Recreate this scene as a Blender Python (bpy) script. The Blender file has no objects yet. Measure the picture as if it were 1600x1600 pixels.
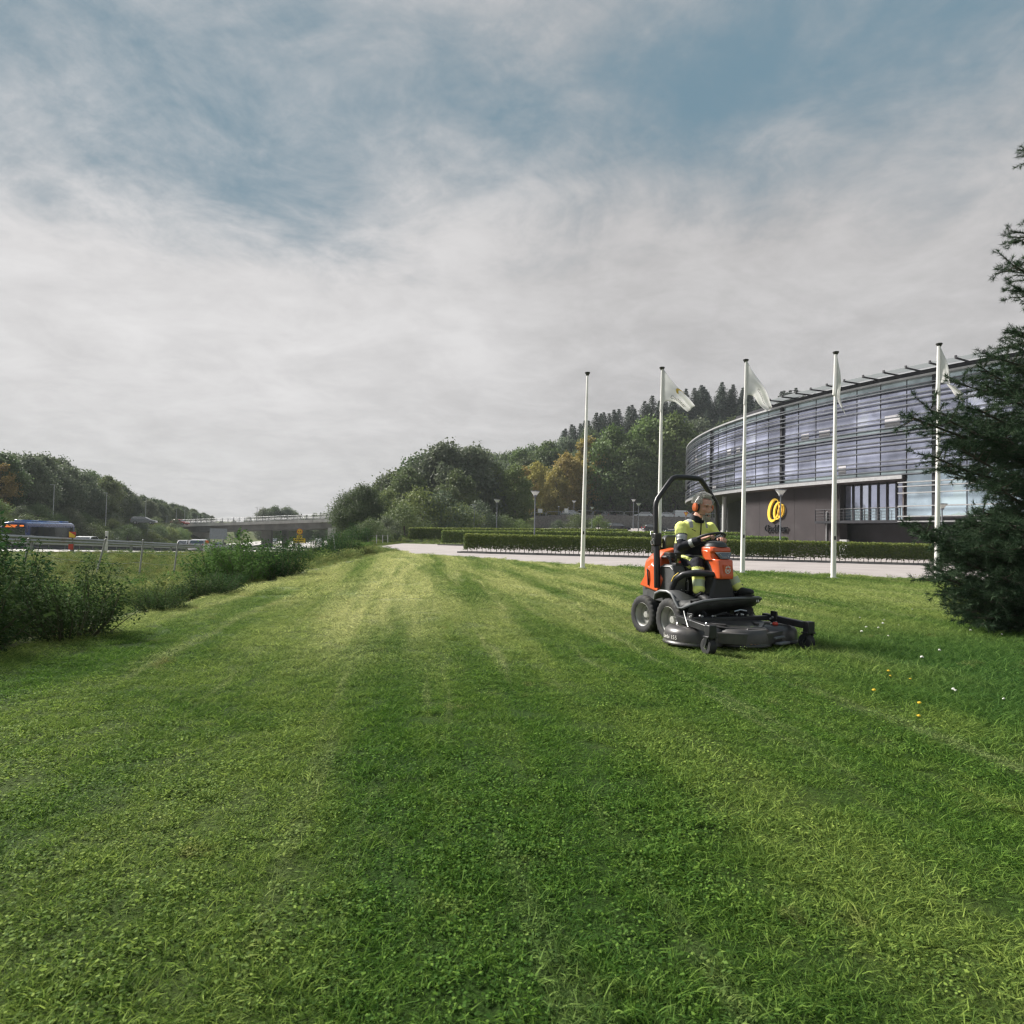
import bpy, bmesh, math, random
import numpy as np
from mathutils import Vector, Matrix, noise
random.seed(7)
rng = np.random.default_rng(7)
scene = bpy.context.scene
COL = scene.collection
pi = math.pi

# ------------------------------------------------------------------ camera
CAM_H = 1.22
PITCH, ROLL = math.radians(1.9), math.radians(1.3)
FPX = 24 / 36 * 1600
cam_data = bpy.data.cameras.new('camera')
cam_data.lens = 24
cam_data.sensor_width = 36
cam_data.clip_start = 0.05
cam_data.clip_end = 5000
cam = bpy.data.objects.new('camera', cam_data)
CAM_R = Matrix.Rotation(pi / 2 + PITCH, 3, 'X') @ Matrix.Rotation(ROLL, 3, 'Z')
cam.matrix_world = Matrix.Translation((0, 0, CAM_H)) @ CAM_R.to_4x4()
COL.objects.link(cam)
scene.camera = cam
cam_data.dof.use_dof = True
cam_data.dof.focus_distance = 8.6
cam_data.dof.aperture_fstop = 5.6
RGT, UP, FWD = CAM_R @ Vector((1, 0, 0)), CAM_R @ Vector((0, 1, 0)), CAM_R @ Vector((0, 0, -1))


def at(px, py, Y):
    """world point seen at photo pixel (px, py) at distance Y"""
    d = FWD + RGT * ((px - 800) / FPX) + UP * ((800 - py) / FPX)
    k = Y / d.y
    return Vector((d.x * k, Y, CAM_H + d.z * k))


def xat(px, Y, z=0.0):
    """X of the point at distance Y and height z in photo column px"""
    u = (px - 800) / FPX
    h = z - CAM_H
    n = RGT - FWD * u
    return -(n.y * Y + n.z * h) / n.x


def on_ground(px, py, z=0.0):
    d = FWD + RGT * ((px - 800) / FPX) + UP * ((800 - py) / FPX)
    k = (z - CAM_H) / d.z
    return Vector((d.x * k, d.y * k, z))


# ------------------------------------------------------------------ sky, sun, exposure
SUN_AZ, SUN_EL = math.radians(-62), math.radians(38)
world = bpy.data.worlds.new('World')
scene.world = world
world.use_nodes = True
wt = world.node_tree
wt.nodes.clear()


def wn(kind, **kw):
    n = wt.nodes.new(kind)
    for k, v in kw.items():
        if k.startswith('i_'):
            key = k[2:]
            n.inputs[int(key) if key.isdigit() else key].default_value = v
        else:
            setattr(n, k, v)
    return n


def wl(a, b):
    wt.links.new(a, b)


sky = wn('ShaderNodeTexSky', sky_type='NISHITA', sun_disc=False)
sky.sun_elevation = SUN_EL
sky.sun_rotation = SUN_AZ
sky.air_density = 1.3
sky.dust_density = 0.6
tc = wn('ShaderNodeTexCoord')
sep = wn('ShaderNodeSeparateXYZ')
wl(tc.outputs['Generated'], sep.inputs[0])


def wmath(op, a, b=None, c=None, clamp=False):
    n = wn('ShaderNodeMath', operation=op, use_clamp=clamp)
    for i, v in enumerate((a, b, c)):
        if v is None:
            continue
        if isinstance(v, (int, float)):
            n.inputs[i].default_value = v
        else:
            wl(v, n.inputs[i])
    return n.outputs[0]


def wramp(v, lo, hi, a=0.0, b=1.0):
    n = wn('ShaderNodeMapRange', interpolation_type='SMOOTHSTEP')
    wl(v, n.inputs['Value'])
    n.inputs['From Min'].default_value = lo
    n.inputs['From Max'].default_value = hi
    n.inputs['To Min'].default_value = a
    n.inputs['To Max'].default_value = b
    return n.outputs['Result']


zpos = wmath('MAXIMUM', sep.outputs[2], 0.0)
den = wmath('ADD', zpos, 0.22)
cx = wmath('DIVIDE', sep.outputs[0], den)
cy = wmath('DIVIDE', sep.outputs[1], den)
cvec = wn('ShaderNodeCombineXYZ')
wl(cx, cvec.inputs[0])
wl(cy, cvec.inputs[1])


def wnoise(scale, detail, rough, off, dist=0.0):
    m = wn('ShaderNodeMapping')
    wl(cvec.outputs[0], m.inputs[0])
    m.inputs['Location'].default_value = off
    n = wn('ShaderNodeTexNoise', noise_dimensions='3D')
    wl(m.outputs[0], n.inputs['Vector'])
    n.inputs['Scale'].default_value = scale
    n.inputs['Detail'].default_value = detail
    n.inputs['Roughness'].default_value = rough
    n.inputs['Distortion'].default_value = dist
    return n.outputs[0]


SKY_OFF = (-0.57, 10.79, 3.44)
big = wnoise(0.85, 3, 0.5, SKY_OFF, 0.3)
mid = wnoise(2.6, 10, 0.64, (-8.25, 17.82, 2.69), 0.5)
fine = wnoise(7.0, 10, 0.66, (3.23, -19.54, 0.85), 0.35)
# cover: solid towards the horizon, breaking up overhead
cov = wmath('ADD', wmath('MULTIPLY', big, 0.8), wmath('MULTIPLY', mid, 0.55))
cov = wmath('ADD', cov, wmath('MULTIPLY', fine, 0.30))
cov = wmath('ADD', cov, wramp(zpos, 0.16, 0.56, 0.40, -0.08))
mask = wramp(cov, 0.58, 1.04)
# brightness inside the cloud: soft billows, brighter on the side of the sun
BANK = math.radians(-26)   # the thinnest, brightest part of the cloud sheet
sd = Vector((math.sin(BANK) * math.cos(math.radians(19)), math.cos(BANK) * math.cos(math.radians(19)), math.sin(math.radians(19))))
dot = wn('ShaderNodeVectorMath', operation='DOT_PRODUCT')
wl(tc.outputs['Generated'], dot.inputs[0])
dot.inputs[1].default_value = sd
glow = wramp(dot.outputs['Value'], 0.82, 1.0, 0.0, 0.24)
bil = wmath('ADD', wmath('MULTIPLY', mid, 0.55), wmath('MULTIPLY', fine, 0.35))
bil = wramp(bil, 0.28, 0.64, -0.13, 0.11)
lum = wmath('ADD', wmath('ADD', bil, glow), 0.86)
lum = wmath('MULTIPLY', lum, wramp(zpos, 0.20, 0.60, 1.0, 0.86))
lum = wmath('MULTIPLY', lum, wramp(zpos, 0.02, 0.30, 0.90, 1.05))
CLOUD_V = 2.62
ccol = wn('ShaderNodeVectorMath', operation='SCALE')
ccol.inputs[0].default_value = (CLOUD_V * 1.0, CLOUD_V * 0.982, CLOUD_V * 0.985)
wl(lum, ccol.inputs['Scale'])
# clear sky: Nishita seen through thin high veil
veil = wn('ShaderNodeMix', data_type='RGBA')
veil.inputs['Factor'].default_value = 0.55
cap = wn('ShaderNodeVectorMath', operation='MINIMUM')
wl(sky.outputs[0], cap.inputs[0])
cap.inputs[1].default_value = (0.85, 1.32, 1.7)
wl(cap.outputs[0], veil.inputs[6])
veil.inputs[7].default_value = (0.60, 1.00, 1.25, 1)
mix = wn('ShaderNodeMix', data_type='RGBA')
wl(mask, mix.inputs['Factor'])
wl(veil.outputs[2], mix.inputs[6])
wl(ccol.outputs[0], mix.inputs[7])
bg = wn('ShaderNodeBackground')
bg.inputs['Strength'].default_value = 0.1
wl(mix.outputs[2], bg.inputs['Color'])
wo = wn('ShaderNodeOutputWorld')
wl(bg.outputs[0], wo.inputs[0])

sun_data = bpy.data.lights.new('sun', 'SUN')
sun_data.energy = 4.0
sun_data.angle = math.radians(15)
sun_data.color = (1.0, 0.95, 0.88)
sun = bpy.data.objects.new('sun', sun_data)
sv = Vector((math.sin(SUN_AZ) * math.cos(SUN_EL), math.cos(SUN_AZ) * math.cos(SUN_EL), math.sin(SUN_EL)))
sun.rotation_euler = sv.to_track_quat('Z', 'Y').to_euler()
sun.location = sv * 50
COL.objects.link(sun)

vs = scene.view_settings
vs.view_transform = 'Standard'
vs.look = 'None'
vs.gamma = 1
vs.use_curve_mapping = False
vs.exposure = 1.28
scene.cycles.use_denoising = True
scene.cycles.denoiser = 'OPENIMAGEDENOISE'
scene.cycles.denoising_input_passes = 'RGB_ALBEDO_NORMAL'
scene.cycles.pixel_filter_type = 'BLACKMAN_HARRIS'
scene.cycles.filter_width = 1.3
scene.cycles.max_bounces = 6
scene.cycles.diffuse_bounces = 3
scene.cycles.glossy_bounces = 3
scene.cycles.transmission_bounces = 4
scene.cycles.transparent_max_bounces = 8
scene.cycles.sample_clamp_indirect = 2

# ------------------------------------------------------------------ helpers


def tag(o, label=None, cat=None, group=None, kind=None):
    if label:
        o['label'] = label
    if cat:
        o['category'] = cat
    if group:
        o['group'] = group
    if kind:
        o['kind'] = kind
    return o


def link(o, parent=None):
    COL.objects.link(o)
    if parent is not None:
        o.parent = parent
    return o


def empty(name, loc=(0, 0, 0), rz=0.0, label=None, cat=None, group=None):
    o = bpy.data.objects.new(name, None)
    o.empty_display_size = 0.2
    o.location = loc
    o.rotation_euler = (0, 0, rz)
    link(o)
    return tag(o, label, cat, group)


def copy_tree(o, parent=None):
    c = o.copy()
    link(c, parent)
    for ch in list(o.children):
        copy_tree(ch, c)
    return c


class NT:
    """small node-tree writer for materials"""

    def __init__(self, name):
        self.m = bpy.data.materials.new(name)
        self.m.use_nodes = True
        self.t = self.m.node_tree
        self.t.nodes.clear()
        self.out = self.t.nodes.new('ShaderNodeOutputMaterial')

    def n(self, kind, ins=None, **kw):
        n = self.t.nodes.new(kind)
        for k, v in kw.items():
            setattr(n, k, v)
        for k, v in (ins or {}).items():
            if hasattr(v, 'links') or isinstance(v, bpy.types.NodeSocket):
                self.t.links.new(v, n.inputs[k])
            else:
                n.inputs[k].default_value = v
        return n

    def l(self, a, b):
        self.t.links.new(a, b)

    def math(self, op, a, b=0.0, clamp=False):
        return self.n('ShaderNodeMath', {0: a, 1: b}, operation=op, use_clamp=clamp).outputs[0]

    def ramp(self, v, lo, hi, a=0.0, b=1.0):
        return self.n('ShaderNodeMapRange', {'Value': v, 'From Min': lo, 'From Max': hi, 'To Min': a, 'To Max': b},
                      interpolation_type='SMOOTHSTEP').outputs['Result']

    def mix(self, f, a, b):
        return self.n('ShaderNodeMix', {'Factor': f, 6: a, 7: b}, data_type='RGBA').outputs[2]

    def noise(self, vec, scale, detail=4, rough=0.55, dist=0.0):
        return self.n('ShaderNodeTexNoise', {'Vector': vec, 'Scale': scale, 'Detail': detail, 'Roughness': rough,
                                             'Distortion': dist}).outputs[0]


def c4(c, k=1.0):
    return (c[0] * k, c[1] * k, c[2] * k, 1)


def mat(name, col, rough=0.6, metal=0.0, var=0.15, scale=6.0, bump=0.0, bscale=60.0, spec=0.5, coat=0.0, rnd=0.0, dirt=None, dscale=1.5):
    t = NT(name)
    o = t.n('ShaderNodeTexCoord').outputs['Object']
    f = t.noise(o, scale, 5)
    c = t.mix(t.ramp(f, 0.3, 0.7), c4(col, 1 - var), c4(col, 1 + var))
    if dirt:
        g = t.noise(o, dscale, 6, 0.6)
        c = t.mix(t.ramp(g, 0.5, 0.72, 0, 0.7), c, c4(dirt))
    if rnd:
        r = t.n('ShaderNodeObjectInfo').outputs['Random']
        hs = t.n('ShaderNodeHueSaturation', {'Value': t.ramp(r, 0, 1, 1 - rnd, 1 + rnd), 'Color': c})
        c = hs.outputs[0]
    p = t.n('ShaderNodeBsdfPrincipled', {'Base Color': c, 'Roughness': t.ramp(f, 0.2, 0.8, max(rough - 0.07, 0.02), min(rough + 0.07, 1)),
                                         'Metallic': metal, 'Specular IOR Level': spec, 'Coat Weight': coat, 'Coat Roughness': 0.08})
    if bump:
        b = t.n('ShaderNodeBump', {'Height': t.noise(o, bscale, 5), 'Strength': bump, 'Distance': 0.02})
        t.l(b.outputs[0], p.inputs['Normal'])
    t.l(p.outputs[0], t.out.inputs[0])
    return t.m


def leafmat(name, c1, c2, transl=0.35, rnd=0.12, hue=0.02, rough=0.6, spec=0.25):
    """foliage: colour between c1 and c2 leaf by leaf, plus a little per plant"""
    t = NT(name)
    a = t.n('ShaderNodeAttribute', attribute_name='rnd').outputs['Fac']
    c = t.mix(a, c4(c1), c4(c2))
    r = t.n('ShaderNodeObjectInfo').outputs['Random']
    r2 = t.math('FRACT', t.math('MULTIPLY', r, 7.31))
    hs = t.n('ShaderNodeHueSaturation', {'Hue': t.ramp(r2, 0, 1, 0.5 - hue, 0.5 + hue), 'Saturation': 1.0,
                                         'Value': t.ramp(r, 0, 1, 1 - rnd, 1 + rnd), 'Color': c})
    c = hs.outputs[0]
    p = t.n('ShaderNodeBsdfPrincipled', {'Base Color': c, 'Roughness': rough, 'Specular IOR Level': spec})
    tr = t.n('ShaderNodeBsdfTranslucent', {'Color': c})
    mx = t.n('ShaderNodeMixShader', {0: transl, 1: p.outputs[0], 2: tr.outputs[0]})
    t.l(mx.outputs[0], t.out.inputs[0])
    return t.m


def glassmat(name, tint, rough=0.02, base=(0.02, 0.025, 0.035), spec=0.9, metal=0.0, rnd=0.0):
    """dark reflective glazing (opaque coated office glass)"""
    t = NT(name)
    o = t.n('ShaderNodeTexCoord').outputs['Object']
    f = t.noise(o, 0.35, 3)
    c = t.mix(t.ramp(f, 0.35, 0.65), c4(base, 0.7), c4(base, 1.3))
    if rnd:
        r = t.n('ShaderNodeObjectInfo').outputs['Random']
        c = t.n('ShaderNodeHueSaturation', {'Value': t.ramp(r, 0, 1, 1 - rnd * 1.6, 1 + rnd), 'Color': c}).outputs[0]
    p = t.n('ShaderNodeBsdfPrincipled', {'Base Color': c, 'Roughness': rough, 'Specular IOR Level': spec, 'IOR': 1.9,
                                         'Specular Tint': c4(tint), 'Metallic': metal})
    b = t.n('ShaderNodeBump', {'Height': t.noise(o, 0.9, 2), 'Strength': 0.04, 'Distance': 0.05})
    t.l(b.outputs[0], p.inputs['Normal'])
    t.l(p.outputs[0], t.out.inputs[0])
    return t.m


class MB:
    """collects shapes into one mesh"""

    def __init__(self):
        self.v, self.f, self.mi, self.cur = [], [], [], 0

    def add(self, vs_, fs_):
        b = len(self.v)
        self.v += [tuple(p) for p in vs_]
        for f in fs_:
            self.f.append([i + b for i in f])
            self.mi.append(self.cur)
        return self

    def box(self, c, s, rot=None):
        x, y, z = s[0] / 2, s[1] / 2, s[2] / 2
        P = [Vector(p) for p in ((-x, -y, -z), (x, -y, -z), (x, y, -z), (-x, y, -z), (-x, -y, z), (x, -y, z), (x, y, z), (-x, y, z))]
        if rot is not None:
            P = [rot @ p for p in P]
        return self.add([p + Vector(c) for p in P], [(0, 3, 2, 1), (4, 5, 6, 7), (0, 1, 5, 4), (1, 2, 6, 5), (2, 3, 7, 6), (3, 0, 4, 7)])

    def loft(self, rings, caps=True, closed=True):
        n = len(rings[0])
        V, F = [], []
        for r in rings:
            V += [tuple(p) for p in r]
        m = n if closed else n - 1
        for i in range(len(rings) - 1):
            for j in range(m):
                k = (j + 1) % n
                F.append((i * n + j, i * n + k, (i + 1) * n + k, (i + 1) * n + j))
        if caps and closed:
            F.append(tuple(reversed(range(n))))
            F.append(tuple(range((len(rings) - 1) * n, len(rings) * n)))
        return self.add(V, F)

    def tube(self, pts, r, n=8, caps=True, flat=None):
        pts = [Vector(p) for p in pts]
        rs = r if isinstance(r, (list, tuple)) else [r] * len(pts)
        rings = []
        prev = None
        for i, p in enumerate(pts):
            d = (pts[min(i + 1, len(pts) - 1)] - pts[max(i - 1, 0)]).normalized()
            if prev is None:
                a = Vector((0, 0, 1)) if abs(d.z) < 0.9 else Vector((1, 0, 0))
                u = d.cross(a).normalized()
            else:
                u = (prev - d * prev.dot(d)).normalized()
            prev = u
            w = d.cross(u)
            k = flat if flat else 1.0
            rings.append([p + (u * math.cos(2 * pi * j / n) + w * math.sin(2 * pi * j / n) * k) * rs[i] for j in range(n)])
        return self.loft(rings, caps)

    def lathe(self, prof, n=24, M=None, caps=True):
        rings = []
        for r, z in prof:
            ring = [Vector((r * math.cos(2 * pi * j / n), r * math.sin(2 * pi * j / n), z)) for j in range(n)]
            rings.append([M @ p for p in ring] if M is not None else ring)
        return self.loft(rings, caps)

    def prism(self, poly, z0, z1, M=None):
        """poly: (x, y) list, extruded z0..z1"""
        a = [Vector((x, y, z0)) for x, y in poly]
        b = [Vector((x, y, z1)) for x, y in poly]
        if M is not None:
            a, b = [M @ p for p in a], [M @ p for p in b]
        return self.loft([a, b])

    def quad(self, a, b, c, d):
        return self.add([a, b, c, d], [(0, 1, 2, 3)])

    def ball(self, c, r, nu=12, nv=8, M=None):
        r = r if isinstance(r, (list, tuple)) else (r, r, r)
        rings = []
        for i in range(1, nv):
            t = pi * i / nv
            ring = [Vector((r[0] * math.sin(t) * math.cos(2 * pi * j / nu), r[1] * math.sin(t) * math.sin(2 * pi * j / nu), -r[2] * math.cos(t))) for j in range(nu)]
            rings.append([(M @ p if M is not None else p) + Vector(c) for p in ring])
        return self.loft(rings)

    def mesh(self, name, smooth=True):
        me = bpy.data.meshes.new(name)
        me.from_pydata(self.v, [], self.f)
        bm = bmesh.new()
        bm.from_mesh(me)
        bmesh.ops.recalc_face_normals(bm, faces=bm.faces)
        bm.to_mesh(me)
        bm.free()
        if any(self.mi):
            me.polygons.foreach_set('material_index', self.mi)
        if smooth:
            me.polygons.foreach_set('use_smooth', [True] * len(me.polygons))
            try:
                me.set_sharp_from_angle(angle=math.radians(38))
            except Exception:
                pass
        return me

    def build(self, name, mats, parent=None, smooth=True, bevel=0.0, loc=None, rz=0.0, seg=2):
        me = self.mesh(name, smooth)
        for m in (mats if isinstance(mats, (list, tuple)) else [mats]):
            me.materials.append(m)
        o = bpy.data.objects.new(name, me)
        if loc is not None:
            o.location = loc
        if rz:
            o.rotation_euler = (0, 0, rz)
        link(o, parent)
        if bevel:
            b = o.modifiers.new('bevel', 'BEVEL')
            b.width = bevel
            b.segments = seg
            b.limit_method = 'ANGLE'
            b.angle_limit = math.radians(35)
        return o


def np_mesh(name, V, F, rnd=None, smooth=False):
    """fast mesh from numpy arrays; F (M,k) ; rnd one number per face"""
    V = np.asarray(V, np.float32)
    F = np.asarray(F, np.int32)
    me = bpy.data.meshes.new(name)
    m, k = F.shape
    me.vertices.add(len(V))
    me.vertices.foreach_set('co', V.ravel())
    me.loops.add(m * k)
    me.loops.foreach_set('vertex_index', F.ravel())
    me.polygons.add(m)
    me.polygons.foreach_set('loop_start', np.arange(0, m * k, k, dtype=np.int32))
    if smooth:
        me.polygons.foreach_set('use_smooth', np.ones(m, bool))
    if rnd is not None:
        a = me.attributes.new('rnd', 'FLOAT', 'FACE')
        a.data.foreach_set('value', np.asarray(rnd, np.float32))
    me.update(calc_edges=True)
    me.validate()
    return me


def obj(name, me, m, parent=None, loc=None):
    if m is not None:
        me.materials.append(m)
    o = bpy.data.objects.new(name, me)
    if loc is not None:
        o.location = loc
    return link(o, parent)


def unit(v):
    return v / np.maximum(np.linalg.norm(v, axis=-1, keepdims=True), 1e-9)


def leaf_arrays(C, D, N, L, W, droop=0.0):
    """diamond leaves: centre line from C along D, width along N x D. two quads folded -> one 4-gon each; returns V, F"""
    n = len(C)
    S = unit(np.cross(D, N))
    L = (np.asarray(L) * np.ones(n))[:, None]
    W = (np.asarray(W) * np.ones(n))[:, None]
    Nn = unit(np.cross(S, D))
    p0 = C
    p1 = C + D * L * 0.45 + S * W * 0.5 + Nn * L * 0.06
    p2 = C + D * L - Nn * L * droop
    p3 = C + D * L * 0.45 - S * W * 0.5 + Nn * L * 0.06
    V = np.stack([p0, p1, p2, p3], 1).reshape(-1, 3)
    F = np.arange(4 * n).reshape(n, 4)
    return V, F


def rand_dir(n, up=0.0):
    v = rng.normal(size=(n, 3))
    v[:, 2] += up
    return unit(v)


def sm(t):
    t = np.clip(t, 0, 1)
    return t * t * (3 - 2 * t)


def text_mesh(s, size, extrude=0.0, res=3):
    cu = bpy.data.curves.new('lettering', 'FONT')
    cu.body = s
    cu.size = size
    cu.extrude = extrude
    cu.resolution_u = res
    cu.align_x = 'CENTER'
    cu.align_y = 'CENTER'
    o = bpy.data.objects.new('lettering', cu)
    COL.objects.link(o)
    dg = bpy.context.evaluated_depsgraph_get()
    me = bpy.data.meshes.new_from_object(o.evaluated_get(dg))
    bpy.data.objects.remove(o)
    bpy.data.curves.remove(cu)
    me.materials.clear()
    return me


def scatter(name, P, scl, rot, idx, protos, parent=None):
    """many small plants as ONE object: points that carry plant tufts (geometry nodes)"""
    me = bpy.data.meshes.new(name)
    me.vertices.add(len(P))
    me.vertices.foreach_set('co', np.asarray(P, np.float32).ravel())
    for an, ty, data in (('scl', 'FLOAT', scl), ('idx', 'INT', idx)):
        a = me.attributes.new(an, ty, 'POINT')
        a.data.foreach_set('value', np.asarray(data, np.float32 if ty == 'FLOAT' else np.int32))
    a = me.attributes.new('rot', 'FLOAT_VECTOR', 'POINT')
    a.data.foreach_set('vector', np.asarray(rot, np.float32).ravel())
    o = bpy.data.objects.new(name, me)
    link(o, parent)
    ng = bpy.data.node_groups.new(name, 'GeometryNodeTree')
    ng.interface.new_socket('Geometry', in_out='INPUT', socket_type='NodeSocketGeometry')
    ng.interface.new_socket('Geometry', in_out='OUTPUT', socket_type='NodeSocketGeometry')
    gi, go = ng.nodes.new('NodeGroupInput'), ng.nodes.new('NodeGroupOutput')
    iop = ng.nodes.new('GeometryNodeInstanceOnPoints')
    jg = ng.nodes.new('GeometryNodeJoinGeometry')
    for p in reversed(protos):
        oi = ng.nodes.new('GeometryNodeObjectInfo')
        oi.inputs['Object'].default_value = p
        g2 = ng.nodes.new('GeometryNodeGeometryToInstance')
        ng.links.new(oi.outputs['Geometry'], g2.inputs[0])
        ng.links.new(g2.outputs[0], jg.inputs[0])

    def attr(n, ty):
        a = ng.nodes.new('GeometryNodeInputNamedAttribute')
        a.data_type = ty
        a.inputs['Name'].default_value = n
        return a.outputs['Attribute']
    ng.links.new(gi.outputs[0], iop.inputs['Points'])
    ng.links.new(jg.outputs[0], iop.inputs['Instance'])
    iop.inputs['Pick Instance'].default_value = True
    ng.links.new(attr('idx', 'INT'), iop.inputs['Instance Index'])
    er = ng.nodes.new('FunctionNodeEulerToRotation')
    ng.links.new(attr('rot', 'FLOAT_VECTOR'), er.inputs[0])
    ng.links.new(er.outputs[0], iop.inputs['Rotation'])
    ng.links.new(attr('scl', 'FLOAT'), iop.inputs['Scale'])
    ng.links.new(iop.outputs[0], go.inputs[0])
    md = o.modifiers.new('plants', 'NODES')
    md.node_group = ng
    o['kind'] = 'stuff'
    return o


def proto(name, me, m):
    """a tuft kept out of the scene, only used by scatter()"""
    me.materials.append(m)
    return bpy.data.objects.new(name, me)
# ------------------------------------------------------------------ terrain


def lawn_edge(Y):
    return -4.2 - 0.065 * np.clip(Y, -5, 60) - 4.0 * sm((Y - 40) / 18.0)


def rail_x(Y):
    return -14.7 - 0.195 * Y


def road_z(Y):
    return -0.033 * np.clip(Y - 29, -20, 97)


def ground_z(X, Y):
    X = np.asarray(X, float)
    Y = np.asarray(Y, float)
    e, xr, r = lawn_edge(Y), rail_x(Y), road_z(Y)
    # right side: lawn, access road, rising car park and wooded hill
    g = sm((X + 14) / 30)
    zr = 0.04 * np.clip(Y - 74, 0, 84) * (0.35 + 0.65 * g)
    zr = zr + 2.6 * sm((Y - 156.8) / 1.6) * sm((X + 12) / 8)
    hc = np.clip(5 + (X + 4) * 0.27, 2.5, 27)
    zr = zr + hc * sm((Y - 178) / 68)
    # slope between lawn and motorway
    t = np.clip((e - X) / np.maximum(e - xr - 1.0, 2), 0, 1)
    dip = 0.9 - 0.35 * sm((Y - 30) / 40)
    zm = zr * (1 - sm(t)) + r * sm(t) - dip * np.sin(pi * t) ** 1.5
    # far side of the motorway
    o = xr - X
    zl = r + 4.4 * sm((o - 29) / 11) + 0.06 * np.clip(o - 44, 0, 160)
    return np.where(X >= e, zr, np.where(o > 0, zl, zm))


def gz(x, y):
    return float(ground_z(x, y))


def axis(segs):
    out = []
    for a, b, d in segs:
        out += list(np.arange(a, b, d))
    return np.array(out + [segs[-1][1]])


GX = axis([(-900, -200, 50), (-200, -90, 5), (-90, -45, 1.5), (-45, -16, 0.75), (-16, -2, 0.35), (-2, 30, 1.6), (30, 120, 5), (120, 900, 60)])
GY = axis([(-60, 0, 6), (0, 20, 0.8), (20, 80, 1.5), (80, 150, 3), (150, 165, 0.6), (165, 260, 4), (260, 1500, 80)])
gx_, gy_ = np.meshgrid(GX, GY)
Z = ground_z(gx_, gy_)
bump = np.array([[noise.noise((x * 0.35, y * 0.35, 3)) for x in GX] for y in GY])
off = np.clip((lawn_edge(gy_) - gx_) / 2, 0, 1) * np.clip((gx_ - rail_x(gy_) - 0.6) / 2, 0, 1)
Z = Z + bump * 0.16 * off - 0.012
nx, ny = len(GX), len(GY)
V = np.stack([gx_, gy_, Z], -1).reshape(-1, 3)
ii = np.arange(ny - 1)[:, None] * nx + np.arange(nx - 1)[None]
F = np.stack([ii, ii + 1, ii + nx + 1, ii + nx], -1).reshape(-1, 4)

t = NT('rough_ground')
pos = t.n('ShaderNodeNewGeometry').outputs['Position']
n1 = t.noise(pos, 0.5, 6, 0.6)
n2 = t.noise(pos, 3.5, 6, 0.65)
c = t.mix(t.ramp(n1, 0.35, 0.65), (0.055, 0.085, 0.022, 1), (0.11, 0.125, 0.045, 1))
c = t.mix(t.ramp(n2, 0.5, 0.75), c, (0.10, 0.085, 0.05, 1))
p = t.n('ShaderNodeBsdfPrincipled', {'Base Color': c, 'Roughness': 0.95, 'Specular IOR Level': 0.15})
bb = t.n('ShaderNodeBump', {'Height': n2, 'Strength': 0.6, 'Distance': 0.2})
t.l(bb.outputs[0], p.inputs['Normal'])
t.l(p.outputs[0], t.out.inputs[0])
M_GROUND = t.m
ground = obj('ground', np_mesh('ground', V, F, smooth=True), M_GROUND)
tag(ground, kind='structure')


def grass_colour(t):
    """lawn colour field shared by turf and blades: mown lanes, dry streaks, clover patches"""
    pos = t.n('ShaderNodeNewGeometry').outputs['Position']
    s = t.n('ShaderNodeSeparateXYZ', {0: pos})
    X, Y = s.outputs[0], s.outputs[1]
    # mower lanes run away from the camera towards the far left corner of the lawn
    q = t.math('ADD', X, t.math('MULTIPLY', Y, 0.135))
    flat = t.n('ShaderNodeCombineXYZ', {0: q, 1: t.math('MULTIPLY', Y, 0.10), 2: 0.0}).outputs[0]
    lane = t.noise(flat, 0.95, 3, 0.5)
    thin = t.noise(t.n('ShaderNodeCombineXYZ', {0: q, 1: t.math('MULTIPLY', Y, 0.06), 2: 4.0}).outputs[0], 3.2, 4, 0.6, 0.3)
    pat = t.noise(pos, 0.55, 5, 0.6, 0.4)
    sml = t.noise(pos, 3.0, 5, 0.65)
    base = t.mix(t.ramp(lane, 0.38, 0.62), (0.066, 0.145, 0.022, 1), (0.140, 0.215, 0.046, 1))
    base = t.mix(t.ramp(pat, 0.46, 0.66, 0, 0.75), base, (0.050, 0.122, 0.018, 1))
    base = t.mix(t.math('MULTIPLY', t.ramp(thin, 0.56, 0.72, 0, 0.6), t.ramp(Y, 2.0, 7.0, 0.35, 1.0)), base, (0.29, 0.325, 0.155, 1))
    base = t.mix(t.ramp(sml, 0.55, 0.74, 0, 0.4), base, (0.19, 0.235, 0.070, 1))
    # drier turf on the open crest of the lawn, with backlit sheen painted in
    dl = t.math('MULTIPLY', t.ramp(Y, 4.5, 13.0), t.ramp(t.math('ADD', lane, t.math('MULTIPLY', thin, 0.5)), 0.55, 0.95, 0.15, 0.85))
    base = t.mix(t.math('MULTIPLY', dl, t.ramp(X, 6.5, 1.5, 0.35, 1.0)), base, (0.37, 0.395, 0.165, 1))
    trk = t.ramp(t.math('ABSOLUTE', t.math('ADD', t.math('ADD', q, 0.62), t.math('MULTIPLY', t.math('SUBTRACT', pat, 0.5), 0.8))), 1.25, 0.15)
    base = t.mix(t.math('MULTIPLY', t.math('MULTIPLY', trk, t.ramp(Y, 4.5, 11.0)), t.ramp(thin, 0.30, 0.60, 0.25, 0.85)), base, (0.42, 0.44, 0.20, 1))
    # longer unmown grass to the right under the pine
    rt = t.ramp(t.math('ADD', X, t.math('MULTIPLY', t.math('SUBTRACT', pat, 0.5), 2.0)), 2.6, 4.2)
    base = t.mix(t.math('MULTIPLY', rt, t.ramp(Y, 12, 7)), base, (0.052, 0.120, 0.026, 1))
    dry = t.noise(pos, 1.4, 4, 0.6)
    base = t.mix(t.ramp(dry, 0.63, 0.74, 0, 0.6), base, (0.22, 0.20, 0.085, 1))
    return base


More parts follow.
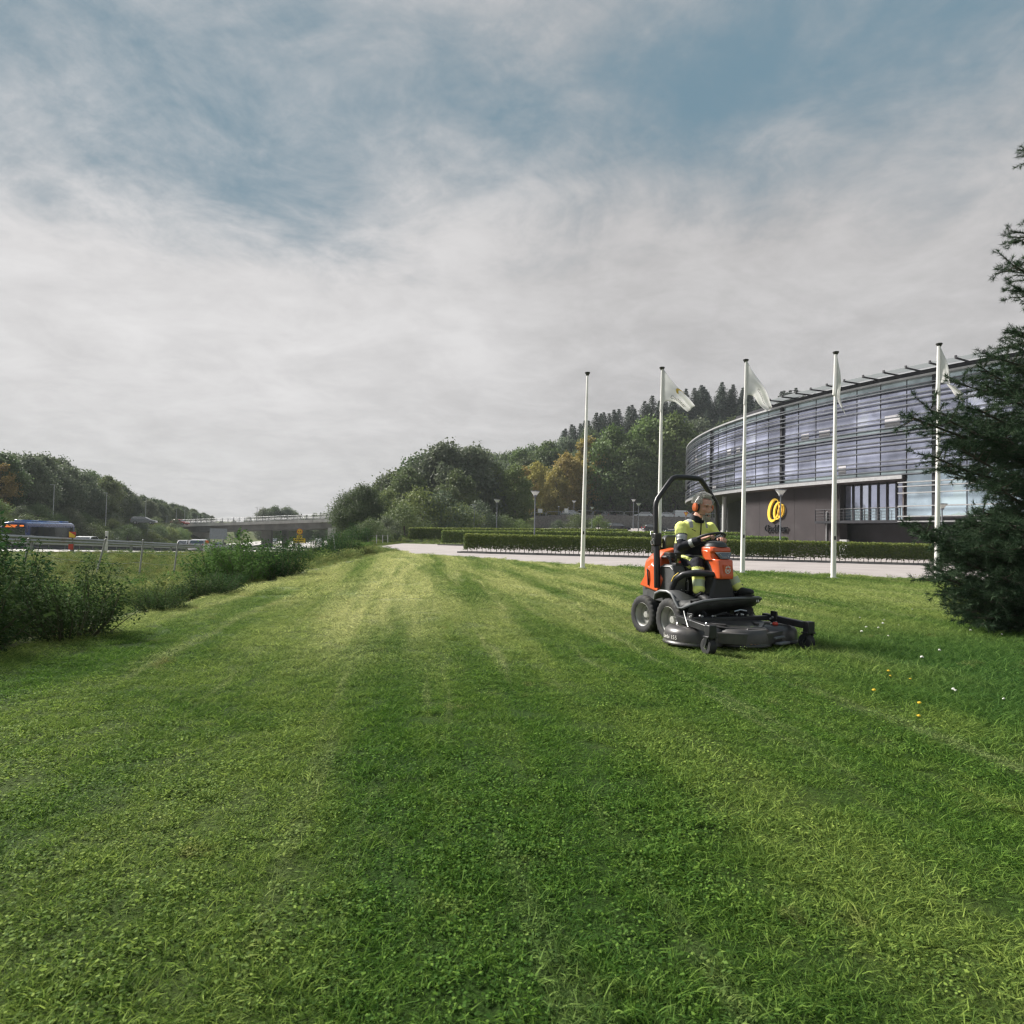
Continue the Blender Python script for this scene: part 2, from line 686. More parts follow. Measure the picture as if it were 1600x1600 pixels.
t = NT('turf')
c = grass_colour(t)
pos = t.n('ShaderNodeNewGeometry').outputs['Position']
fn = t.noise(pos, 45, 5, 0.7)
c2 = t.n('ShaderNodeHueSaturation', {'Value': t.math('MULTIPLY', t.ramp(fn, 0.25, 0.75, 0.30, 0.95), t.ramp(t.n('ShaderNodeSeparateXYZ', {0: pos}).outputs[1], 2.0, 16.0, 0.55, 1.0)), 'Color': c}).outputs[0]  # shade between the blades painted into the turf colour, deeper near the camera
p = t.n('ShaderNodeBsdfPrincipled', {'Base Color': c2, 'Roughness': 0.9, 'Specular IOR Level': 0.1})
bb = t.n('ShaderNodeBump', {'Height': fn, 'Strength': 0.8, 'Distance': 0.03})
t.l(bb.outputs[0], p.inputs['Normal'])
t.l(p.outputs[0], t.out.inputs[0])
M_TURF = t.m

t = NT('grass_blade')
c = grass_colour(t)
a = t.n('ShaderNodeAttribute', attribute_name='rnd').outputs['Fac']
hs = t.n('ShaderNodeHueSaturation', {'Hue': t.ramp(a, 0, 1, 0.515, 0.478), 'Value': t.ramp(a, 0, 1, 0.60, 1.75), 'Color': c}).outputs[0]
p = t.n('ShaderNodeBsdfPrincipled', {'Base Color': hs, 'Roughness': 0.75, 'Specular IOR Level': 0.12})
tr = t.n('ShaderNodeBsdfTranslucent', {'Color': hs})
mx = t.n('ShaderNodeMixShader', {0: 0.4, 1: p.outputs[0], 2: tr.outputs[0]})
t.l(mx.outputs[0], t.out.inputs[0])
M_BLADE = t.m

# lawn sheet: left edge along lawn_edge, far edge along the access road
FAR = [(615, 857), (640, 866), (720, 870), (800, 876), (900, 882), (1000, 887), (1100, 891), (1200, 895), (1300, 899), (1455, 906), (1600, 912)]
far_pts = [on_ground(x, y) for x, y in FAR] + [Vector((24, 19.5, 0)), Vector((45, 11, 0))]
fx = np.array([p.x for p in far_pts])
fy = np.array([p.y for p in far_pts])


def lawn_far(X):
    return np.interp(X, fx, fy)


LV, LF = [], []
cols = np.concatenate([np.linspace(0, 1, 60)])
rows = np.linspace(0, 1, 70)
for ry in rows:
    y = -20 + (50 + 20) * ry
    for cxn in cols:
        e = float(lawn_edge(y))
        x = e + (45 - e) * cxn ** 1.8
        yy = min(y, float(lawn_far(x)) + 0.12 * noise.noise((x * 0.8, 0, 0)))
        LV.append((x, yy, 0.004 + (0.0 if cxn else -0.03)))
nc = len(cols)
LF = [(j * nc + i, j * nc + i + 1, (j + 1) * nc + i + 1, (j + 1) * nc + i) for j in range(len(rows) - 1) for i in range(nc - 1)]
lm = bpy.data.meshes.new('lawn')
lm.from_pydata(LV, [], LF)
bm = bmesh.new()
bm.from_mesh(lm)
bmesh.ops.remove_doubles(bm, verts=bm.verts, dist=1e-4)
bmesh.ops.dissolve_degenerate(bm, edges=bm.edges, dist=1e-4)
bm.to_mesh(lm)
bm.free()
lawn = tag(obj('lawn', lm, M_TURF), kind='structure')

# ------------------------------------------------------------------ roads
t = NT('asphalt_pale')
pos = t.n('ShaderNodeNewGeometry').outputs['Position']
a1, a2 = t.noise(pos, 0.6, 5), t.noise(pos, 60, 3)
s = t.n('ShaderNodeSeparateXYZ', {0: pos})
st = t.noise(t.n('ShaderNodeCombineXYZ', {0: t.math('MULTIPLY', s.outputs[0], 0.12), 1: s.outputs[1], 2: 0.0}).outputs[0], 1.6, 4)
c = t.mix(t.ramp(a1, 0.3, 0.7), (0.30, 0.27, 0.262, 1), (0.37, 0.335, 0.325, 1))
c = t.mix(t.ramp(st, 0.52, 0.66, 0, 0.5), c, (0.245, 0.222, 0.216, 1))
c = t.mix(t.ramp(a2, 0.4, 0.7, 0, 0.4), c, (0.20, 0.185, 0.18, 1))
p = t.n('ShaderNodeBsdfPrincipled', {'Base Color': c, 'Roughness': 0.85, 'Specular IOR Level': 0.3})
t.l(p.outputs[0], t.out.inputs[0])
M_ROAD = t.m
M_KERB = mat('kerb_stone', (0.24, 0.23, 0.22), 0.85, var=0.2, scale=2, bump=0.2)
M_SOIL = mat('bed_soil', (0.07, 0.058, 0.045), 0.95, var=0.4, scale=5, bump=0.6, bscale=20)

RL = [(-9.2, 50), (-11.0, 58), (-11.6, 68), (-11.8, 73.8)]
near = [(p.x, p.y - 0.35) for p in far_pts]
poly = near[1:] + [(45, 73.8)] + list(reversed(RL)) + [near[0]]
me = bpy.data.meshes.new('access_road')
bm = bmesh.new()
fv = [bm.verts.new((x, y, -0.002)) for x, y in poly]
bm.faces.new(fv)
bmesh.ops.triangulate(bm, faces=bm.faces)
bmesh.ops.recalc_face_normals(bm, faces=bm.faces)
bm.to_mesh(me)
bm.free()
road = tag(obj('access_road', me, M_ROAD), kind='structure')
if road.data.polygons[0].normal.z < 0:
    road.data.flip_normals()


def strip(name, m, o0, o1, y0, y1, dz, step=3.0, fnx=rail_x, fnz=road_z, parent=None):
    V_, F_ = [], []
    ys = list(np.arange(y0, y1, step)) + [y1]
    for y in ys:
        x = float(fnx(y))
        z = float(fnz(y)) + dz
        V_ += [(x - o1, y, z), (x - o0, y, z)]
    for i in range(len(ys) - 1):
        F_.append((2 * i, 2 * i + 1, 2 * i + 3, 2 * i + 2))
    me_ = bpy.data.meshes.new(name)
    me_.from_pydata(V_, [], F_)
    me_.update()
    return obj(name, me_, m, parent)


t = NT('motorway_asphalt')
pos = t.n('ShaderNodeNewGeometry').outputs['Position']
a1 = t.noise(pos, 0.4, 5)
c = t.mix(t.ramp(a1, 0.3, 0.7), (0.36, 0.34, 0.33, 1), (0.44, 0.42, 0.41, 1))
p = t.n('ShaderNodeBsdfPrincipled', {'Base Color': c, 'Roughness': 0.8, 'Specular IOR Level': 0.3})
t.l(p.outputs[0], t.out.inputs[0])
M_MOTOR = t.m
M_PAINT = mat('road_paint', (0.75, 0.75, 0.73), 0.6, var=0.15, scale=3)
tag(strip('motorway', M_MOTOR, 0.5, 12.2, -20, 420, 0.03), kind='structure')
tag(strip('motorway', M_MOTOR, 15.5, 27.5, -20, 420, 0.03), kind='structure')
mk = MB()
for o0 in (1.2, 11.4, 16.2, 26.6):
    ys = list(np.arange(0, 300, 6.0))
    for i in range(len(ys) - 1):
        a, b = ys[i], ys[i + 1]
        mk.quad((rail_x(a) - o0 - 0.15, a, road_z(a) + 0.036), (rail_x(a) - o0, a, road_z(a) + 0.036),
                (rail_x(b) - o0, b, road_z(b) + 0.036), (rail_x(b) - o0 - 0.15, b, road_z(b) + 0.036))
for o0 in (4.8, 8.2, 19.6, 23.0):
    for a in np.arange(4, 260, 9.0):
        b = a + 3
        mk.quad((rail_x(a) - o0 - 0.13, a, road_z(a) + 0.036), (rail_x(a) - o0, a, road_z(a) + 0.036),
                (rail_x(b) - o0, b, road_z(b) + 0.036), (rail_x(b) - o0 - 0.13, b, road_z(b) + 0.036))
tag(mk.build('lane_marking', M_PAINT, smooth=False), kind='structure')

# car parks on the right, behind the hedges
cp = MB()
for x0 in np.arange(4, 100, 8.0):
    for y0 in np.arange(128, 156, 4.0):
        P = [(x0, y0), (x0 + 8, y0), (x0 + 8, y0 + 4), (x0, y0 + 4)]
        cp.quad(*[(x, y, gz(x, y) + 0.05) for x, y in P])
tag(cp.build('car_park', M_ROAD, smooth=False), kind='structure')
cp = MB()
for x0 in np.arange(0, 100, 8.0):
    for y0 in np.arange(159, 176, 4.0):
        P = [(x0, y0), (x0 + 8, y0), (x0 + 8, y0 + 4), (x0, y0 + 4)]
        cp.quad(*[(x, y, gz(x, y) + 0.05) for x, y in P])
tag(cp.build('car_park', M_ROAD, smooth=False), kind='structure')
# ------------------------------------------------------------------ plant materials
M_BARK = mat('bark', (0.07, 0.055, 0.042), 0.9, var=0.35, scale=6, bump=0.5, bscale=25)
M_BARKP = mat('pale_bark', (0.16, 0.15, 0.13), 0.85, var=0.4, scale=4, bump=0.3)
M_LEAF_A = leafmat('leaf_dark_green', (0.052, 0.082, 0.036), (0.110, 0.148, 0.060), 0.35)
M_LEAF_B = leafmat('leaf_olive_green', (0.072, 0.108, 0.040), (0.135, 0.172, 0.070), 0.35)
M_LEAF_C = leafmat('leaf_light_green', (0.095, 0.145, 0.042), (0.190, 0.240, 0.080), 0.4)
M_LEAF_Y = leafmat('leaf_autumn_yellow', (0.22, 0.19, 0.050), (0.42, 0.34, 0.105), 0.4)
M_LEAF_G = leafmat('leaf_grey_green', (0.078, 0.105, 0.060), (0.150, 0.178, 0.108), 0.35)
M_SPRUCE = leafmat('spruce_needle', (0.030, 0.046, 0.032), (0.062, 0.084, 0.056), 0.15)
M_PINE = leafmat('pine_needle', (0.012, 0.030, 0.018), (0.055, 0.098, 0.050), 0.15, spec=0.1, rough=0.7)
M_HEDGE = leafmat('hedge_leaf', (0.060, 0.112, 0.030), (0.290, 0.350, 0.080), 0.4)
M_BUSH = leafmat('bush_leaf', (0.020, 0.050, 0.018), (0.062, 0.112, 0.036), 0.3, spec=0.05, rough=0.85)
M_BUSH2 = leafmat('bush_leaf_light', (0.050, 0.100, 0.026), (0.120, 0.185, 0.050), 0.35, spec=0.05, rough=0.85)
M_WEED = leafmat('meadow_weed', (0.100, 0.140, 0.038), (0.260, 0.290, 0.105), 0.35, spec=0.05, rough=0.85)
M_STEM = mat('green_stem', (0.07, 0.075, 0.035), 0.8, var=0.3)

# ------------------------------------------------------------------ trees


def crown_leaves(centres, radii, per, L, flat=0.8):
    """leaf faces spread through lumpy clumps"""
    C, D, N, R = [], [], [], []
    for (c, r) in zip(centres, radii):
        n = max(int(per * r * r), 8)
        d = rand_dir(n)
        rad = r * (0.55 + 0.5 * rng.random(n)) * (1 + 0.25 * rng.normal(size=n))
        p = np.array(c) + d * rad[:, None] * np.array([1, 1, flat])
        C.append(p)
        D.append(unit(d * 0.6 + rand_dir(n) + np.array([0, 0, -0.35])))
        N.append(unit(d + rand_dir(n) * 0.9 + np.array([0, 0, 0.4])))
        shade = rng.random() * 0.5
        R.append(np.clip(shade + rng.random(n) * 0.6, 0, 1))
    C, D, N, R = map(np.concatenate, (C, D, N, R))
    n = len(C)
    V, F = leaf_arrays(C, D, N, L * (0.7 + 0.6 * rng.random(n)), L * 0.75 * (0.7 + 0.6 * rng.random(n)))
    return V, F, R


def broadleaf(H, R, nclump, L, per, shape=1.0, base=0.18):
    """returns trunk MB, crown arrays ; shape >1 tall crown"""
    tr = MB()
    lean = np.array([rng.normal() * 0.03, rng.normal() * 0.03])
    pts = [Vector((lean[0] * H * k, lean[1] * H * k, H * 0.85 * k)) for k in (0, 0.15, 0.4, 0.7, 1)]
    r0 = 0.018 * H + 0.05
    tr.tube([pts[0] - Vector((0, 0, 0.4))] + pts, [r0 * 1.4, r0 * 1.15, r0, r0 * 0.75, r0 * 0.4, r0 * 0.12], 8)
    cs, rs = [], []
    for i in range(nclump):
        u = (i + 0.5) / nclump
        h = base + (1 - base) * u ** 0.9
        prof = math.sin(min(1, (h - base) / (1 - base) * 0.92 + 0.10) * pi) ** 0.7
        a = rng.random() * 2 * pi
        rr = R * prof * (0.35 + 0.65 * rng.random() ** 0.5)
        c = (rr * math.cos(a), rr * math.sin(a), H * h * (0.96 + 0.05 * rng.random()))
        cs.append(c)
        rs.append(R * (0.26 + 0.22 * rng.random()) * (0.75 + 0.4 * prof))
        if i % 3 == 0:
            z0 = max(H * 0.16, c[2] - rr * 0.9 - 0.06 * H)
            tr.tube([(lean[0] * z0, lean[1] * z0, z0), (c[0] * 0.5, c[1] * 0.5, z0 + (c[2] - z0) * 0.6), c], [r0 * 0.35, r0 * 0.22, r0 * 0.06], 5)
    V, F, rn = crown_leaves(cs, rs, per, L)
    return tr, V, F, rn


def spruce(H, R, L, tiers=30):
    tr = MB()
    r0 = 0.016 * H
    tr.tube([(0, 0, -0.4), (0, 0, H * 0.5), (0, 0, H)], [r0 * 1.3, r0 * 0.7, 0.02], 7)
    C, D, N, RR, LL, KL = [], [], [], [], [], []
    for i in range(tiers):
        u = i / (tiers - 1)
        z = H * (0.10 + 0.89 * u)
        rr = R * (1 - u) ** 0.72 * (0.8 + 0.35 * rng.random()) + 0.03
        Lt = L * (0.48 + 0.62 * (1 - u))
        LL.append(Lt)
        nb = int(10 + 5 * (1 - u))
        a0 = rng.random() * 6
        for b in range(nb):
            a = a0 + 2 * pi * b / nb + rng.normal() * 0.2
            rb = rr * (0.7 + 0.45 * rng.random())
            k = max(3, int(rb / (L * 0.38)))
            KL += [Lt] * (3 * k)
            s = (np.arange(k) + 0.5) / k
            droop = -0.32 * rb * s ** 1.4 + 0.10 * rb * s ** 4
            p = np.stack([np.cos(a) * rb * s, np.sin(a) * rb * s, z + droop], 1)
            dr = np.array([math.cos(a), math.sin(a), -0.35])
            for sgn in (-1, 0, 1):
                side = np.array([-math.sin(a), math.cos(a), 0]) * sgn * 0.9
                C.append(p + rng.normal(size=p.shape) * 0.05)
                D.append(unit(dr + side + rng.normal(size=p.shape) * 0.25 + np.array([0, 0, -0.15])))
                N.append(unit(np.array([0, 0, 1.0]) + rng.normal(size=p.shape) * 0.45))
                RR.append(np.clip(s * 0.5 + rng.random(k) * 0.5, 0, 1))
    C, D, N, RR = map(np.concatenate, (C, D, N, RR))
    n = len(C)
    KL = np.array(KL)
    V, F = leaf_arrays(C, D, N, KL * (0.8 + 0.5 * rng.random(n)), KL * 0.42, 0.12)
    return tr, V, F, RR


def tree_proto(name, parts, leaf_m, bark_m=None):
    tr, V, F, rn = parts
    root = empty(name)
    tr.build('trunk', bark_m or M_BARK, root)
    obj('crown', np_mesh('crown', V, F, rn), leaf_m, root)
    return root


ORD = 'first second third fourth fifth sixth seventh eighth ninth tenth eleventh twelfth thirteenth fourteenth fifteenth sixteenth seventeenth eighteenth nineteenth twentieth'.split()
PLACED = []


def name_places(items, segs):
    """items: (object, column in the photo, kind words, row words); gives each its own label by row, stretch and order"""
    items.sort(key=lambda i: i[1])
    cnt = {}
    for o, px, kind, row in items:
        seg = next((nm for lim, nm in segs if px < lim), segs[-1][1])
        k = cnt.get((kind, row, seg), 0)
        cnt[(kind, row, seg)] = k + 1
        o['label'] = '%s %s from the left, %s, %s' % (ORD[min(k, 19)], kind, row, seg)


class Forest:
    """first use places the prototype itself, later uses place copies"""

    def __init__(self, protos):
        self.p = protos
        self.used = [False] * len(protos)

    def put(self, i, x, y, s, label, cat, group, z=None, sz=1.0, rz=None):
        if self.used[i]:
            o = copy_tree(self.p[i])
        else:
            o = self.p[i]
            self.used[i] = True
        o.location = (x, y, gz(x, y) - 0.15 if z is None else z)
        o.scale = (s, s, s * sz)
        o.rotation_euler = (0, 0, rng.random() * 6.28 if rz is None else rz)
        for k in ('group',):
            if k in o:
                del o[k]
        tag(o, label, cat, group)
        return o


# crowns are modelled for a 10 m tree and scaled
FB = Forest([tree_proto('broadleaf_tree', broadleaf(10, 3.3, 44, 0.34, 150), M_LEAF_A),
             tree_proto('broadleaf_tree', broadleaf(10, 2.9, 40, 0.34, 170, base=0.14), M_LEAF_B),
             tree_proto('broadleaf_tree', broadleaf(10, 2.5, 42, 0.32, 190, base=0.12), M_LEAF_C),
             tree_proto('broadleaf_tree', broadleaf(10, 3.6, 52, 0.34, 140, base=0.10), M_LEAF_G)])
FY = Forest([tree_proto('yellow_tree', broadleaf(10, 2.5, 38, 0.33, 180, base=0.12), M_LEAF_Y),
             tree_proto('yellow_tree', broadleaf(10, 2.2, 34, 0.33, 200, base=0.12), M_LEAF_Y)])
FS = Forest([tree_proto('spruce_tree', spruce(10, 2.9, 0.42, 36), M_SPRUCE),
             tree_proto('spruce_tree', spruce(10, 2.5, 0.40, 40), M_SPRUCE),
             tree_proto('spruce_tree', spruce(10, 3.3, 0.44, 34), M_SPRUCE)])
FO = Forest([tree_proto('oak_tree', broadleaf(10, 4.2, 60, 0.22, 300, base=0.22), M_LEAF_A)])
FR = Forest([tree_proto('roadside_shrub', broadleaf(3, 1.9, 30, 0.15, 260, base=0.02), M_LEAF_C),
             tree_proto('roadside_shrub', broadleaf(3, 1.7, 28, 0.15, 280, base=0.02), M_LEAF_G),
             tree_proto('roadside_shrub', broadleaf(3, 2.1, 32, 0.15, 240, base=0.02), M_LEAF_B)])

G_HILL = 'trees on the wooded hill behind the car park'
# skyline of the hill wood: photo column -> photo row of the treetops
SKX = [540, 575, 610, 650, 700, 740, 780, 820, 855, 890, 930, 980, 1020, 1060, 1110, 1140, 1200, 1250, 1290, 1340, 1420]
SKY_ = [768, 756, 745, 724, 694, 696, 708, 702, 688, 662, 640, 625, 610, 600, 592, 594, 606, 604, 622, 640, 660]
n_hill = 0
HROW = ['lowest hill row', 'second hill row', 'middle hill row', 'upper hill row', 'ridge row', 'hindmost hill row']
rows = [(182, 15, 0.0), (196, 19, 0.15), (211, 19, 0.4), (227, 19, 0.85), (243, 20, 1.0), (262, 19, 1.0)]
for ri, (Y, Hn, sp) in enumerate(rows):
    x = xat(560, Y) if Y < 200 else xat(620, Y)
    xe = xat(1330, Y)
    while x < xe:
        yy = Y + rng.normal() * 3.5
        px = 800 + FPX * x / yy
        top = np.interp(px, SKX, SKY_)
        zt = at(px, top, yy).z
        g = gz(x, yy)
        h = Hn * (0.82 + 0.32 * rng.random())
        hmax = zt - g
        conif = px > 850 and rng.random() < sp * min(1, (px - 840) / 60)
        if hmax < 4:
            x += 6
            continue
        # trees never rise above the skyline of the photograph
        if h > hmax or ri >= 4:
            h = hmax * (0.90 + 0.10 * rng.random())
        h = min(h, 27)
        if conif:
            o = FS.put(int(rng.integers(3)), x, yy, h / 10, 'spruce', 'tree', G_HILL)
            PLACED.append((o, px, 'dark spruce', HROW[ri]))
            x += 2.7 + 1.5 * rng.random()
        else:
            k = int(rng.choice([0, 1, 2, 3], p=[0.34, 0.24, 0.22, 0.2]))
            lab = ['dark green leafy tree in the wood on the hillside', 'olive green leafy tree in the wood on the hillside',
                   'light green slender tree in the wood on the hillside', 'grey green broad tree in the wood on the hillside'][k]
            o = FB.put(k, x, yy, h / 10, lab, 'tree', G_HILL)
            PLACED.append((o, px, ['dark leafy tree', 'olive leafy tree', 'light green tree', 'grey green tree'][k], HROW[ri]))
            x += 4.6 + 2.6 * rng.random()
        n_hill += 1

name_places(PLACED, [(741, 'left of the first park lamp'), (777, 'above the first two park lamps'), (836, 'left of the tallest lamp'), (914, 'right of the tallest lamp'), (1032, 'right of the bare flagpole'),
                     (1163, 'right of the second flagpole'), (1304, 'right of the third flagpole'), (9999, 'right of the fourth flagpole')])
PLACED = []
# yellow autumn trees at the foot of the wood
for k, (px, top, Y, lab) in enumerate([(838, 722, 172, 'yellow autumn tree just right of the tallest car park lamp'),
                                       (918, 682, 173, 'tall golden tree behind the bare flagpole'),
                                       (884, 708, 170, 'slim yellowing tree between two rounder green trees'),
                                       (818, 728, 168, 'small pale yellow tree at the forest edge'),
                                       (868, 730, 166, 'low yellow green tree beside the car park fence')]):
    x = xat(px, Y, 6)
    g = gz(x, Y)
    FY.put(k % 2, x, Y, (at(px, top, Y).z - g) / 10, lab, 'tree', None)

# nearer trees on the left foot of the hill
near_trees = [
    (0, 566, 764, 100, 'FO', 'dark round oak standing alone beside the bridge end'),
    (2, 606, 768, 118, 'FB', 'small yellow green tree right of the round dark oak'),
    (1, 636, 733, 135, 'FB', 'olive crowned tree left of the tallest grey green group'),
    (3, 690, 696, 146, 'FB', 'tall grey green birch with the highest crown of the left group'),
    (3, 735, 702, 150, 'FB', 'broad grey green birch behind the first car park lamp'),
    (0, 655, 715, 152, 'FB', 'dark tree rising behind the olive crowned tree'),
    (2, 770, 728, 148, 'FB', 'slender green tree above the second car park lamp'),
    (2, 803, 728, 146, 'FB', 'slender green tree with a white trunk by the fence gate'),
    (0, 610, 742, 150, 'FB', 'dark tree behind the small yellow green one'),
    (1, 712, 735, 132, 'FB', 'leafy olive tree low in front of the tall birches'),
    (2, 955, 668, 172, 'FB', 'bright green tree right of the golden one'),
    (2, 1010, 655, 174, 'FB', 'bright green tree under the dark spruce ridge'),
    (2, 1052, 650, 173, 'FB', 'bright green tree directly behind the second flagpole'),
    (1, 985, 690, 168, 'FB', 'olive tree at the car park fence behind the flagpoles'),
    (2, 1085, 690, 170, 'FB', 'green tree beside the far end of the office building'),
]
for (k, px, top, Y, fam, lab) in near_trees:
    x = xat(px, Y, 2)
    g = gz(x, Y)
    h = at(px, top, Y).z - g
    (FO if fam == 'FO' else FB).put(k, x, Y, h / 10, lab, 'tree', None, sz=1.0)
# dense low shrubs that close the foot of the wood
for k, (px, top, Y, lab) in enumerate([
        (655, 768, 104, 'dense blue green thicket at the left end of the long hedge'),
        (690, 772, 106, 'dense grey green thicket beside the tall hedge'),
        (632, 790, 92, 'light green shrub where the fence meets the hedge'),
        (720, 790, 110, 'dark green thicket behind the first car park lamp'),
        (750, 786, 116, 'dark rounded shrub behind the hedge rows'),
        (785, 806, 118, 'light shrub between two car park lamps'),
        (812, 812, 120, 'small round shrub left of the grassy gap'),
        (872, 812, 120, 'small dark shrub right of the grassy gap'),
        (900, 804, 122, 'grey green shrub behind the bare flagpole'),
        (935, 806, 126, 'loose shrub behind the hedge near the dark parked car'),
        (605, 808, 80, 'green shrub beside the wire fence at the road bend'),
        (580, 812, 74, 'weedy shrub on the wire fence'),
        (550, 826, 66, 'low shrub left along the wire fence')]):
    x = xat(px, Y, 1)
    g = gz(x, Y)
    h = max(at(px, top, Y).z - g, 1.2)
    FR.put(k % 3, x, Y, h / 3, lab, 'shrub', None)

# ---- left wood beyond the motorway
G_LEFT = 'trees in the wood beyond the motorway'
LX = [-60, 0, 30, 60, 95, 105, 140, 176, 190, 240, 300, 335]
LY = [712, 712, 714, 714, 718, 738, 744, 744, 770, 782, 796, 808]
for ri, (off_, Hn) in enumerate([(43, 11), (50, 13), (58, 14)]):
    Y = 84.0
    while Y < 330:
        x = rail_x(Y) - off_ - rng.random() * 4
        p = Vector((x, Y, 8))
        px = 800 + FPX * x / Y
        if px < -90:
            Y += 4
            continue
        if px > 335:
            break
        top = np.interp(px, LX, LY) + (4 if ri == 0 else 0)
        g = gz(x, Y)
        hmax = at(px, top, Y).z - g
        h = min(Hn * (0.8 + 0.4 * rng.random()), hmax)
        if ri == 2:
            h = min(hmax * (0.9 + 0.1 * rng.random()), 24)
        if h > 3:
            k = int(rng.choice([0, 3, 1], p=[0.55, 0.3, 0.15]))
            PLACED.append((None, px, ['dark leafy tree', 'olive leafy tree', '', 'grey green tree'][k], ['left wood front row', 'left wood middle row', 'left wood back row'][ri]))
            o = FB.put(k, x, Y, h / 10, ['dark leafy tree in the wood beyond the motorway', 'olive leafy tree in the wood beyond the motorway', '',
                                     'grey green leafy tree in the wood beyond the motorway'][k], 'tree', G_LEFT, sz=1.05)
            PLACED[-1] = (o,) + PLACED[-1][1:]
        Y += 6.0 + 3 * rng.random()
name_places(PLACED, [(0, 'at the left border'), (85, 'above the bus front'), (167, 'above the bus rear'), (228, 'above motorway shrubs'), (9999, 'above ramp cars')])
PLACED = []
x = xat(4, 104, 4)
FY.put(1, x, 104, 0.85, 'rusty brown tree at the left edge beyond the bus', 'tree', None)
# shrub bank between far carriageway and ramp
G_BANK = 'shrubs on the bank between the motorway and the ramp'
for Y in np.arange(88, 176, 5.2):
    for o_b in (31.5, 35.5):
        yy = Y + rng.normal()
        x = rail_x(yy) - o_b - rng.random() * 2
        k = int(rng.integers(3))
        o = FR.put(k, x, yy, 0.75 + 0.35 * rng.random(), ['light green rounded shrub on the motorway bank', 'grey green rounded shrub on the motorway bank',
                                                    'olive green rounded shrub on the motorway bank'][k], 'shrub', G_BANK)
        PLACED.append((o, 800 + FPX * x / yy, ['light green shrub', 'grey green shrub', 'olive green shrub'][k], 'upper bank row' if o_b > 33 else 'lower bank row'))
name_places(PLACED, [(0, 'at the left border'), (112, 'above the bus'), (167, 'right of the bus'), (230, 'below the dark car'), (9999, 'before the bridge abutment')])
PLACED = []
# far woods that close the valley behind the bridge
G_FAR = 'distant trees behind the bridge'
for (px, top, Y, k, fam) in [(345, 812, 330, 0, 0), (365, 812, 330, 3, 0), (388, 808, 300, 0, 0), (412, 796, 260, 3, 0), (428, 793, 260, 0, 0), (446, 794, 262, 3, 0), (458, 800, 270, 0, 0), (478, 806, 300, 1, 0),
                        (492, 804, 300, 0, 0), (505, 803, 290, 3, 0), (520, 800, 290, 0, 0), (530, 798, 285, 0, 0), (545, 790, 260, 0, 0), (560, 785, 255, 3, 0), (585, 778, 240, 0, 0),
                        (470, 802, 310, 1, 1), (500, 800, 305, 2, 1), (528, 794, 295, 0, 1), (400, 805, 310, 1, 1)]:
    x = xat(px, Y, 0)
    g = gz(x, Y)
    h = at(px, top, Y).z - g
    FL = (FS if fam else FB).put(k, x, Y, h / 10, 'far tree', 'tree', G_FAR)
    PLACED.append((FL, px, ['leafy tree', 'spiky conifer'][fam], 'far behind the bridge'))
for (px, top, Y) in [(345, 826, 225), (372, 826, 228), (430, 818, 222), (452, 820, 222), (478, 820, 224), (500, 821, 226), (520, 822, 224), (545, 818, 215)]:
    x = xat(px, Y, 0)
    g = gz(x, Y)
    h = max(at(px, top, Y).z - g, 3)
    FL = FB.put(0, x, Y, h / 10, 'low dark tree', 'tree', 'trees seen under the bridge', sz=1.0)
    PLACED.append((FL, px, 'low dark tree', 'seen under the bridge'))

name_places(PLACED, [(404, 'left of the bridge pier'), (468, 'left of the roadwork sign'), (9999, 'right of the roadwork sign')])
# ------------------------------------------------------------------ bushes by the lawn


def bush(nst, H, R, L, per):
    st = MB()
    C, D, N, RR = [], [], [], []
    for i in range(nst):
        a = rng.random() * 2 * pi
        rr = R * (0.15 + 0.85 * rng.random() ** 0.6)
        h = H * (0.45 + 0.75 * rng.random() ** 1.3) * (1 - 0.35 * (rr / R) ** 2)
        p0 = Vector((rr * 0.35 * math.cos(a), rr * 0.35 * math.sin(a), -0.05))
        p1 = Vector((rr * 0.75 * math.cos(a + 0.2), rr * 0.75 * math.sin(a + 0.2), h * 0.55))
        p2 = Vector((rr * math.cos(a), rr * math.sin(a), h))
        st.tube([p0, p1, p2], [0.012, 0.008, 0.003], 4, caps=False)
        n = int(per * h / H)
        s = 0.12 + 0.88 * rng.random(n) ** 0.8
        q0, q1, q2 = map(np.array, (p0, p1, p2))
        P = ((1 - s)[:, None] ** 2) * q0 + (2 * s * (1 - s))[:, None] * q1 * 1.0 + (s ** 2)[:, None] * q2
        d = rand_dir(n)
        d[:, 2] *= 0.5
        spread = (0.05 + 0.16 * rng.random(n) * (1.2 - s))[:, None] * H
        P = P + unit(d) * spread
        C.append(P)
        D.append(unit(d + np.array([0, 0, -0.25])))
        N.append(unit(np.array([0, 0, 1.0]) + rng.normal(size=(n, 3)) * 0.6))
        RR.append(np.clip(rng.random() * 0.4 + rng.random(n) * 0.6, 0, 1))
    C, D, N, RR = map(np.concatenate, (C, D, N, RR))
    n = len(C)
    V, F = leaf_arrays(C, D, N, L * (0.6 + 0.7 * rng.random(n)), L * 0.55 * (0.7 + 0.5 * rng.random(n)), 0.12)
    return st, V, F, RR


def bush_proto(parts, m):
    st, V, F, rn = parts
    root = empty('bush')
    st.build('stem', M_STEM, root)['kind'] = 'stuff'
    obj('foliage', np_mesh('foliage', V, F, rn), m, root)
    return root


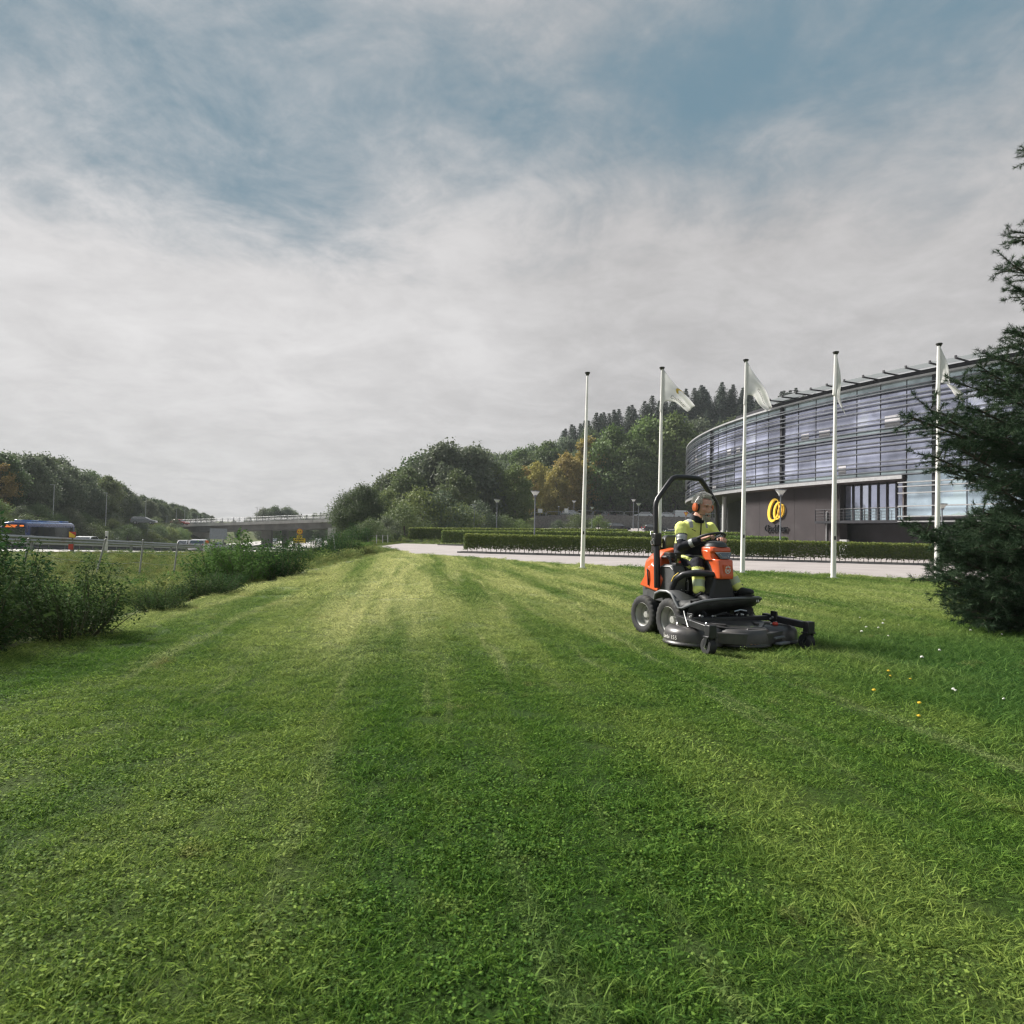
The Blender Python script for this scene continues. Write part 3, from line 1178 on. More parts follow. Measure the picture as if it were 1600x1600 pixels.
BU = Forest([bush_proto(bush(66, 1.25, 0.95, 0.062, 140), M_BUSH),
             bush_proto(bush(58, 1.25, 0.85, 0.056, 140), M_BUSH),
             bush_proto(bush(54, 1.0, 0.9, 0.056, 190), M_BUSH2),
             bush_proto(bush(30, 1.45, 0.55, 0.060, 90), M_BUSH)])
for (k, x, y, s, szz, lab) in [
        (0, -5.35, 6.35, 0.95, 1.05, 'dark leafy bush nearest the camera at the lawn edge'),
        (1, -4.75, 7.45, 0.78, 0.95, 'dark green bush whose right side spills onto the lawn'),
        (0, -6.2, 7.6, 1.05, 1.1, 'big dark bush with upright shoots in front of the guard rail'),
        (3, -5.9, 6.9, 1.0, 1.2, 'cluster of tall leafy shoots rising above the dark bushes'),
        (1, -7.3, 8.6, 1.1, 1.1, 'bush at the left edge below the bus'),
        (3, -6.9, 9.2, 1.05, 1.1, 'slender leafy shoots in front of the red and yellow marker'),
        (2, -5.7, 9.0, 0.75, 0.75, 'lighter green bush behind the dark bush on the lawn edge'),
        (2, -7.2, 10.8, 0.8, 0.75, 'bush behind the lighter green one near the leaning post'),
        (1, -5.25, 10.2, 0.55, 0.65, 'small dark bush hugging the lawn edge'),
        (2, -6.4, 12.2, 0.75, 0.62, 'broad low bush below the leaning fence posts'),
        (0, -5.7, 12.8, 0.70, 0.62, 'low dark bush in the middle of the lawn border'),
        (2, -8.4, 12.5, 0.9, 0.7, 'wide bush in the ditch beside the fence'),
        (1, -6.1, 14.6, 0.6, 0.6, 'low dark clump of leaves left of the round bush'),
        (2, -7.0, 17.2, 1.35, 0.98, 'round light green bush standing highest in the lawn border'),
        (0, -6.4, 18.6, 1.0, 0.95, 'dark green half of the round bush pair'),
        (2, -7.6, 19.6, 1.2, 0.95, 'light green bush directly behind the round one'),
        (2, -8.8, 28.0, 1.1, 1.1, 'bush in the ditch left of the thin grey post'),
        (0, -9.4, 34.0, 1.2, 1.0, 'dark bush at the foot of the grass bank'),
        (1, -9.8, 40.0, 1.3, 1.1, 'dark bush below the bend of the access road'),
        (2, -11.2, 44.0, 1.3, 1.1, 'light bush by the wire fence at the road bend'),
        (1, -12.8, 52.0, 1.3, 1.1, 'bush behind the wire fence posts'),
        (0, -13.4, 60.0, 1.5, 1.1, 'bush at the end of the wire fence'),
        (2, -14.8, 66.0, 1.5, 1.1, 'bush between the wire fence and the motorway')]:
    BU.put(k, x, y, s, lab, 'bush', None, z=gz(x, y) - 0.06, sz=szz)

# ------------------------------------------------------------------ meadow weeds on the motorway slope


def tuft_blades(n, R, L, W, lean=0.5, flop=0.4):
    a = rng.random(n) * 2 * pi
    r = R * np.sqrt(rng.random(n))
    C = np.stack([r * np.cos(a), r * np.sin(a), np.zeros(n) - 0.01], 1)
    d = rand_dir(n)
    d[:, 2] = np.abs(d[:, 2]) * 0.5 + 1.0 / max(lean, 0.05) * 0.5
    d = unit(d)
    side = unit(np.cross(d, rand_dir(n)))
    Ls = L * (0.55 + 0.6 * rng.random(n))[:, None]
    bend = unit(d * np.array([1, 1, 0]) + 1e-4) * Ls * flop
    w = W * (0.7 + 0.5 * rng.random(n))[:, None]
    p0a, p0b = C - side * w / 2, C + side * w / 2
    mid = C + d * Ls * 0.55 + bend * 0.15
    p1a, p1b = mid - side * w * 0.42, mid + side * w * 0.42
    tip = C + d * Ls * 0.9 + bend
    tip2 = tip + side * w * 0.08
    V = np.stack([p0a, p0b, p1b, p1a, tip, tip2], 1).reshape(-1, 3)
    b = np.arange(n)[:, None] * 6
    F = np.concatenate([b + np.array([[0, 1, 2, 3]]), b + np.array([[3, 2, 5, 4]])])
    rn = np.tile(rng.random(n), 2)
    return V, F, rn


def tuft_leafy(n, R, H, L):
    a = rng.random(n) * 2 * pi
    r = R * np.sqrt(rng.random(n))
    C = np.stack([r * np.cos(a), r * np.sin(a), H * (0.15 + 0.85 * rng.random(n))], 1)
    D = rand_dir(n)
    D[:, 2] *= 0.35
    N = unit(np.array([0, 0, 1.0]) + rng.normal(size=(n, 3)) * 0.5)
    V, F = leaf_arrays(C, unit(D), N, L * (0.6 + 0.8 * rng.random(n)), L * 0.7)
    return V, F, rng.random(n)


W0 = proto('weed_tuft', np_mesh('weed_tuft', *tuft_blades(60, 0.22, 0.5, 0.016, 0.45, 0.35)), M_WEED)
W1 = proto('weed_tuft', np_mesh('weed_tuft', *tuft_leafy(90, 0.28, 0.42, 0.075)), M_WEED)
W2 = proto('weed_tuft', np_mesh('weed_tuft', *tuft_leafy(80, 0.25, 0.6, 0.065)), M_BUSH2)
P, S, R_, I = [], [], [], []
n = 15000
yy = 4 + 86 * rng.random(n) ** 1.35
tt = rng.random(n)
for y, t_ in zip(yy, tt):
    e, xr = float(lawn_edge(y)), float(rail_x(y))
    x = e - 0.9 - (e - 0.9 - xr - 0.9) * t_
    dd = e - x
    hh = 0.55 + 0.5 * noise.noise((x * 0.3, y * 0.3, 9.0))
    sc = (0.45 + 0.75 * rng.random()) * (0.75 + hh * 0.4)
    if dd < 1.8:
        sc *= 0.35
    elif y > 30:
        sc *= 1.25
    if x < xr + 2.6:
        sc *= 0.38
    elif y > 16 and dd > 3.0:
        sc *= 0.62
    P.append((x, y, gz(x, y) - 0.02))
    S.append(sc)
    R_.append((rng.normal() * 0.1, rng.normal() * 0.1, rng.random() * 6.28))
    I.append(int(rng.choice([0, 1, 2], p=[0.45, 0.35, 0.2])))
# verge right of the fence, round the bend of the access road
for i in range(2600):
    y = 40 + 50 * rng.random()
    e = float(lawn_edge(y))
    x = e + 0.2 - 3.0 * rng.random()
    P.append((x, y, gz(x, y) - 0.03))
    S.append(0.25 + 0.3 * rng.random() + (0.9 if x < e - 1.6 else 0))
    R_.append((0, 0, rng.random() * 6.28))
    I.append(int(rng.integers(3)))
# far verges of the motorway and grass slope below the car park
for i in range(5200):
    y = 74 + 54 * rng.random()
    x = float(lawn_edge(y)) + 1 + 50 * rng.random()
    P.append((x, y, gz(x, y) - 0.02))
    S.append(0.5 + 0.5 * rng.random())
    R_.append((0, 0, rng.random() * 6.28))
    I.append(int(rng.choice([0, 1, 2])))
for i in range(4200):
    y = 40 + 120 * rng.random()
    x = float(rail_x(y)) - 28.5 - 14 * rng.random()
    P.append((x, y, gz(x, y) - 0.02))
    S.append(0.9 + 0.9 * rng.random())
    R_.append((0, 0, rng.random() * 6.28))
    I.append(int(rng.choice([0, 1, 2])))
scatter('meadow_weeds', P, S, R_, I, [W0, W1, W2])

# ------------------------------------------------------------------ lawn grass
B0 = proto('grass_tuft', np_mesh('grass_tuft', *tuft_blades(190, 0.13, 0.042, 0.0034, 0.75, 0.5)), M_BLADE)
B1 = proto('grass_tuft', np_mesh('grass_tuft', *tuft_blades(190, 0.13, 0.036, 0.0038, 1.0, 0.65)), M_BLADE)
B2 = proto('grass_tuft', np_mesh('grass_tuft', *tuft_leafy(100, 0.12, 0.030, 0.0140)), M_BLADE)
B3 = proto('grass_tuft', np_mesh('grass_tuft', *tuft_blades(80, 0.14, 0.080, 0.0040, 0.6, 0.55)), M_BLADE)
P, S, R_, I = [], [], [], []


def grow(d0, d1, dens, sc):
    area = 0.5 * (d1 * d1 - d0 * d0) * 1.75
    n_ = int(area * dens)
    d = np.sqrt(d0 * d0 + (d1 * d1 - d0 * d0) * rng.random(n_))
    u = (rng.random(n_) - 0.5) * 1.75
    for dd, uu in zip(d, u):
        x, y = uu * dd, dd
        e = float(lawn_edge(y))
        if x < e - 0.25 or y > lawn_far(x) - 0.03:
            continue
        k = 0.75 + 0.5 * noise.noise((x * 0.9, y * 0.9, 5))
        lx, ly = x - 2.39, y - 8.366
        a_, b_ = lx * 0.3746 - ly * 0.9272, lx * 0.9272 + ly * 0.3746
        if -0.9 < a_ < 0.95 and abs(b_) < 0.8:
            k *= 0.6
        r = rng.random()
        pat = noise.noise((x * 0.5, y * 0.5, 2.0))
        ty = 2 if r < (0.20 + 0.35 * pat) * (1 if y < 6 else 0.5) else (0 if r < 0.7 else 1)
        if x > 2.4 and y < 12 and rng.random() < 0.45 * sm((x - 2.4) / 1.5) and not (-1.2 < a_ < 1.2 and abs(b_) < 0.95):
            ty = 3
        P.append((x, y, 0.0))
        S.append(sc * (0.75 + 0.55 * rng.random()) * (0.8 + 0.3 * k))
        R_.append((rng.normal() * 0.10, rng.normal() * 0.10, rng.random() * 6.28))
        I.append(ty)


grow(1.2, 3.2, 210, 0.85)
grow(3.2, 6.0, 140, 0.95)
grow(6.0, 12.0, 75, 1.15)
grow(12.0, 22.0, 24, 1.8)
grow(22.0, 44.0, 8, 2.6)
scatter('lawn_grass', P, S, R_, I, [B0, B1, B2, B3])
N_GRASS = len(P)

# clover and dandelion heads in the longer grass on the right
M_WHITE_FL = mat('clover_white', (0.75, 0.74, 0.68), 0.8, var=0.1)
M_YEL_FL = mat('dandelion_yellow', (0.75, 0.50, 0.03), 0.8, var=0.1)


def flower(name, m, r):
    root = empty(name)
    s_ = MB()
    s_.tube([(0, 0, 0), (0.004, 0.002, 0.05)], 0.0015, 4)
    s_.build('stem', M_STEM, root)
    h_ = MB()
    for i in range(9):
        d = rand_dir(1)[0]
        h_.ball((0.004 + d[0] * r * 0.6, 0.002 + d[1] * r * 0.6, 0.055 + abs(d[2]) * r * 0.5), r * 0.5, 6, 4)
    h_.build('flower_head', m, root)
    return root


FW, FYL = flower('clover_flower', M_WHITE_FL, 0.016), flower('dandelion_flower', M_YEL_FL, 0.017)
for i, (px, py) in enumerate([(1354, 983), (1373, 983), (1379, 977), (1405, 978), (1388, 995), (1347, 990), (1517, 987), (1440, 1031), (1468, 1019), (1490, 1080), (1494, 1081), (1382, 971), (1569, 1094), (1495, 958), (1344, 966), (1425, 953), (1565, 993)]):
    o = FW if i == 0 else copy_tree(FW)
    p = on_ground(px, py, 0.03)
    o.location = (p.x, p.y, 0.0)
    o.rotation_euler = (0, 0, rng.random() * 6)
    o.scale = (0.65 + 0.45 * rng.random(),) * 3
    tag(o, 'small white clover head in the long grass right of the mower', 'flower', 'white clover heads')
for i, (px, py) in enumerate([(1388, 1051), (1391, 1057), (1422, 1062), (1365, 1082), (1436, 1102), (1435, 1121)]):
    o = FYL if i == 0 else copy_tree(FYL)
    p = on_ground(px, py, 0.03)
    o.location = (p.x, p.y, 0.0)
    o.scale = (0.62 + 0.3 * rng.random(),) * 3
    tag(o, 'small yellow dandelion in the grass right of the mower', 'flower', 'yellow dandelions')

# ------------------------------------------------------------------ hedges


def hedge(a, b, h, th, L, dens, label, z0=0.0, legs=True, zb=0.0):
    """clipped hedge from a to b: leafy box shell above a row of bare stems, on a kerbed bed"""
    a, b = Vector((a[0], a[1], 0)), Vector((b[0], b[1], 0))
    ln = (b - a).length
    rz = math.atan2(b.y - a.y, b.x - a.x)
    root = empty('hedge', (a.x, a.y, z0), rz, label, 'hedge')
    root.rotation_euler = (0, -math.atan2(zb, ln), rz)
    lo = 0.24 if legs else 0.02
    C, N = [], []

    def face(n_, fn_, nn):
        u, v = rng.random(n_), rng.random(n_)
        C.append(np.stack(fn_(u, v), 1))
        N.append(np.tile(np.array(nn, float), (n_, 1)))
    one = np.ones
    ragged = lambda u: lo + 0.10 * np.array([noise.noise((x * ln * 1.3, 0, 4)) for x in u]) + 0.05
    n_f = int(ln * (h - lo) * dens)
    for sg in (-1, 1):
        face(n_f if sg < 0 else n_f // 3, lambda u, v: [u * ln, sg * th / 2 * one(len(u)) - 0.10 * sg * rng.random(len(u)), ragged(u) + (h - ragged(u)) * v], (0, sg, 0.1))
    face(int(ln * th * dens), lambda u, v: [u * ln, (v - 0.5) * th, h + 0 * u], (0, 0, 1))
    for sg in (0, 1):
        face(int(th * h * dens), lambda u, v: [sg * ln + 0 * u, (v - 0.5) * th, lo + (h - lo) * u], (sg * 2 - 1, 0, 0))
    face(n_f, lambda u, v: [u * ln, (rng.random(len(u)) - 0.5) * th * 0.8, lo + 0.05 + (h - lo - 0.1) * v], (0, 0, 1))
    C, N = np.concatenate(C), np.concatenate(N)
    n_ = len(C)
    C = C + rng.normal(size=C.shape) * 0.028
    C[:, 1] += 0.05 * np.sin(C[:, 0] * 2.1) * 0.6
    D = unit(N * 0.35 + rand_dir(n_) * np.array([1, 1, 0.7]))
    NN = unit(N + rand_dir(n_) * 0.7)
    top = sm((C[:, 2] - (h - 0.16)) / 0.2)  # upper leaves tinted lighter: the sunlit hedge top painted into the leaf colour
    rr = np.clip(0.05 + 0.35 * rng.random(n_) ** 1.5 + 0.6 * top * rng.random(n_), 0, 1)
    V_, F_ = leaf_arrays(C, D, NN, L * (0.7 + 0.6 * rng.random(n_)), L * 0.7)
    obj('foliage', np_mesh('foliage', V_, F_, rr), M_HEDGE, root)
    if legs:
        s_ = MB()
        x = 0.1
        while x < ln:
            w = rng.normal() * 0.04
            s_.tube([(x, rng.normal() * 0.05, -0.02), (x + w, w, 0.45), (x + w * 2, 0, h * 0.8)], [0.020, 0.016, 0.008], 5, caps=False)
            x += 0.24 + 0.12 * rng.random()
        s_.build('stem', M_BARK, root)['kind'] = 'stuff'
    bd = MB()
    bd.box((ln / 2, 0, 0.02), (ln + 0.5, th + 0.2, 0.06))
    bd.build('soil_bed', M_SOIL, root)
    kb = MB()
    n_k = int((ln + 0.9) / 1.0)
    for sg in (-1, 1):
        for i in range(n_k):
            kb.box((-0.42 + (i + 0.5) * (ln + 0.9) / n_k, sg * (th / 2 + 0.18), 0.035), ((ln + 0.9) / n_k - 0.015, 0.14, 0.12))
    for sg in (0, 1):
        kb.box((-0.36 + sg * (ln + 0.72), 0, 0.033), (0.13, th + 0.2, 0.12))
    kb.build('kerb', M_KERB, root, smooth=False)
    return root


hedge((-2.9, 43.6), (27.0, 39.4), 1.16, 0.75, 0.095, 640, 'long front hedge clipped square along the access road behind the mower')
hedge((-6.9, 69.2), (21.5, 64.5), 1.42, 0.8, 0.15, 260, 'second clipped hedge just behind the front one', zb=0.4)
hedge((-12.2, 82.0), (13.5, 80.0), 1.55, 0.8, 0.16, 240, 'tall dark hedge at the far end of the access road', z0=0.15, zb=0.35)
hedge((10.8, 50.5), (19.8, 49.2), 1.42, 0.8, 0.12, 340, 'short yellow green hedge in front of the concrete wall', z0=0.0)

# ------------------------------------------------------------------ big pine at the right edge


def build_pine():
    base = Vector((9.0, 11.2, 0))
    root = empty('pine_tree', base, 0, 'big dark pine with drooping branches cut by the right edge', 'tree')
    H = 9.0
    tr = MB()
    tr.tube([(0, 0, -0.3), (0.05, 0, 1), (0.0, 0.05, 3), (-0.1, 0, 6), (-0.05, 0, H)], [0.24, 0.19, 0.16, 0.10, 0.02], 10)
    tr.build('trunk', M_BARK, root)
    br = MB()
    tips_px = [(1580, 412, 10.4), (1598, 455, 10.6), (1598, 520, 10.6), (1535, 575, 10.0), (1560, 560, 10.6), (1421, 650, 9.6), (1450, 640, 10.0), (1480, 655, 9.2), (1500, 600, 10.8),
               (1455, 712, 9.8), (1480, 735, 10.2), (1500, 700, 9.4), (1430, 830, 9.6), (1452, 842, 9.8), (1475, 850, 9.5), 
               (1467, 890, 9.9), (1462, 905, 9.7), (1475, 925, 9.5), (1492, 950, 9.4), (1470, 875, 10.2), (1520, 965, 9.2), (1545, 930, 9.1), (1480, 905, 9.4), (1500, 930, 9.7), (1515, 955, 10.2), (1490, 870, 10.6), (1530, 980, 9.6), (1560, 990, 9.9), (1590, 985, 9.4),
               (1498, 824, 10.2), (1525, 815, 9.6), (1552, 830, 9.3), (1575, 815, 9.0), (1592, 832, 9.2), (1510, 838, 9.8), (1535, 800, 10.6), (1540, 850, 9.0), (1560, 760, 9.1), (1570, 680, 9.2), (1560, 900, 9.0), (1530, 640, 9.6), (1590, 620, 9.1), (1590, 740, 8.9), (1595, 850, 8.8), (1595, 920, 8.9), (1525, 700, 9.8), (1520, 820, 9.6),
               (1580, 580, 10.8), (1555, 610, 10.2), (1545, 720, 10.9), (1550, 800, 11.0), (1540, 880, 11.0), (1575, 940, 10.9), (1585, 800, 10.4), (1530, 920, 10.4), (1510, 880, 9.8), (1490, 690, 10.4), (1540, 660, 10.5), (1570, 840, 9.9), (1585, 890, 9.7), (1600, 780, 9.5), (1600, 660, 10.0)]
    tips = [at(*t_) - base for t_ in tips_px]
    # branches on the far and right sides
    for i in range(34):
        a = -1.25 + 3.0 * rng.random()
        z = 0.4 + 7.8 * rng.random()
        r_ = (3.4 - z * 0.36) * (0.75 + 0.3 * rng.random())
        tips.append(Vector((r_ * math.cos(a), r_ * math.sin(a), z)))
    C, D = [], []

    def tuft(p, d, k):
        C.append((p, d, k))
    for tp in tips:
        tp = Vector(tp)
        tp.z = max(tp.z, 0.12)
        r_ = math.hypot(tp.x, tp.y)
        z0 = min(max(tp.z - 0.12 * r_ + 0.25 * rng.random(), 0.35), H * 0.95)
        p0 = Vector((0, 0, z0))
        m1 = p0.lerp(tp, 0.5) + Vector((0, 0, -0.06 * r_ + rng.normal() * 0.04))
        nseg = 10
        pts = [p0 * (1 - s) ** 2 + m1 * 2 * s * (1 - s) + tp * s * s for s in [i / nseg for i in range(nseg + 1)]]
        br.tube(pts, [0.05 * (1 - 0.85 * i / nseg) * (0.5 + 0.2 * r_) * 0.6 + 0.004 for i in range(nseg + 1)], 6, caps=False)
        # side twigs
        ntw = int(9 + r_ * 6)
        for j in range(ntw):
            s = 0.25 + 0.75 * (j + rng.random()) / ntw
            q = p0 * (1 - s) ** 2 + m1 * 2 * s * (1 - s) + tp * s * s
            dr = (tp - p0).normalized()
            sd_ = dr.cross(Vector((0, 0, 1))).normalized() * (1 if j % 2 else -1)
            d = (dr * 0.7 + sd_ * (0.5 + 0.4 * rng.random()) + Vector((0, 0, 0.15 + 0.35 * rng.normal()))).normalized()
            ll = (0.20 + 0.30 * rng.random()) * (1.15 - 0.6 * s)
            e_ = q + d * ll
            e_.z = max(e_.z, 0.06)
            br.tube([q, q.lerp(e_, 0.5) + Vector((0, 0, -0.01)), e_], [0.008, 0.006, 0.004], 4, caps=False)
            nt = max(3, int(ll / 0.075))
            for m_ in range(nt):
                f = (m_ + 1) / nt
                tuft(q.lerp(e_, f), d, 1.0)
                if m_ == nt - 1:
                    for _ in range(2):
                        d2 = (d + Vector(rng.normal(size=3)) * 0.5).normalized()
                        e2 = e_ + d2 * 0.09
                        tuft(e2, d2, 1.0)
        tuft(tp, (tp - m1).normalized(), 1.2)
        for _ in range(3):
            d2 = ((tp - m1).normalized() + Vector(rng.normal(size=3)) * 0.45).normalized()
            tuft(tp + d2 * 0.08, d2, 1.0)
    br.build('branch', M_BARK, root)
    # needles
    nn = 32
    cc = np.array([p for p, d, k in C])
    dd = np.array([d for p, d, k in C])
    n_ = len(cc)
    Cn = np.repeat(cc, nn, 0)
    Dn = np.repeat(dd, nn, 0)
    q = unit(Dn * 0.75 + rand_dir(n_ * nn))
    Cn = Cn + Dn * (rng.random((n_ * nn, 1)) - 0.5) * 0.07
    ln = 0.055 + 0.045 * rng.random(n_ * nn)
    sd_ = unit(np.cross(q, rand_dir(n_ * nn)))
    w = 0.0072
    V_ = np.stack([Cn - sd_ * w / 2, Cn + sd_ * w / 2, Cn + q * ln[:, None]], 1).reshape(-1, 3)
    F_ = np.arange(3 * n_ * nn).reshape(-1, 3)
    rn = np.repeat(rng.random(n_), nn) * 0.6 + rng.random(n_ * nn) * 0.4
    o = obj('needles', np_mesh('needles', V_, F_, rn), M_PINE, root)
    o['kind'] = 'stuff'
    return root, n_


PINE, n_tufts = build_pine()
print('counts: hill', n_hill, 'grass', N_GRASS, 'pine tufts', n_tufts)
# ------------------------------------------------------------------ office building
BC, BR = Vector((89.8, 84.0, 0)), 66.0
ROOF_Z, CAP_Z, SOF_Z = 13.66, 14.26, 6.68
BAY = math.radians(1.94)
PHI0 = math.radians(2.0)            # a thick column stands here and every seventh bay


def bp(phi, r=BR, z=0.0):
    return Vector((BC.x - r * math.cos(phi), BC.y - r * math.sin(phi), z))


def nrm(phi):
    return Vector((-math.cos(phi), -math.sin(phi), 0))


M_GLASS = glassmat('office_glass', (0.80, 0.80, 0.95), 0.03, base=(0.60, 0.63, 0.80), metal=0.72, rnd=0.16)
M_GLASSG = glassmat('spandrel_glass', (0.75, 0.88, 0.88), 0.08, base=(0.42, 0.50, 0.53), metal=0.5, rnd=0.06)
M_GLASSL = glassmat('lower_glass', (0.82, 0.92, 1.0), 0.02, base=(0.58, 0.70, 0.80), metal=0.7, rnd=0.08)
M_ALU = mat('aluminium_louver', (0.13, 0.138, 0.155), 0.42, 0.6, var=0.08, scale=2)
M_ALUL = mat('light_metal_trim', (0.42, 0.42, 0.43), 0.4, 0.6, var=0.06)
M_DARKM = mat('dark_metal', (0.022, 0.022, 0.028), 0.5, 0.3, var=0.2)
M_CONC = mat('brown_concrete', (0.044, 0.038, 0.040), 0.9, spec=0.2, var=0.12, scale=0.7, bump=0.12, bscale=9, dirt=(0.066, 0.059, 0.061), dscale=0.35)
M_CONCD = mat('dark_recess_wall', (0.045, 0.042, 0.048), 0.9, var=0.2, scale=1)
M_SOFFIT = mat('soffit_board', (0.075, 0.062, 0.06), 0.8, var=0.2, scale=1)
M_WHITEW = mat('pale_column', (0.42, 0.42, 0.42), 0.7, var=0.1)
M_YELLOW = mat('sign_yellow', (0.80, 0.52, 0.06), 0.4, var=0.05)
M_BLACK = mat('sign_black', (0.012, 0.012, 0.016), 0.35, var=0.1)
M_CANOPY = leafmat('canopy_glass', (0.55, 0.57, 0.58), (0.55, 0.57, 0.58), 0.7, 0, 0)
M_ROOM = mat('interior_wall', (0.16, 0.15, 0.15), 0.9)
M_BLIND = mat('window_blind', (0.50, 0.49, 0.52), 0.8, var=0.06)

bld = empty('office_building', (BC.x - BR, BC.y, 0), 0, 'curved glass office building with horizontal louvers above a brown concrete base', 'building')
BO = Vector(bld.location)


def arc_band(name, r0, r1, z0, z1, p0, p1, m, step=math.radians(0.97), parent=bld):
    """curved slab between radii and heights"""
    k = max(2, int(round((p1 - p0) / step)) + 1)
    rings = []
    for i in range(k):
        a = p0 + (p1 - p0) * i / (k - 1)
        rings.append([bp(a, r0, z0) - BO, bp(a, r1, z0) - BO, bp(a, r1, z1) - BO, bp(a, r0, z1) - BO])
    b = MB()
    b.loft(rings)
    return b.build(name, m, parent)


PL, PRR = math.radians(-15.2), math.radians(44)      # left and right ends of the facade
n0 = int(math.floor((PL - PHI0) / BAY))
phis = [PHI0 + BAY * i for i in range(n0 + 1, int((PRR - PHI0) / BAY) + 1)]
phis = [p for p in phis if p > PL + BAY * 0.3]
edges = [PL] + phis + [PRR]
FLOORS = [(6.68, 7.04, 'spandrel_panel'), (7.04, 10.17, 'pane'), (10.17, 10.53, 'spandrel_panel'), (10.53, 13.46, 'pane'), (13.46, 14.2, 'spandrel_panel')]
LOWER = math.radians(27.1)                            # right of this the glass reaches down to the ground floor
share = {}


def pane(name, a, b, z0, z1, m, r=BR):
    g = MB()
    q = [bp(a + 0.0006, r, z0 + 0.02), bp(b - 0.0006, r, z0 + 0.02), bp(b - 0.0006, r, z1 - 0.02), bp(a + 0.0006, r, z1 - 0.02)]
    inn = [p - nrm((a + b) / 2) * 0.05 for p in q]
    g.loft([[p - BO for p in inn], [p - BO for p in q]])
    return g.build(name, m, bld, smooth=False)


for a, b in zip(edges[:-1], edges[1:]):
    for z0, z1, nm in FLOORS:
        pane(nm, a, b, z0, z1, M_GLASS if nm == 'pane' else M_GLASSG)
    if a >= LOWER - 0.02:
        pane('pane', a, b, 4.17, 6.66, M_GLASSL)
        pane('pane', a, b, 3.39, 4.15, M_GLASSL)
    if rng.random() < 0.35:                            # white blinds partly drawn behind some panes show as paler strips
        zc = 7.1 if rng.random() < 0.5 else 10.6
        u0 = a + (b - a) * 0.15
        pane('window_blind', u0, u0 + (b - a) * (0.25 + 0.4 * rng.random()), zc, zc + 0.55 + 0.5 * rng.random(), M_BLIND, BR + 0.012)
for i, p in enumerate(phis):
    thick = (round((p - PHI0) / BAY)) % 7 == 0
    w, d = (0.30, 0.24) if thick else (0.05, 0.06)
    z0 = 3.37 if p >= LOWER - 0.01 else SOF_Z
    rot = Matrix.Rotation(p, 3, 'Z')
    b_ = MB()
    b_.box(bp(p, BR + d / 2 - 0.03, (z0 + CAP_Z) / 2) - BO, (d, w, CAP_Z - z0 - 0.02), rot)
    b_.build('column' if thick else 'mullion', M_DARKM, bld, smooth=False)
for z in (6.70, 7.04, 7.49, 7.84, 8.65, 9.15, 9.46, 9.94, 10.19, 10.53, 10.97, 11.30, 12.15, 12.63, 12.96, 13.46, 13.67):
    arc_band('louver', BR + 0.20, BR + 0.42, z - 0.045, z + 0.035, PL - math.radians(1.2), PRR, M_ALU)
for z in (6.05, 5.72, 5.2, 4.17, 3.37, 2.97):
    arc_band('louver', BR + 0.14, BR + 0.30, z - 0.045, z + 0.035, LOWER - 0.006, PRR, M_ALUL)
arc_band('roof_cap', BR - 0.5, BR + 0.38, CAP_Z - 0.08, CAP_Z + 0.08, PL - math.radians(0.8), PRR, M_ALUL)
arc_band('fascia', BR - 0.25, BR + 0.02, CAP_Z + 0.085, 14.75, math.radians(8), PRR, M_DARKM)
arc_band('roof', BR - 26, BR - 0.3, 13.9, CAP_Z - 0.1, PL, PRR, M_CONCD, math.radians(3))
arc_band('soffit', BR - 9, BR + 0.30, 6.30, 6.62, PL, LOWER, M_SOFFIT)
arc_band('soffit_edge', BR + 0.305, BR + 0.40, 6.34, 6.64, PL, LOWER, M_ALUL)
arc_band('floor_slab', BR - 9, BR - 0.3, 6.66, 6.75, PL, PRR, M_CONCD, math.radians(3))
arc_band('core_wall', BR - 10, BR - 9, 0, 13.8, PL, PRR, M_CONCD, math.radians(3))
arc_band('end_wall', BR - 9, BR - 0.02, 6.7, 14.1, PL - 0.004, PL - 0.0005, M_GLASSG)
# roof-edge canopy: dark brackets carrying pale glass
for i, ph in enumerate(np.arange(14.0, 43.5, 1.55)):
    p = math.radians(ph)
    b_ = MB()
    rot = Matrix.Rotation(p, 3, 'Z')
    b_.box(bp(p, BR + 0.55, 14.80) - BO, (1.9, 0.13, 0.10), rot)
    b_.box(bp(p, BR + 1.47, 14.87) - BO, (0.10, 0.14, 0.22), rot)
    b_.build('bracket', M_DARKM, bld, smooth=False)
    p1 = math.radians(ph + 1.55)
    g_ = MB()
    g_.loft([[bp(p + 0.001, BR + 0.05, z) - BO, bp(p + 0.001, BR + 1.40, z) - BO, bp(p1 - 0.001, BR + 1.40, z) - BO, bp(p1 - 0.001, BR + 0.05, z) - BO] for z in (14.865, 14.89)])
    g_.build('canopy_panel', M_CANOPY, bld, smooth=False)
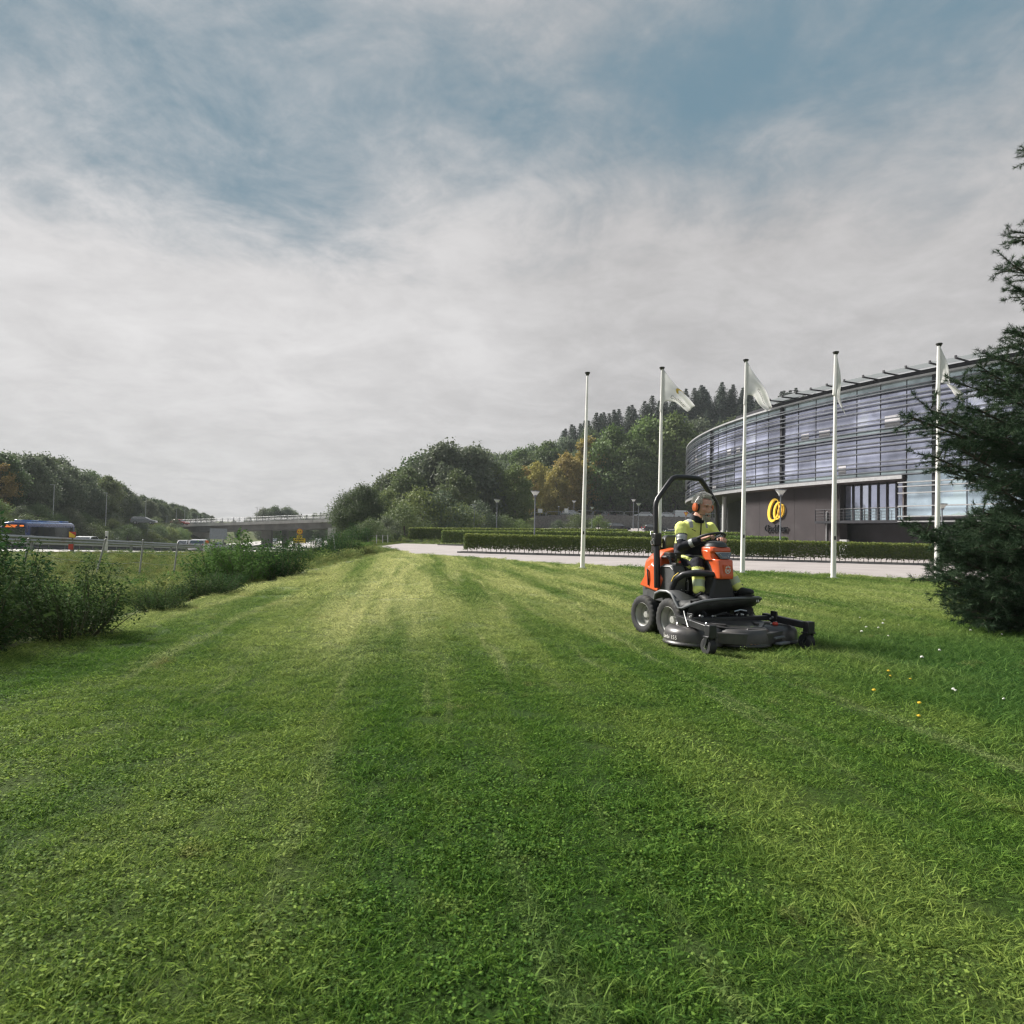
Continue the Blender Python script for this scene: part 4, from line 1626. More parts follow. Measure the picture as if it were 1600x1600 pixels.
# concrete ground floor
CW0, CW1 = math.radians(8.6), math.radians(21.2)
ks = 5
for i in range(ks):
    a, b = CW0 + (CW1 - CW0) * i / ks, CW0 + (CW1 - CW0) * (i + 1) / ks
    arc_band('wall_panel', BR - 1.4, BR - 0.9, -0.05, 6.30, a + 0.0002, b - 0.0002, M_CONC)
arc_band('low_wall', BR - 1.3, BR - 0.95, -0.05, 1.95, math.radians(-2), CW0 - 0.0004, M_CONC)
arc_band('recess_wall', BR - 6.0, BR - 5.6, -0.05, 6.3, PL, CW0, M_CONCD)
c_ = MB()
q = bp(CW0 + 0.004, BR - 1.4)
c_.box(bp(CW0 - 0.002, BR - 3.4, 3.1) - BO, (4.4, 0.3, 6.3), Matrix.Rotation(CW0, 3, 'Z'))
c_.build('recess_wall', M_CONC, bld, smooth=False)
for ph in (3.2, -4.0, -10):
    p = math.radians(ph)
    c_ = MB()
    c_.lathe([(0.26, 0.0), (0.26, 6.28)], 14, Matrix.Translation(bp(p, BR - 1.1) - BO))
    c_.build('column', M_WHITEW, bld)
# recessed restaurant glazing with balcony
R0, R1 = CW1, LOWER
RG = BR - 1.5
arc_band('balcony_back', RG - 0.5, RG - 0.3, 3.1, 6.3, R0, R1, M_ROOM)
k = 8
for i in range(k):
    a, b = R0 + (R1 - R0) * i / k, R0 + (R1 - R0) * (i + 1) / k
    pane('pane', a, b, 3.12, 4.18, M_GLASSL, RG)
    pane('pane', a, b, 4.20, 6.2, M_GLASS, RG)
    b_ = MB()
    b_.box(bp(a, RG + 0.05, 4.68) - BO, (0.12, 0.13, 3.2), Matrix.Rotation(a, 3, 'Z'))
    b_.build('mullion', M_DARKM, bld, smooth=False)
arc_band('transom', RG + 0.02, RG + 0.07, 4.16, 4.22, R0, R1, M_ALUL)
b_ = MB()
b_.box(bp(R0 - 0.003, BR - 1.3, 3.15) - BO, (0.9, 0.35, 6.29), Matrix.Rotation(R0, 3, 'Z'))
b_.build('recess_jamb', M_CONC, bld, smooth=False)
b_ = MB()
b_.box(bp(R1 - 0.002, BR - 0.75, 4.6) - BO, (1.5, 0.12, 3.3), Matrix.Rotation(R1, 3, 'Z'))
b_.build('recess_jamb', M_SOFFIT, bld, smooth=False)
arc_band('balcony_floor', BR - 1.6, BR + 0.25, 2.85, 3.08, math.radians(19.6), LOWER + 0.002, M_DARKM)
rl = MB()
p0, p1 = math.radians(19.65), math.radians(26.9)
for z in (4.07, 3.8, 3.55, 3.3):
    rl.tube([bp(p0 + (p1 - p0) * i / 14, BR + 0.2, z) - BO for i in range(15)], 0.025 if z > 4 else 0.014, 5)
    rl.tube([bp(p0, BR - 0.9, z) - BO, bp(p0, BR + 0.2, z) - BO], 0.02, 5)
rl.build('railing', M_DARKM, bld)
for i in range(9):
    p = p0 + (p1 - p0) * i / 8
    b_ = MB()
    b_.box(bp(p, BR + 0.2, 3.58) - BO, (0.05, 0.05, 1.0), Matrix.Rotation(p, 3, 'Z'))
    b_.build('railing_post', M_DARKM, bld, smooth=False)
# dark recess under the balcony and under the glazed end
arc_band('base_wall', BR - 3.2, BR - 2.9, -0.05, 2.84, CW1 - 0.01, PRR, M_CONCD)
arc_band('base_soffit', BR - 3.0, BR + 0.02, 2.86, 3.3, LOWER + 0.003, PRR, M_DARKM)
arc_band('lower_room', BR - 3.0, BR - 2.8, 3.3, 6.6, LOWER, PRR, M_ROOM)
d_ = MB()
pp = bp(math.radians(19.9), BR - 0.82)
d_.tube([pp - BO, pp + Vector((0, 0, 3.9)) - BO, pp + Vector((0.15, 0.1, 4.0)) - BO], 0.07, 8)
d_.build('downpipe', M_ALUL, bld)
b_ = MB()
b_.box(bp(math.radians(21.5), BR - 1.0, 0.75) - BO, (0.3, 0.8, 1.4), Matrix.Rotation(math.radians(21.5), 3, 'Z'))
b_.build('meter_cabinet', M_WHITEW, bld, bevel=0.02)
# roof aerials
ae = MB()
q = bp(math.radians(14.5), BR - 3.0, 14.1) - BO
ae.tube([q, q + Vector((0, 0, 2.2))], 0.03, 5)
ae.tube([q + Vector((-0.8, 0.8, 2.45)), q + Vector((0.8, -0.9, 1.9))], 0.025, 5)
for k in range(6):
    c0 = q + Vector((-0.8 + 0.3 * k, 0.8 - 0.32 * k, 2.45 - 0.10 * k))
    ae.tube([c0 - Vector((0.2, 0.15, 0)), c0 + Vector((0.2, 0.15, 0))], 0.012, 4)
ae.build('aerial', M_DARKM, bld)

# ---- wall sign: three yellow loops and the black word below
SP = math.radians(13.9)
sgn = empty('wall_sign', bp(SP, BR - 0.9, 0), SP + pi / 2 + pi, 'yellow triple loop emblem above black lettering on the concrete wall', 'sign')
sgn.rotation_euler = (0, 0, math.atan2(nrm(SP).y, nrm(SP).x))
# local x = outward, y = along the wall ; photo left is local -y seen from outside


def loop_ring(cy_, cz_, ry, rz_, tilt, t0, t1, shift, name):
    """crescent ring: outer and inner ellipse offset, extruded"""
    b_ = MB()
    n = 40
    o_, i_ = [], []
    for j in range(n):
        a = 2 * pi * j / n
        for (lst, k1, k2, s) in ((o_, ry, rz_, 0), (i_, ry - t0, rz_ - t1, shift)):
            y_, z_ = k1 * math.cos(a) + s, k2 * math.sin(a) + s * 0.6
            c, s_ = math.cos(tilt), math.sin(tilt)
            lst.append((cy_ + y_ * c - z_ * s_, cz_ + y_ * s_ + z_ * c))
    x0, x1 = 0.06, 0.22
    rings = [[(x1, y, z) for y, z in o_], [(x1, y, z) for y, z in i_], [(x0, y, z) for y, z in i_], [(x0, y, z) for y, z in o_], [(x1, y, z) for y, z in o_]]
    b_.loft(rings, caps=False)
    return b_.build(name, M_YELLOW, sgn, smooth=False)


loop_ring(-0.42, 4.28, 0.88, 1.24, -0.40, 0.25, 0.20, 0.13, 'emblem_loop')
loop_ring(0.28, 4.20, 0.66, 0.92, -0.40, 0.17, 0.12, 0.09, 'emblem_loop')
loop_ring(0.78, 4.16, 0.46, 0.70, -0.40, 0.075, 0.07, 0.02, 'emblem_loop')
tm = text_mesh('Cochlear', 0.98, 0.08)
Mt = Matrix.Translation((0.16, -0.02, 2.42)) @ Matrix(((0, 0, 1, 0), (1, 0, 0, 0), (0, 1, 0, 0), (0, 0, 0, 1)))
tm.transform(Mt)
tm.name = 'lettering'
obj('lettering', tm, M_BLACK, sgn)

# retaining wall and fence of the upper car park
rw = empty('retaining_wall', (xat(836, 156.6, 4), 156.6, 0), 0, 'long grey stone retaining wall under the upper row of parked cars', 'wall')
x0w = rw.location.x
M_STONE = mat('stone_wall', (0.12, 0.115, 0.11), 0.9, var=0.35, scale=3, bump=0.4, bscale=6)
for i in range(22):
    b_ = MB()
    xa = i * 3.0
    zg = gz(x0w + xa + 1.5, 156)
    b_.box((xa + 1.5, 0, zg + 1.35), (2.97, 0.5, 3.1))
    b_.build('block_panel', M_STONE, rw, smooth=False)
M_GALV = mat('galvanised_steel', (0.33, 0.34, 0.35), 0.5, 0.7, var=0.15, scale=4)
M_GALVD = mat('weathered_steel', (0.22, 0.225, 0.23), 0.6, 0.5, var=0.2, scale=4)
fn_ = empty('car_park_fence', (xat(800, 177, 6), 177, 0), 0, 'thin metal fence with tall posts behind the upper row of parked cars', 'fence')
rail_ = MB()
for i in range(20):
    xa = i * 4.0
    zg = gz(fn_.location.x + xa, 177)
    b_ = MB()
    b_.tube([(xa, 0, zg - 0.3), (xa, 0, zg + 2.9)], 0.06, 6)
    b_.build('post', M_GALVD, fn_)
    z2 = gz(fn_.location.x + xa + 4, 177)
    for h_ in (0.4, 1.3, 2.2, 2.8):
        rail_.tube([(xa, 0, zg + h_), (xa + 4, 0, z2 + h_)], 0.02, 4)
rail_.build('wire', M_GALVD, fn_)['kind'] = 'stuff'
gt = empty('barrier_rail', (xat(830, 158.0, 6), 158.0, 0), 0, 'pale tubular railing along the top of the retaining wall', 'railing')
for i in range(17):
    xa = i * 3.6
    zg = gz(gt.location.x + xa, 158.8)
    b_ = MB()
    b_.tube([(xa, 0, zg - 0.1), (xa, 0, zg + 1.05), (xa + 0.25, 0, zg + 1.2), (xa + 3.1, 0, zg + 1.2), (xa + 3.3, 0, zg + 1.05), (xa + 3.3, 0, zg - 0.1)], 0.045, 6)
    b_.build('rail_section', M_GALV, gt)
# ------------------------------------------------------------------ flagpoles and flags
M_POLE = mat('white_pole', (0.84, 0.82, 0.80), 0.4, var=0.06, scale=0.8)
M_FLAG = leafmat('flag_cloth', (0.86, 0.86, 0.86), (0.86, 0.86, 0.86), 0.5, 0.0, 0.0)
M_FLAGTXT = mat('flag_print', (0.10, 0.10, 0.11), 0.8)
M_FLAGYEL = mat('flag_yellow', (0.70, 0.48, 0.08), 0.8)
M_CAPD = mat('pole_cap', (0.03, 0.03, 0.03), 0.4)
POLES = [(910, 889, 918, 583), (1029, 893, 1034.5, 575), (1160, 897, 1165.5, 563), (1302, 905, 1306, 551), (1464, 909, 1467.5, 538)]
PL_LAB = ['bare white flagpole without a flag', 'white flagpole whose flag shows the whole word', 'white flagpole behind the mower with a slanting flag', 'white flagpole with a narrow limp flag', 'white flagpole partly hidden by the pine']
FL_LAB = [None, 'white flag with yellow mark and readable word, left of the others', 'white flag blowing down to the right behind the mower', 'narrow limp white flag hanging close to its pole', 'white draped flag beside the pine']
FLAGS = [None,
         dict(c=[(1037, 577), (1086, 634), (1036, 628), (1076, 643)], txt=(0.55, 0.80, 0.34), yel=True, wave=0.16),
         dict(c=[(1168, 565), (1212, 634), (1167, 617), (1198, 643)], txt=(0.62, 0.52, 0.26), yel=False, wave=0.30),
         dict(c=[(1308, 554), (1318, 628), (1306.5, 602), (1315, 651)], txt=(0.62, 0.80, 0.22), yel=False, wave=0.25),
         dict(c=[(1469, 541), (1503, 628), (1468, 599), (1488, 612)], txt=(0.62, 0.45, 0.26), yel=False, wave=0.30)]
for k, (bx_, by_, tx_, ty_) in enumerate(POLES):
    g = on_ground(bx_, by_)
    top = at(tx_, ty_, g.y)
    root = empty('flagpole', (g.x, g.y, 0), 0, PL_LAB[k], 'flagpole', 'white flagpoles along the access road')
    tz = top.z
    dx = top.x - g.x
    b_ = MB()
    b_.tube([(0, 0, -0.2), (dx * 0.3, 0, tz * 0.3), (dx * 0.7, 0, tz * 0.7), (dx, 0, tz - 0.08)], [0.085, 0.075, 0.055, 0.036], 12)
    b_.build('pole', M_POLE, root)
    b_ = MB()
    b_.lathe([(0.045, -0.10), (0.06, -0.06), (0.10, 0.0), (0.10, 0.03), (0.03, 0.05)], 12, Matrix.Translation((dx, 0, tz)))
    b_.build('pole_cap', M_CAPD, root)
    b_ = MB()
    b_.box((dx * 0.14 + 0.0, -0.075, 1.35), (0.05, 0.06, 0.12))
    b_.build('cleat', M_DARKM, root, smooth=False)
    b_ = MB()
    b_.tube([(0.0 + dx * 0.14, -0.085, 1.35), (dx * 0.6, -0.085, tz * 0.6), (dx, -0.055, tz - 0.1)], 0.007, 4)
    b_.build('halyard', M_GALV, root)
    b_ = MB()
    b_.box((0, 0, 0.03), (0.30, 0.30, 0.06))
    b_.build('base_plate', M_GALV, root, bevel=0.01)
    fl = FLAGS[k]
    if not fl:
        continue
    y0 = g.y - 0.02
    c00, c10, c01, c11 = [at(*c, y0) for c in fl['c']]

    def fpos(u, v, lift=0.0):
        a = c00.lerp(c10, u)
        b = c01.lerp(c11, u)
        p = a.lerp(b, v)
        p.z -= 0.06 * math.sin(pi * u) * (1 - v) * 1.2
        p.z += 0.16 * math.sin(pi * u) * v
        w = fl['wave'] * u * math.sin(5.5 * u + 2.2 * v + k) + 0.05 * u * math.sin(13 * v + 3 * u)
        p.y += w - lift
        p.x += 0.02 * u * math.sin(9 * v + 2 * k)
        return p
    fr_ = empty('flag', c00, 0, FL_LAB[k], 'flag', 'white company flags')
    nu, nv = 22, 16
    V_ = [fpos(i / nu, j / nv) - c00 for j in range(nv + 1) for i in range(nu + 1)]
    F_ = [(j * (nu + 1) + i, j * (nu + 1) + i + 1, (j + 1) * (nu + 1) + i + 1, (j + 1) * (nu + 1) + i) for j in range(nv) for i in range(nu)]
    me = np_mesh('cloth', V_, F_, np.zeros(len(F_)), smooth=True)
    fo = obj('cloth', me, M_FLAG, fr_)
    so = fo.modifiers.new('thickness', 'SOLIDIFY')
    so.thickness = 0.004
    b_ = MB()
    sl = [fpos(0.0, v_) - c00 for v_ in (0.0, 0.25, 0.5, 0.75, 1.0)] + [at(fl['c'][2][0] - 1.5, fl['c'][2][1] + 15, y0) - c00]
    b_.tube([p + Vector((-0.045, 0, 0)) for p in sl], [0.05, 0.055, 0.055, 0.06, 0.065, 0.05], 8)
    b_.build('hoist_sleeve', M_FLAG, fr_)
    tm = text_mesh('Cochlear', 1.0, 0.0, 2)
    bm = bmesh.new()
    bm.from_mesh(tm)
    bmesh.ops.triangulate(bm, faces=bm.faces)
    bmesh.ops.subdivide_edges(bm, edges=[e for e in bm.edges if e.calc_length() > 0.25], cuts=2)
    cu_, cv_, wd = fl['txt']
    tot = max(v.co.x for v in bm.verts) - min(v.co.x for v in bm.verts)
    for v in bm.verts:
        u = min(max(cu_ + v.co.x / tot * wd * 1.7, 0.02), 0.985)
        vv = min(max(cv_ - v.co.y / tot * wd * 1.7 * 1.6 - 0.04 * (u - cu_), 0.02), 0.98)
        v.co = fpos(u, vv, 0.012) - c00
    bm.to_mesh(tm)
    bm.free()
    tm.name = 'lettering'
    obj('lettering', tm, M_FLAGTXT, fr_)
    if fl['yel']:
        b_ = MB()
        n = 18
        ol, il = [], []
        for j in range(n + 1):
            a = pi * 0.75 + pi * 1.0 * j / n
            ol.append(fpos(0.56 + 0.15 * math.cos(a), 0.24 - 0.26 * math.sin(a) * -1, 0.012) - c00)
            il.append(fpos(0.59 + 0.11 * math.cos(a), 0.22 - 0.20 * math.sin(a) * -1, 0.012) - c00)
        b_.loft([ol, il], caps=False, closed=False)
        b_.build('emblem', M_FLAGYEL, fr_, smooth=False)

# ------------------------------------------------------------------ park lamps
M_LAMPG = mat('lamp_grey', (0.15, 0.16, 0.18), 0.5, 0.3)
M_LAMPW = mat('lamp_shade_white', (0.62, 0.63, 0.62), 0.5)


def lamp(name='park_lamp'):
    """unit height lamp: thin post, upturned cone shade with flat lid"""
    r = empty(name)
    b_ = MB()
    b_.tube([(0, 0, -0.05), (0, 0, 0.25), (0, 0, 0.26), (0, 0, 0.93)], [0.016, 0.016, 0.011, 0.010], 8)
    b_.build('post', M_LAMPG, r)
    b_ = MB()
    b_.lathe([(0.030, 0.925), (0.034, 0.935), (0.072, 0.985), (0.070, 0.988)], 14)
    b_.build('lamp_shade', M_LAMPW, r)
    b_ = MB()
    b_.lathe([(0.030, 0.905), (0.030, 0.926)], 12)
    b_.lathe([(0.080, 0.989), (0.080, 1.0), (0.02, 1.006)], 14)
    b_.build('lamp_lid', M_LAMPG, r)
    return r


LP0 = lamp()
first = True
for (px, top, Y, lab) in [
        (836.5, 767, 58, 'tallest park lamp above the front hedge left of the bare flagpole'),
        (777, 780, 84, 'park lamp left of the tallest one'),
        (741.5, 788, 108, 'small park lamp furthest left above the hedges'),
        (1220, 765, 48, 'lamp standing in front of the wall sign'),
        (1472, 787, 40, 'lamp close behind the flagpole by the pine'),
        (925.5, 792, 118, 'short lamp right of the bare flagpole'),
        (998, 786, 112, 'lamp on the grass left of the second flagpole'),
        (990, 780, 150, 'lamp behind the railing above the dark parked car'),
        (897, 782, 150, 'lamp at the car park fence left of the bare flagpole'),
        (824, 788, 160, 'small faint lamp left of the tallest park lamp'),
        (873, 791, 158, 'faint lamp between two white notice boards')]:
    o = LP0 if first else copy_tree(LP0)
    first = False
    p = at(px, top, Y)
    g = gz(p.x, Y)
    o.location = (p.x, Y, g)
    h = p.z - g
    o.scale = (max(h, 3.2),) * 2 + (h,)
    tag(o, lab, 'lamp', 'park lamps round the car park')

# notice boards by the fence
for i, (px, py, w, h) in enumerate([(844, 798, 7, 6), (885, 798, 6, 7), (1014, 794, 8, 4)]):
    Y = 157.4 if i < 2 else 176
    p = at(px, py, Y)
    r = empty('notice_board', (p.x, Y, gz(p.x, Y + 1.4) - 0.1), 0, ['white notice board left of the bare flagpole', 'white notice board beside the leaning gate bar', 'small white sign high on the car park fence'][i], 'sign')
    b_ = MB()
    b_.box((0, 0, p.z - r.location.z), (w * Y / FPX, 0.05, h * Y / FPX))
    b_.build('board', M_LAMPW, r, smooth=False)
    b_ = MB()
    b_.tube([(0, 0.06, 0), (0, 0.06, p.z - r.location.z)], 0.05, 6)
    b_.build('post', M_GALV, r)
p = at(882, 800, 157.6)
gb = empty('gate_bar', (p.x, 157.6, gz(p.x, 159)), 0, 'leaning diagonal steel bar between the two notice boards', 'barrier')
b_ = MB()
b_.tube([(-1.0, 0, 0.2), (1.0, 0, 2.0)], 0.05, 6)
b_.build('bar', M_GALV, gb)
b_ = MB()
b_.tube([(-1.0, 0, -0.2), (-1.0, 0, 1.0)], 0.07, 6)
b_.build('post', M_GALV, gb)

# ------------------------------------------------------------------ tall road lamps on the left and on the bridge
M_MAST = mat('lamp_mast', (0.36, 0.37, 0.37), 0.5, 0.5)


def mast():
    r = empty('street_lamp')
    b_ = MB()
    b_.tube([(0, 0, -0.08), (0, 0, 0.4), (0, 0, 0.99)], [0.014, 0.012, 0.009], 8)
    b_.build('mast', M_MAST, r)
    b_ = MB()
    b_.box((-0.04, 0, 0.992), (0.14, 0.035, 0.016))
    b_.build('lamp_head', M_MAST, r, smooth=False)
    return r


ML0 = mast()
first = True
for (px, top, bot, Y, lab) in [
        (85, 757, 812, 108, 'tall street lamp above the middle of the bus'), (167, 770, 818, 120, 'tall street lamp right of the bus above the shrubs'),
        (228.5, 778, 812, 140, 'street lamp right behind the dark car on the ramp'), (276, 794, 815, 185, 'short far street lamp left of the red car'),
        (289, 795, 818, 180, 'far street lamp over the rear of the red car'), (309, 806, 820, 190, 'tiny street lamp at the start of the bridge railing'),
        (261, 807, 816, 175, 'tiny lamp post between the dark car and the red car'),
        (402, 793, 818, 168, 'street lamp on the bridge above its pier'), (513.5, 790, 816, 156, 'street lamp on the right part of the bridge')]:
    o = ML0 if first else copy_tree(ML0)
    first = False
    p = at(px, top, Y)
    q = at(px, bot, Y)
    o.location = (p.x, Y, q.z)
    h = p.z - q.z
    o.scale = (max(h, 5),) * 2 + (h,)
    tag(o, lab, 'street lamp', 'street lamps along the ramp and bridge')

# ------------------------------------------------------------------ guard rails
U = Vector((-0.195, 1, 0)).normalized()
ANG = math.atan2(U.y, U.x)


def guard_rail(o_, y0, y1, stp, label, thin=False):
    x0 = rail_x(y0) - o_
    base = Vector((x0, y0, road_z(y0)))
    r = empty('guard_rail', base, 0, label, 'guard rail')
    ys = np.arange(y0, y1, stp)
    pts = [Vector((rail_x(y) - o_, y, float(road_z(y)))) - base for y in ys]
    side = Vector((U.y, -U.x, 0))
    for dz, nm in ((0.64, 'beam'), (0.50, 'beam')):
        b_ = MB()
        b_.loft([[p + Vector((0, 0, dz + a)) + side * s for a, s in ((-0.075, 0.05), (0.0, 0.10), (0.075, 0.05), (0.075, 0.02), (-0.075, 0.02))] for p in pts])
        b_.build(nm, M_GALV, r)
    for p in pts:
        b_ = MB()
        b_.box(p + Vector((0, 0, 0.33)) - side * 0.01, (0.05 if thin else 0.11, 0.05 if thin else 0.13, 0.80), Matrix.Rotation(ANG, 3, 'Z'))
        b_.build('post', M_GALVD, r, smooth=False)
    return r


guard_rail(0, 29 - 3.93 * 3, 110, 3.93, 'near guard rail with heavy posts at the edge of the motorway')
guard_rail(13.2, 22, 190, 3.0, 'thin guard rail in the middle of the motorway', True)
bar = MB()
M_BARR = mat('dark_barrier', (0.035, 0.035, 0.04), 0.8, var=0.2)
ys = np.arange(10, 150, 4)
bar.loft([[Vector((rail_x(y) - 14.6 + s, y, float(road_z(y)) + a)) for a, s in ((0, 0.3), (0.3, 0.12), (0.95, 0.1), (0.95, -0.1), (0.3, -0.12), (0, -0.3))] for y in ys])
tag(bar.build('median_barrier', M_BARR, smooth=False), 'long dark concrete barrier between the two carriageways', 'barrier')

# fence posts of the sagging wire fence
M_POSTW = mat('grey_post', (0.34, 0.34, 0.34), 0.6, 0.3, var=0.2, scale=5)
FP = [((45, 842), (38, 884), 22, 'thick leaning fence post below the bus'), ((165, 843), (148, 906), 24, 'most slanted fence post in front of the white delineator'),
      ((224, 844), (217, 904), 26, 'fence post second right of the most slanted one'), ((278, 849), (270, 908), 28, 'fence post below the white van'),
      ((334, 845), (322, 897), 30, 'leaning fence post right of the white panel'), ((349, 844), (347, 866), 44, 'short far fence post beside the leaning one'),
      ((521, 838), (527, 886), 36, 'thin lone post leaning left in front of the bridge end'), ((545, 838), (545, 860), 58, 'first straight post of the wire fence at the road bend'),
      ((556, 835), (556, 858), 60, 'second post of the wire fence at the road bend'), ((574, 836), (576, 858), 62, 'third post of the wire fence, slightly slanting'),
      ((588.5, 836), (588.5, 856), 64, 'fourth post of the wire fence at the road bend'), ((598, 836), (598, 855), 66, 'fifth post of the wire fence at the road bend'),
      ((606, 836), (606, 853), 68, 'last post of the wire fence at the road bend')]
prev = None
for (a, b, Y, lab) in FP:
    pa, pb = at(*a, Y), at(*b, Y)
    g = gz(pb.x, Y)
    d = pb - pa
    pb2 = pa + d * max((pa.z - g + 0.2) / (pa.z - pb.z), 1.0)
    r = empty('fence_post', pb2, 0, lab, 'post', 'posts of the old wire fence')
    b_ = MB()
    rad = 0.032 if Y < 40 else 0.045
    b_.tube([(0, 0, 0), pa - pb2], rad, 7)
    b_.build('shaft', M_POSTW, r)
    b_ = MB()
    b_.lathe([(rad * 1.25, -0.03), (rad * 1.25, 0.01), (rad * 0.5, 0.03)], 7, Matrix.Translation(pa - pb2))
    b_.build('post_cap', M_GALVD, r)
wf = MB()
tops = [at(*f[0], f[2]) for f in FP[:6]]
bots = [at(f[1][0], f[1][1] - 14, f[2]) for f in FP[:6]]
for a, b, c, d in zip(tops[:-1], tops[1:], bots[:-1], bots[1:]):
    for k in (0.05, 0.4, 0.75):
        p_, q_ = a.lerp(c, k), b.lerp(d, k)
        wf.tube([p_, p_.lerp(q_, 0.5) - Vector((0, 0, 0.05)), q_], 0.006, 3, caps=False)
tops = [at(*f[0], f[2]) for f in FP[7:]]
bots = [at(*f[1], f[2]) for f in FP[7:]]
for a, b, c, d in zip(tops[:-1], tops[1:], bots[:-1], bots[1:]):
    for k in (0.05, 0.4, 0.75):
        wf.tube([a.lerp(c, k), b.lerp(d, k)], 0.008, 3, caps=False)
tag(wf.build('fence_wire', M_GALVD), 'thin sagging wires strung between the leaning fence posts', 'wire')

# ------------------------------------------------------------------ road markers and signs
M_RED = mat('sign_red', (0.50, 0.05, 0.03), 0.5)
M_YEL = mat('sign_plate_yellow', (0.75, 0.50, 0.04), 0.5)
M_WHT = mat('sign_white', (0.72, 0.70, 0.68), 0.5)
M_ORG = mat('sign_orange', (0.70, 0.16, 0.03), 0.5)
# white delineator post with reflector
Y = 34.0
p = at(166, 858, Y)
r = empty('delineator_post', (p.x, Y, p.z - 0.1), 0, 'white delineator post with dark band behind the slanted fence post', 'road marker')
h = at(166, 830, Y).z - p.z + 0.1
b_ = MB()
b_.prism([(-0.07, -0.03), (0.07, -0.03), (0.05, 0.05), (-0.05, 0.05)], 0, h)
b_.build('shaft', M_WHT, r, bevel=0.01)
b_ = MB()
b_.box((0, -0.034, h - 0.30), (0.10, 0.01, 0.10))
b_.build('reflector', M_DARKM, r, smooth=False)
# red and yellow marker on the rail
Y = 32.2
p = at(113, 836, Y)
r = empty('marker_board', (p.x, Y, at(113, 862, Y).z - 0.05), 0.1, 'red and yellow diagonal marker board on the guard rail', 'road sign')
zz = p.z - r.location.z
b_ = MB()
b_.add([(-0.15, -0.015, zz + 0.16), (0.15, -0.015, zz + 0.14), (0.15, -0.015, zz - 0.02)], [(0, 1, 2)])
b_.add([(-0.15, -0.015, zz + 0.16), (0.15, -0.015, zz - 0.02), (0.13, -0.015, zz - 0.13), (-0.13, -0.015, zz - 0.10)], [(0, 3, 2, 1)])
b_.mi = [0, 1]
b2 = MB()
b2.box((0, 0.005, zz + 0.01), (0.30, 0.02, 0.28))
b2.build('board', M_RED, r, smooth=False)
b_.build('stripe', [M_RED, M_YEL], r, smooth=False)
b_ = MB()
b_.tube([(0, 0.03, -0.1), (0, 0.03, zz)], 0.03, 6)
b_.build('post', M_GALVD, r)
b_ = MB()
b_.box((-0.03, -0.02, 0.28), (0.20, 0.04, 0.26))
b_.build('red_band', M_RED, r, smooth=False)
# white panel with orange head
Y = 56.0
p, q = at(322, 866, Y), at(322, 849, Y)
r = empty('marker_board', (p.x, Y, p.z), 0, 'white panel with an orange top standing at the rail below the cars', 'road sign')
h = q.z - p.z
b_ = MB()
b_.box((0, 0, h / 2), (9 * Y / FPX, 0.06, h))
b_.build('panel', M_WHT, r, bevel=0.01)
b_ = MB()
b_.box((0.06, 0, h + 0.12), (4.6 * Y / FPX, 0.08, 0.25))
b_.build('orange_head', M_ORG, r, bevel=0.02)
# stacked yellow roadwork sign
Y = 62.0
p = at(468, 838, Y)
zb = gz(p.x, Y)
r = empty('roadwork_sign', (p.x, Y, zb), 0, 'round red ringed sign above two yellow plates before the bridge', 'road sign')
m_ = Y / FPX
zc = p.z - zb
b_ = MB()
b_.tube([(0, 0.06, -0.2), (0, 0.06, zc)], 0.04, 8)
b_.build('post', M_GALV, r)
RX = Matrix.Rotation(pi / 2, 4, 'X')
b_ = MB()
zr_ = at(468, 830.5, Y).z - zb
b_.lathe([(4.6 * m_, -0.01), (4.6 * m_, 0.01)], 28, Matrix.Translation((0, 0.02, zr_)) @ RX)
b_.build('red_disc', M_ORG, r, smooth=False)
b_ = MB()
b_.lathe([(3.6 * m_, 0.0), (3.6 * m_, 0.012)], 28, Matrix.Translation((0, 0.0, zr_)) @ RX)
b_.build('yellow_disc', M_YEL, r, smooth=False)
b_ = MB()
for dx in (-1.3, 1.3):
    b_.box((dx * m_, -0.02, zr_ - 0.5 * m_), (1.7 * m_, 0.012, 1.3 * m_))
    b_.box((dx * m_ * 1.05, -0.02, zr_ + 0.5 * m_), (1.1 * m_, 0.012, 0.8 * m_))
b_.cur = 0
b_.build('car_symbol', M_RED, r, smooth=False, label=None) if False else b_.build('car_symbol', M_RED, r, smooth=False)
z1 = at(468, 838.2, Y).z - zb
z2 = at(468, 844.6, Y).z - zb
b_ = MB()
b_.box((0, 0, z1), (8.4 * m_, 0.03, 4.8 * m_))
b_.build('plate', M_YEL, r, smooth=False)
b_ = MB()
b_.box((0, 0, z2), (18.6 * m_, 0.03, 7.0 * m_))
b_.build('plate', M_YEL, r, smooth=False)
b_ = MB()
rr2 = random.Random(3)
for zc_, w in ((z1 + 0.9 * m_, 5.5), (z1 - 1.1 * m_, 4.0), (z2 + 1.4 * m_, 14.5), (z2 - 1.6 * m_, 12.0)):
    x = -w / 2
    while x < w / 2:
        ww = 0.55 + 0.5 * rr2.random()
        b_.box(((x + ww / 2) * m_, -0.018, zc_), (ww * m_, 0.008, (1.0 + 0.5 * rr2.random()) * m_))
        x += ww + 0.35
b_.build('print', M_DARKM, r, smooth=False)
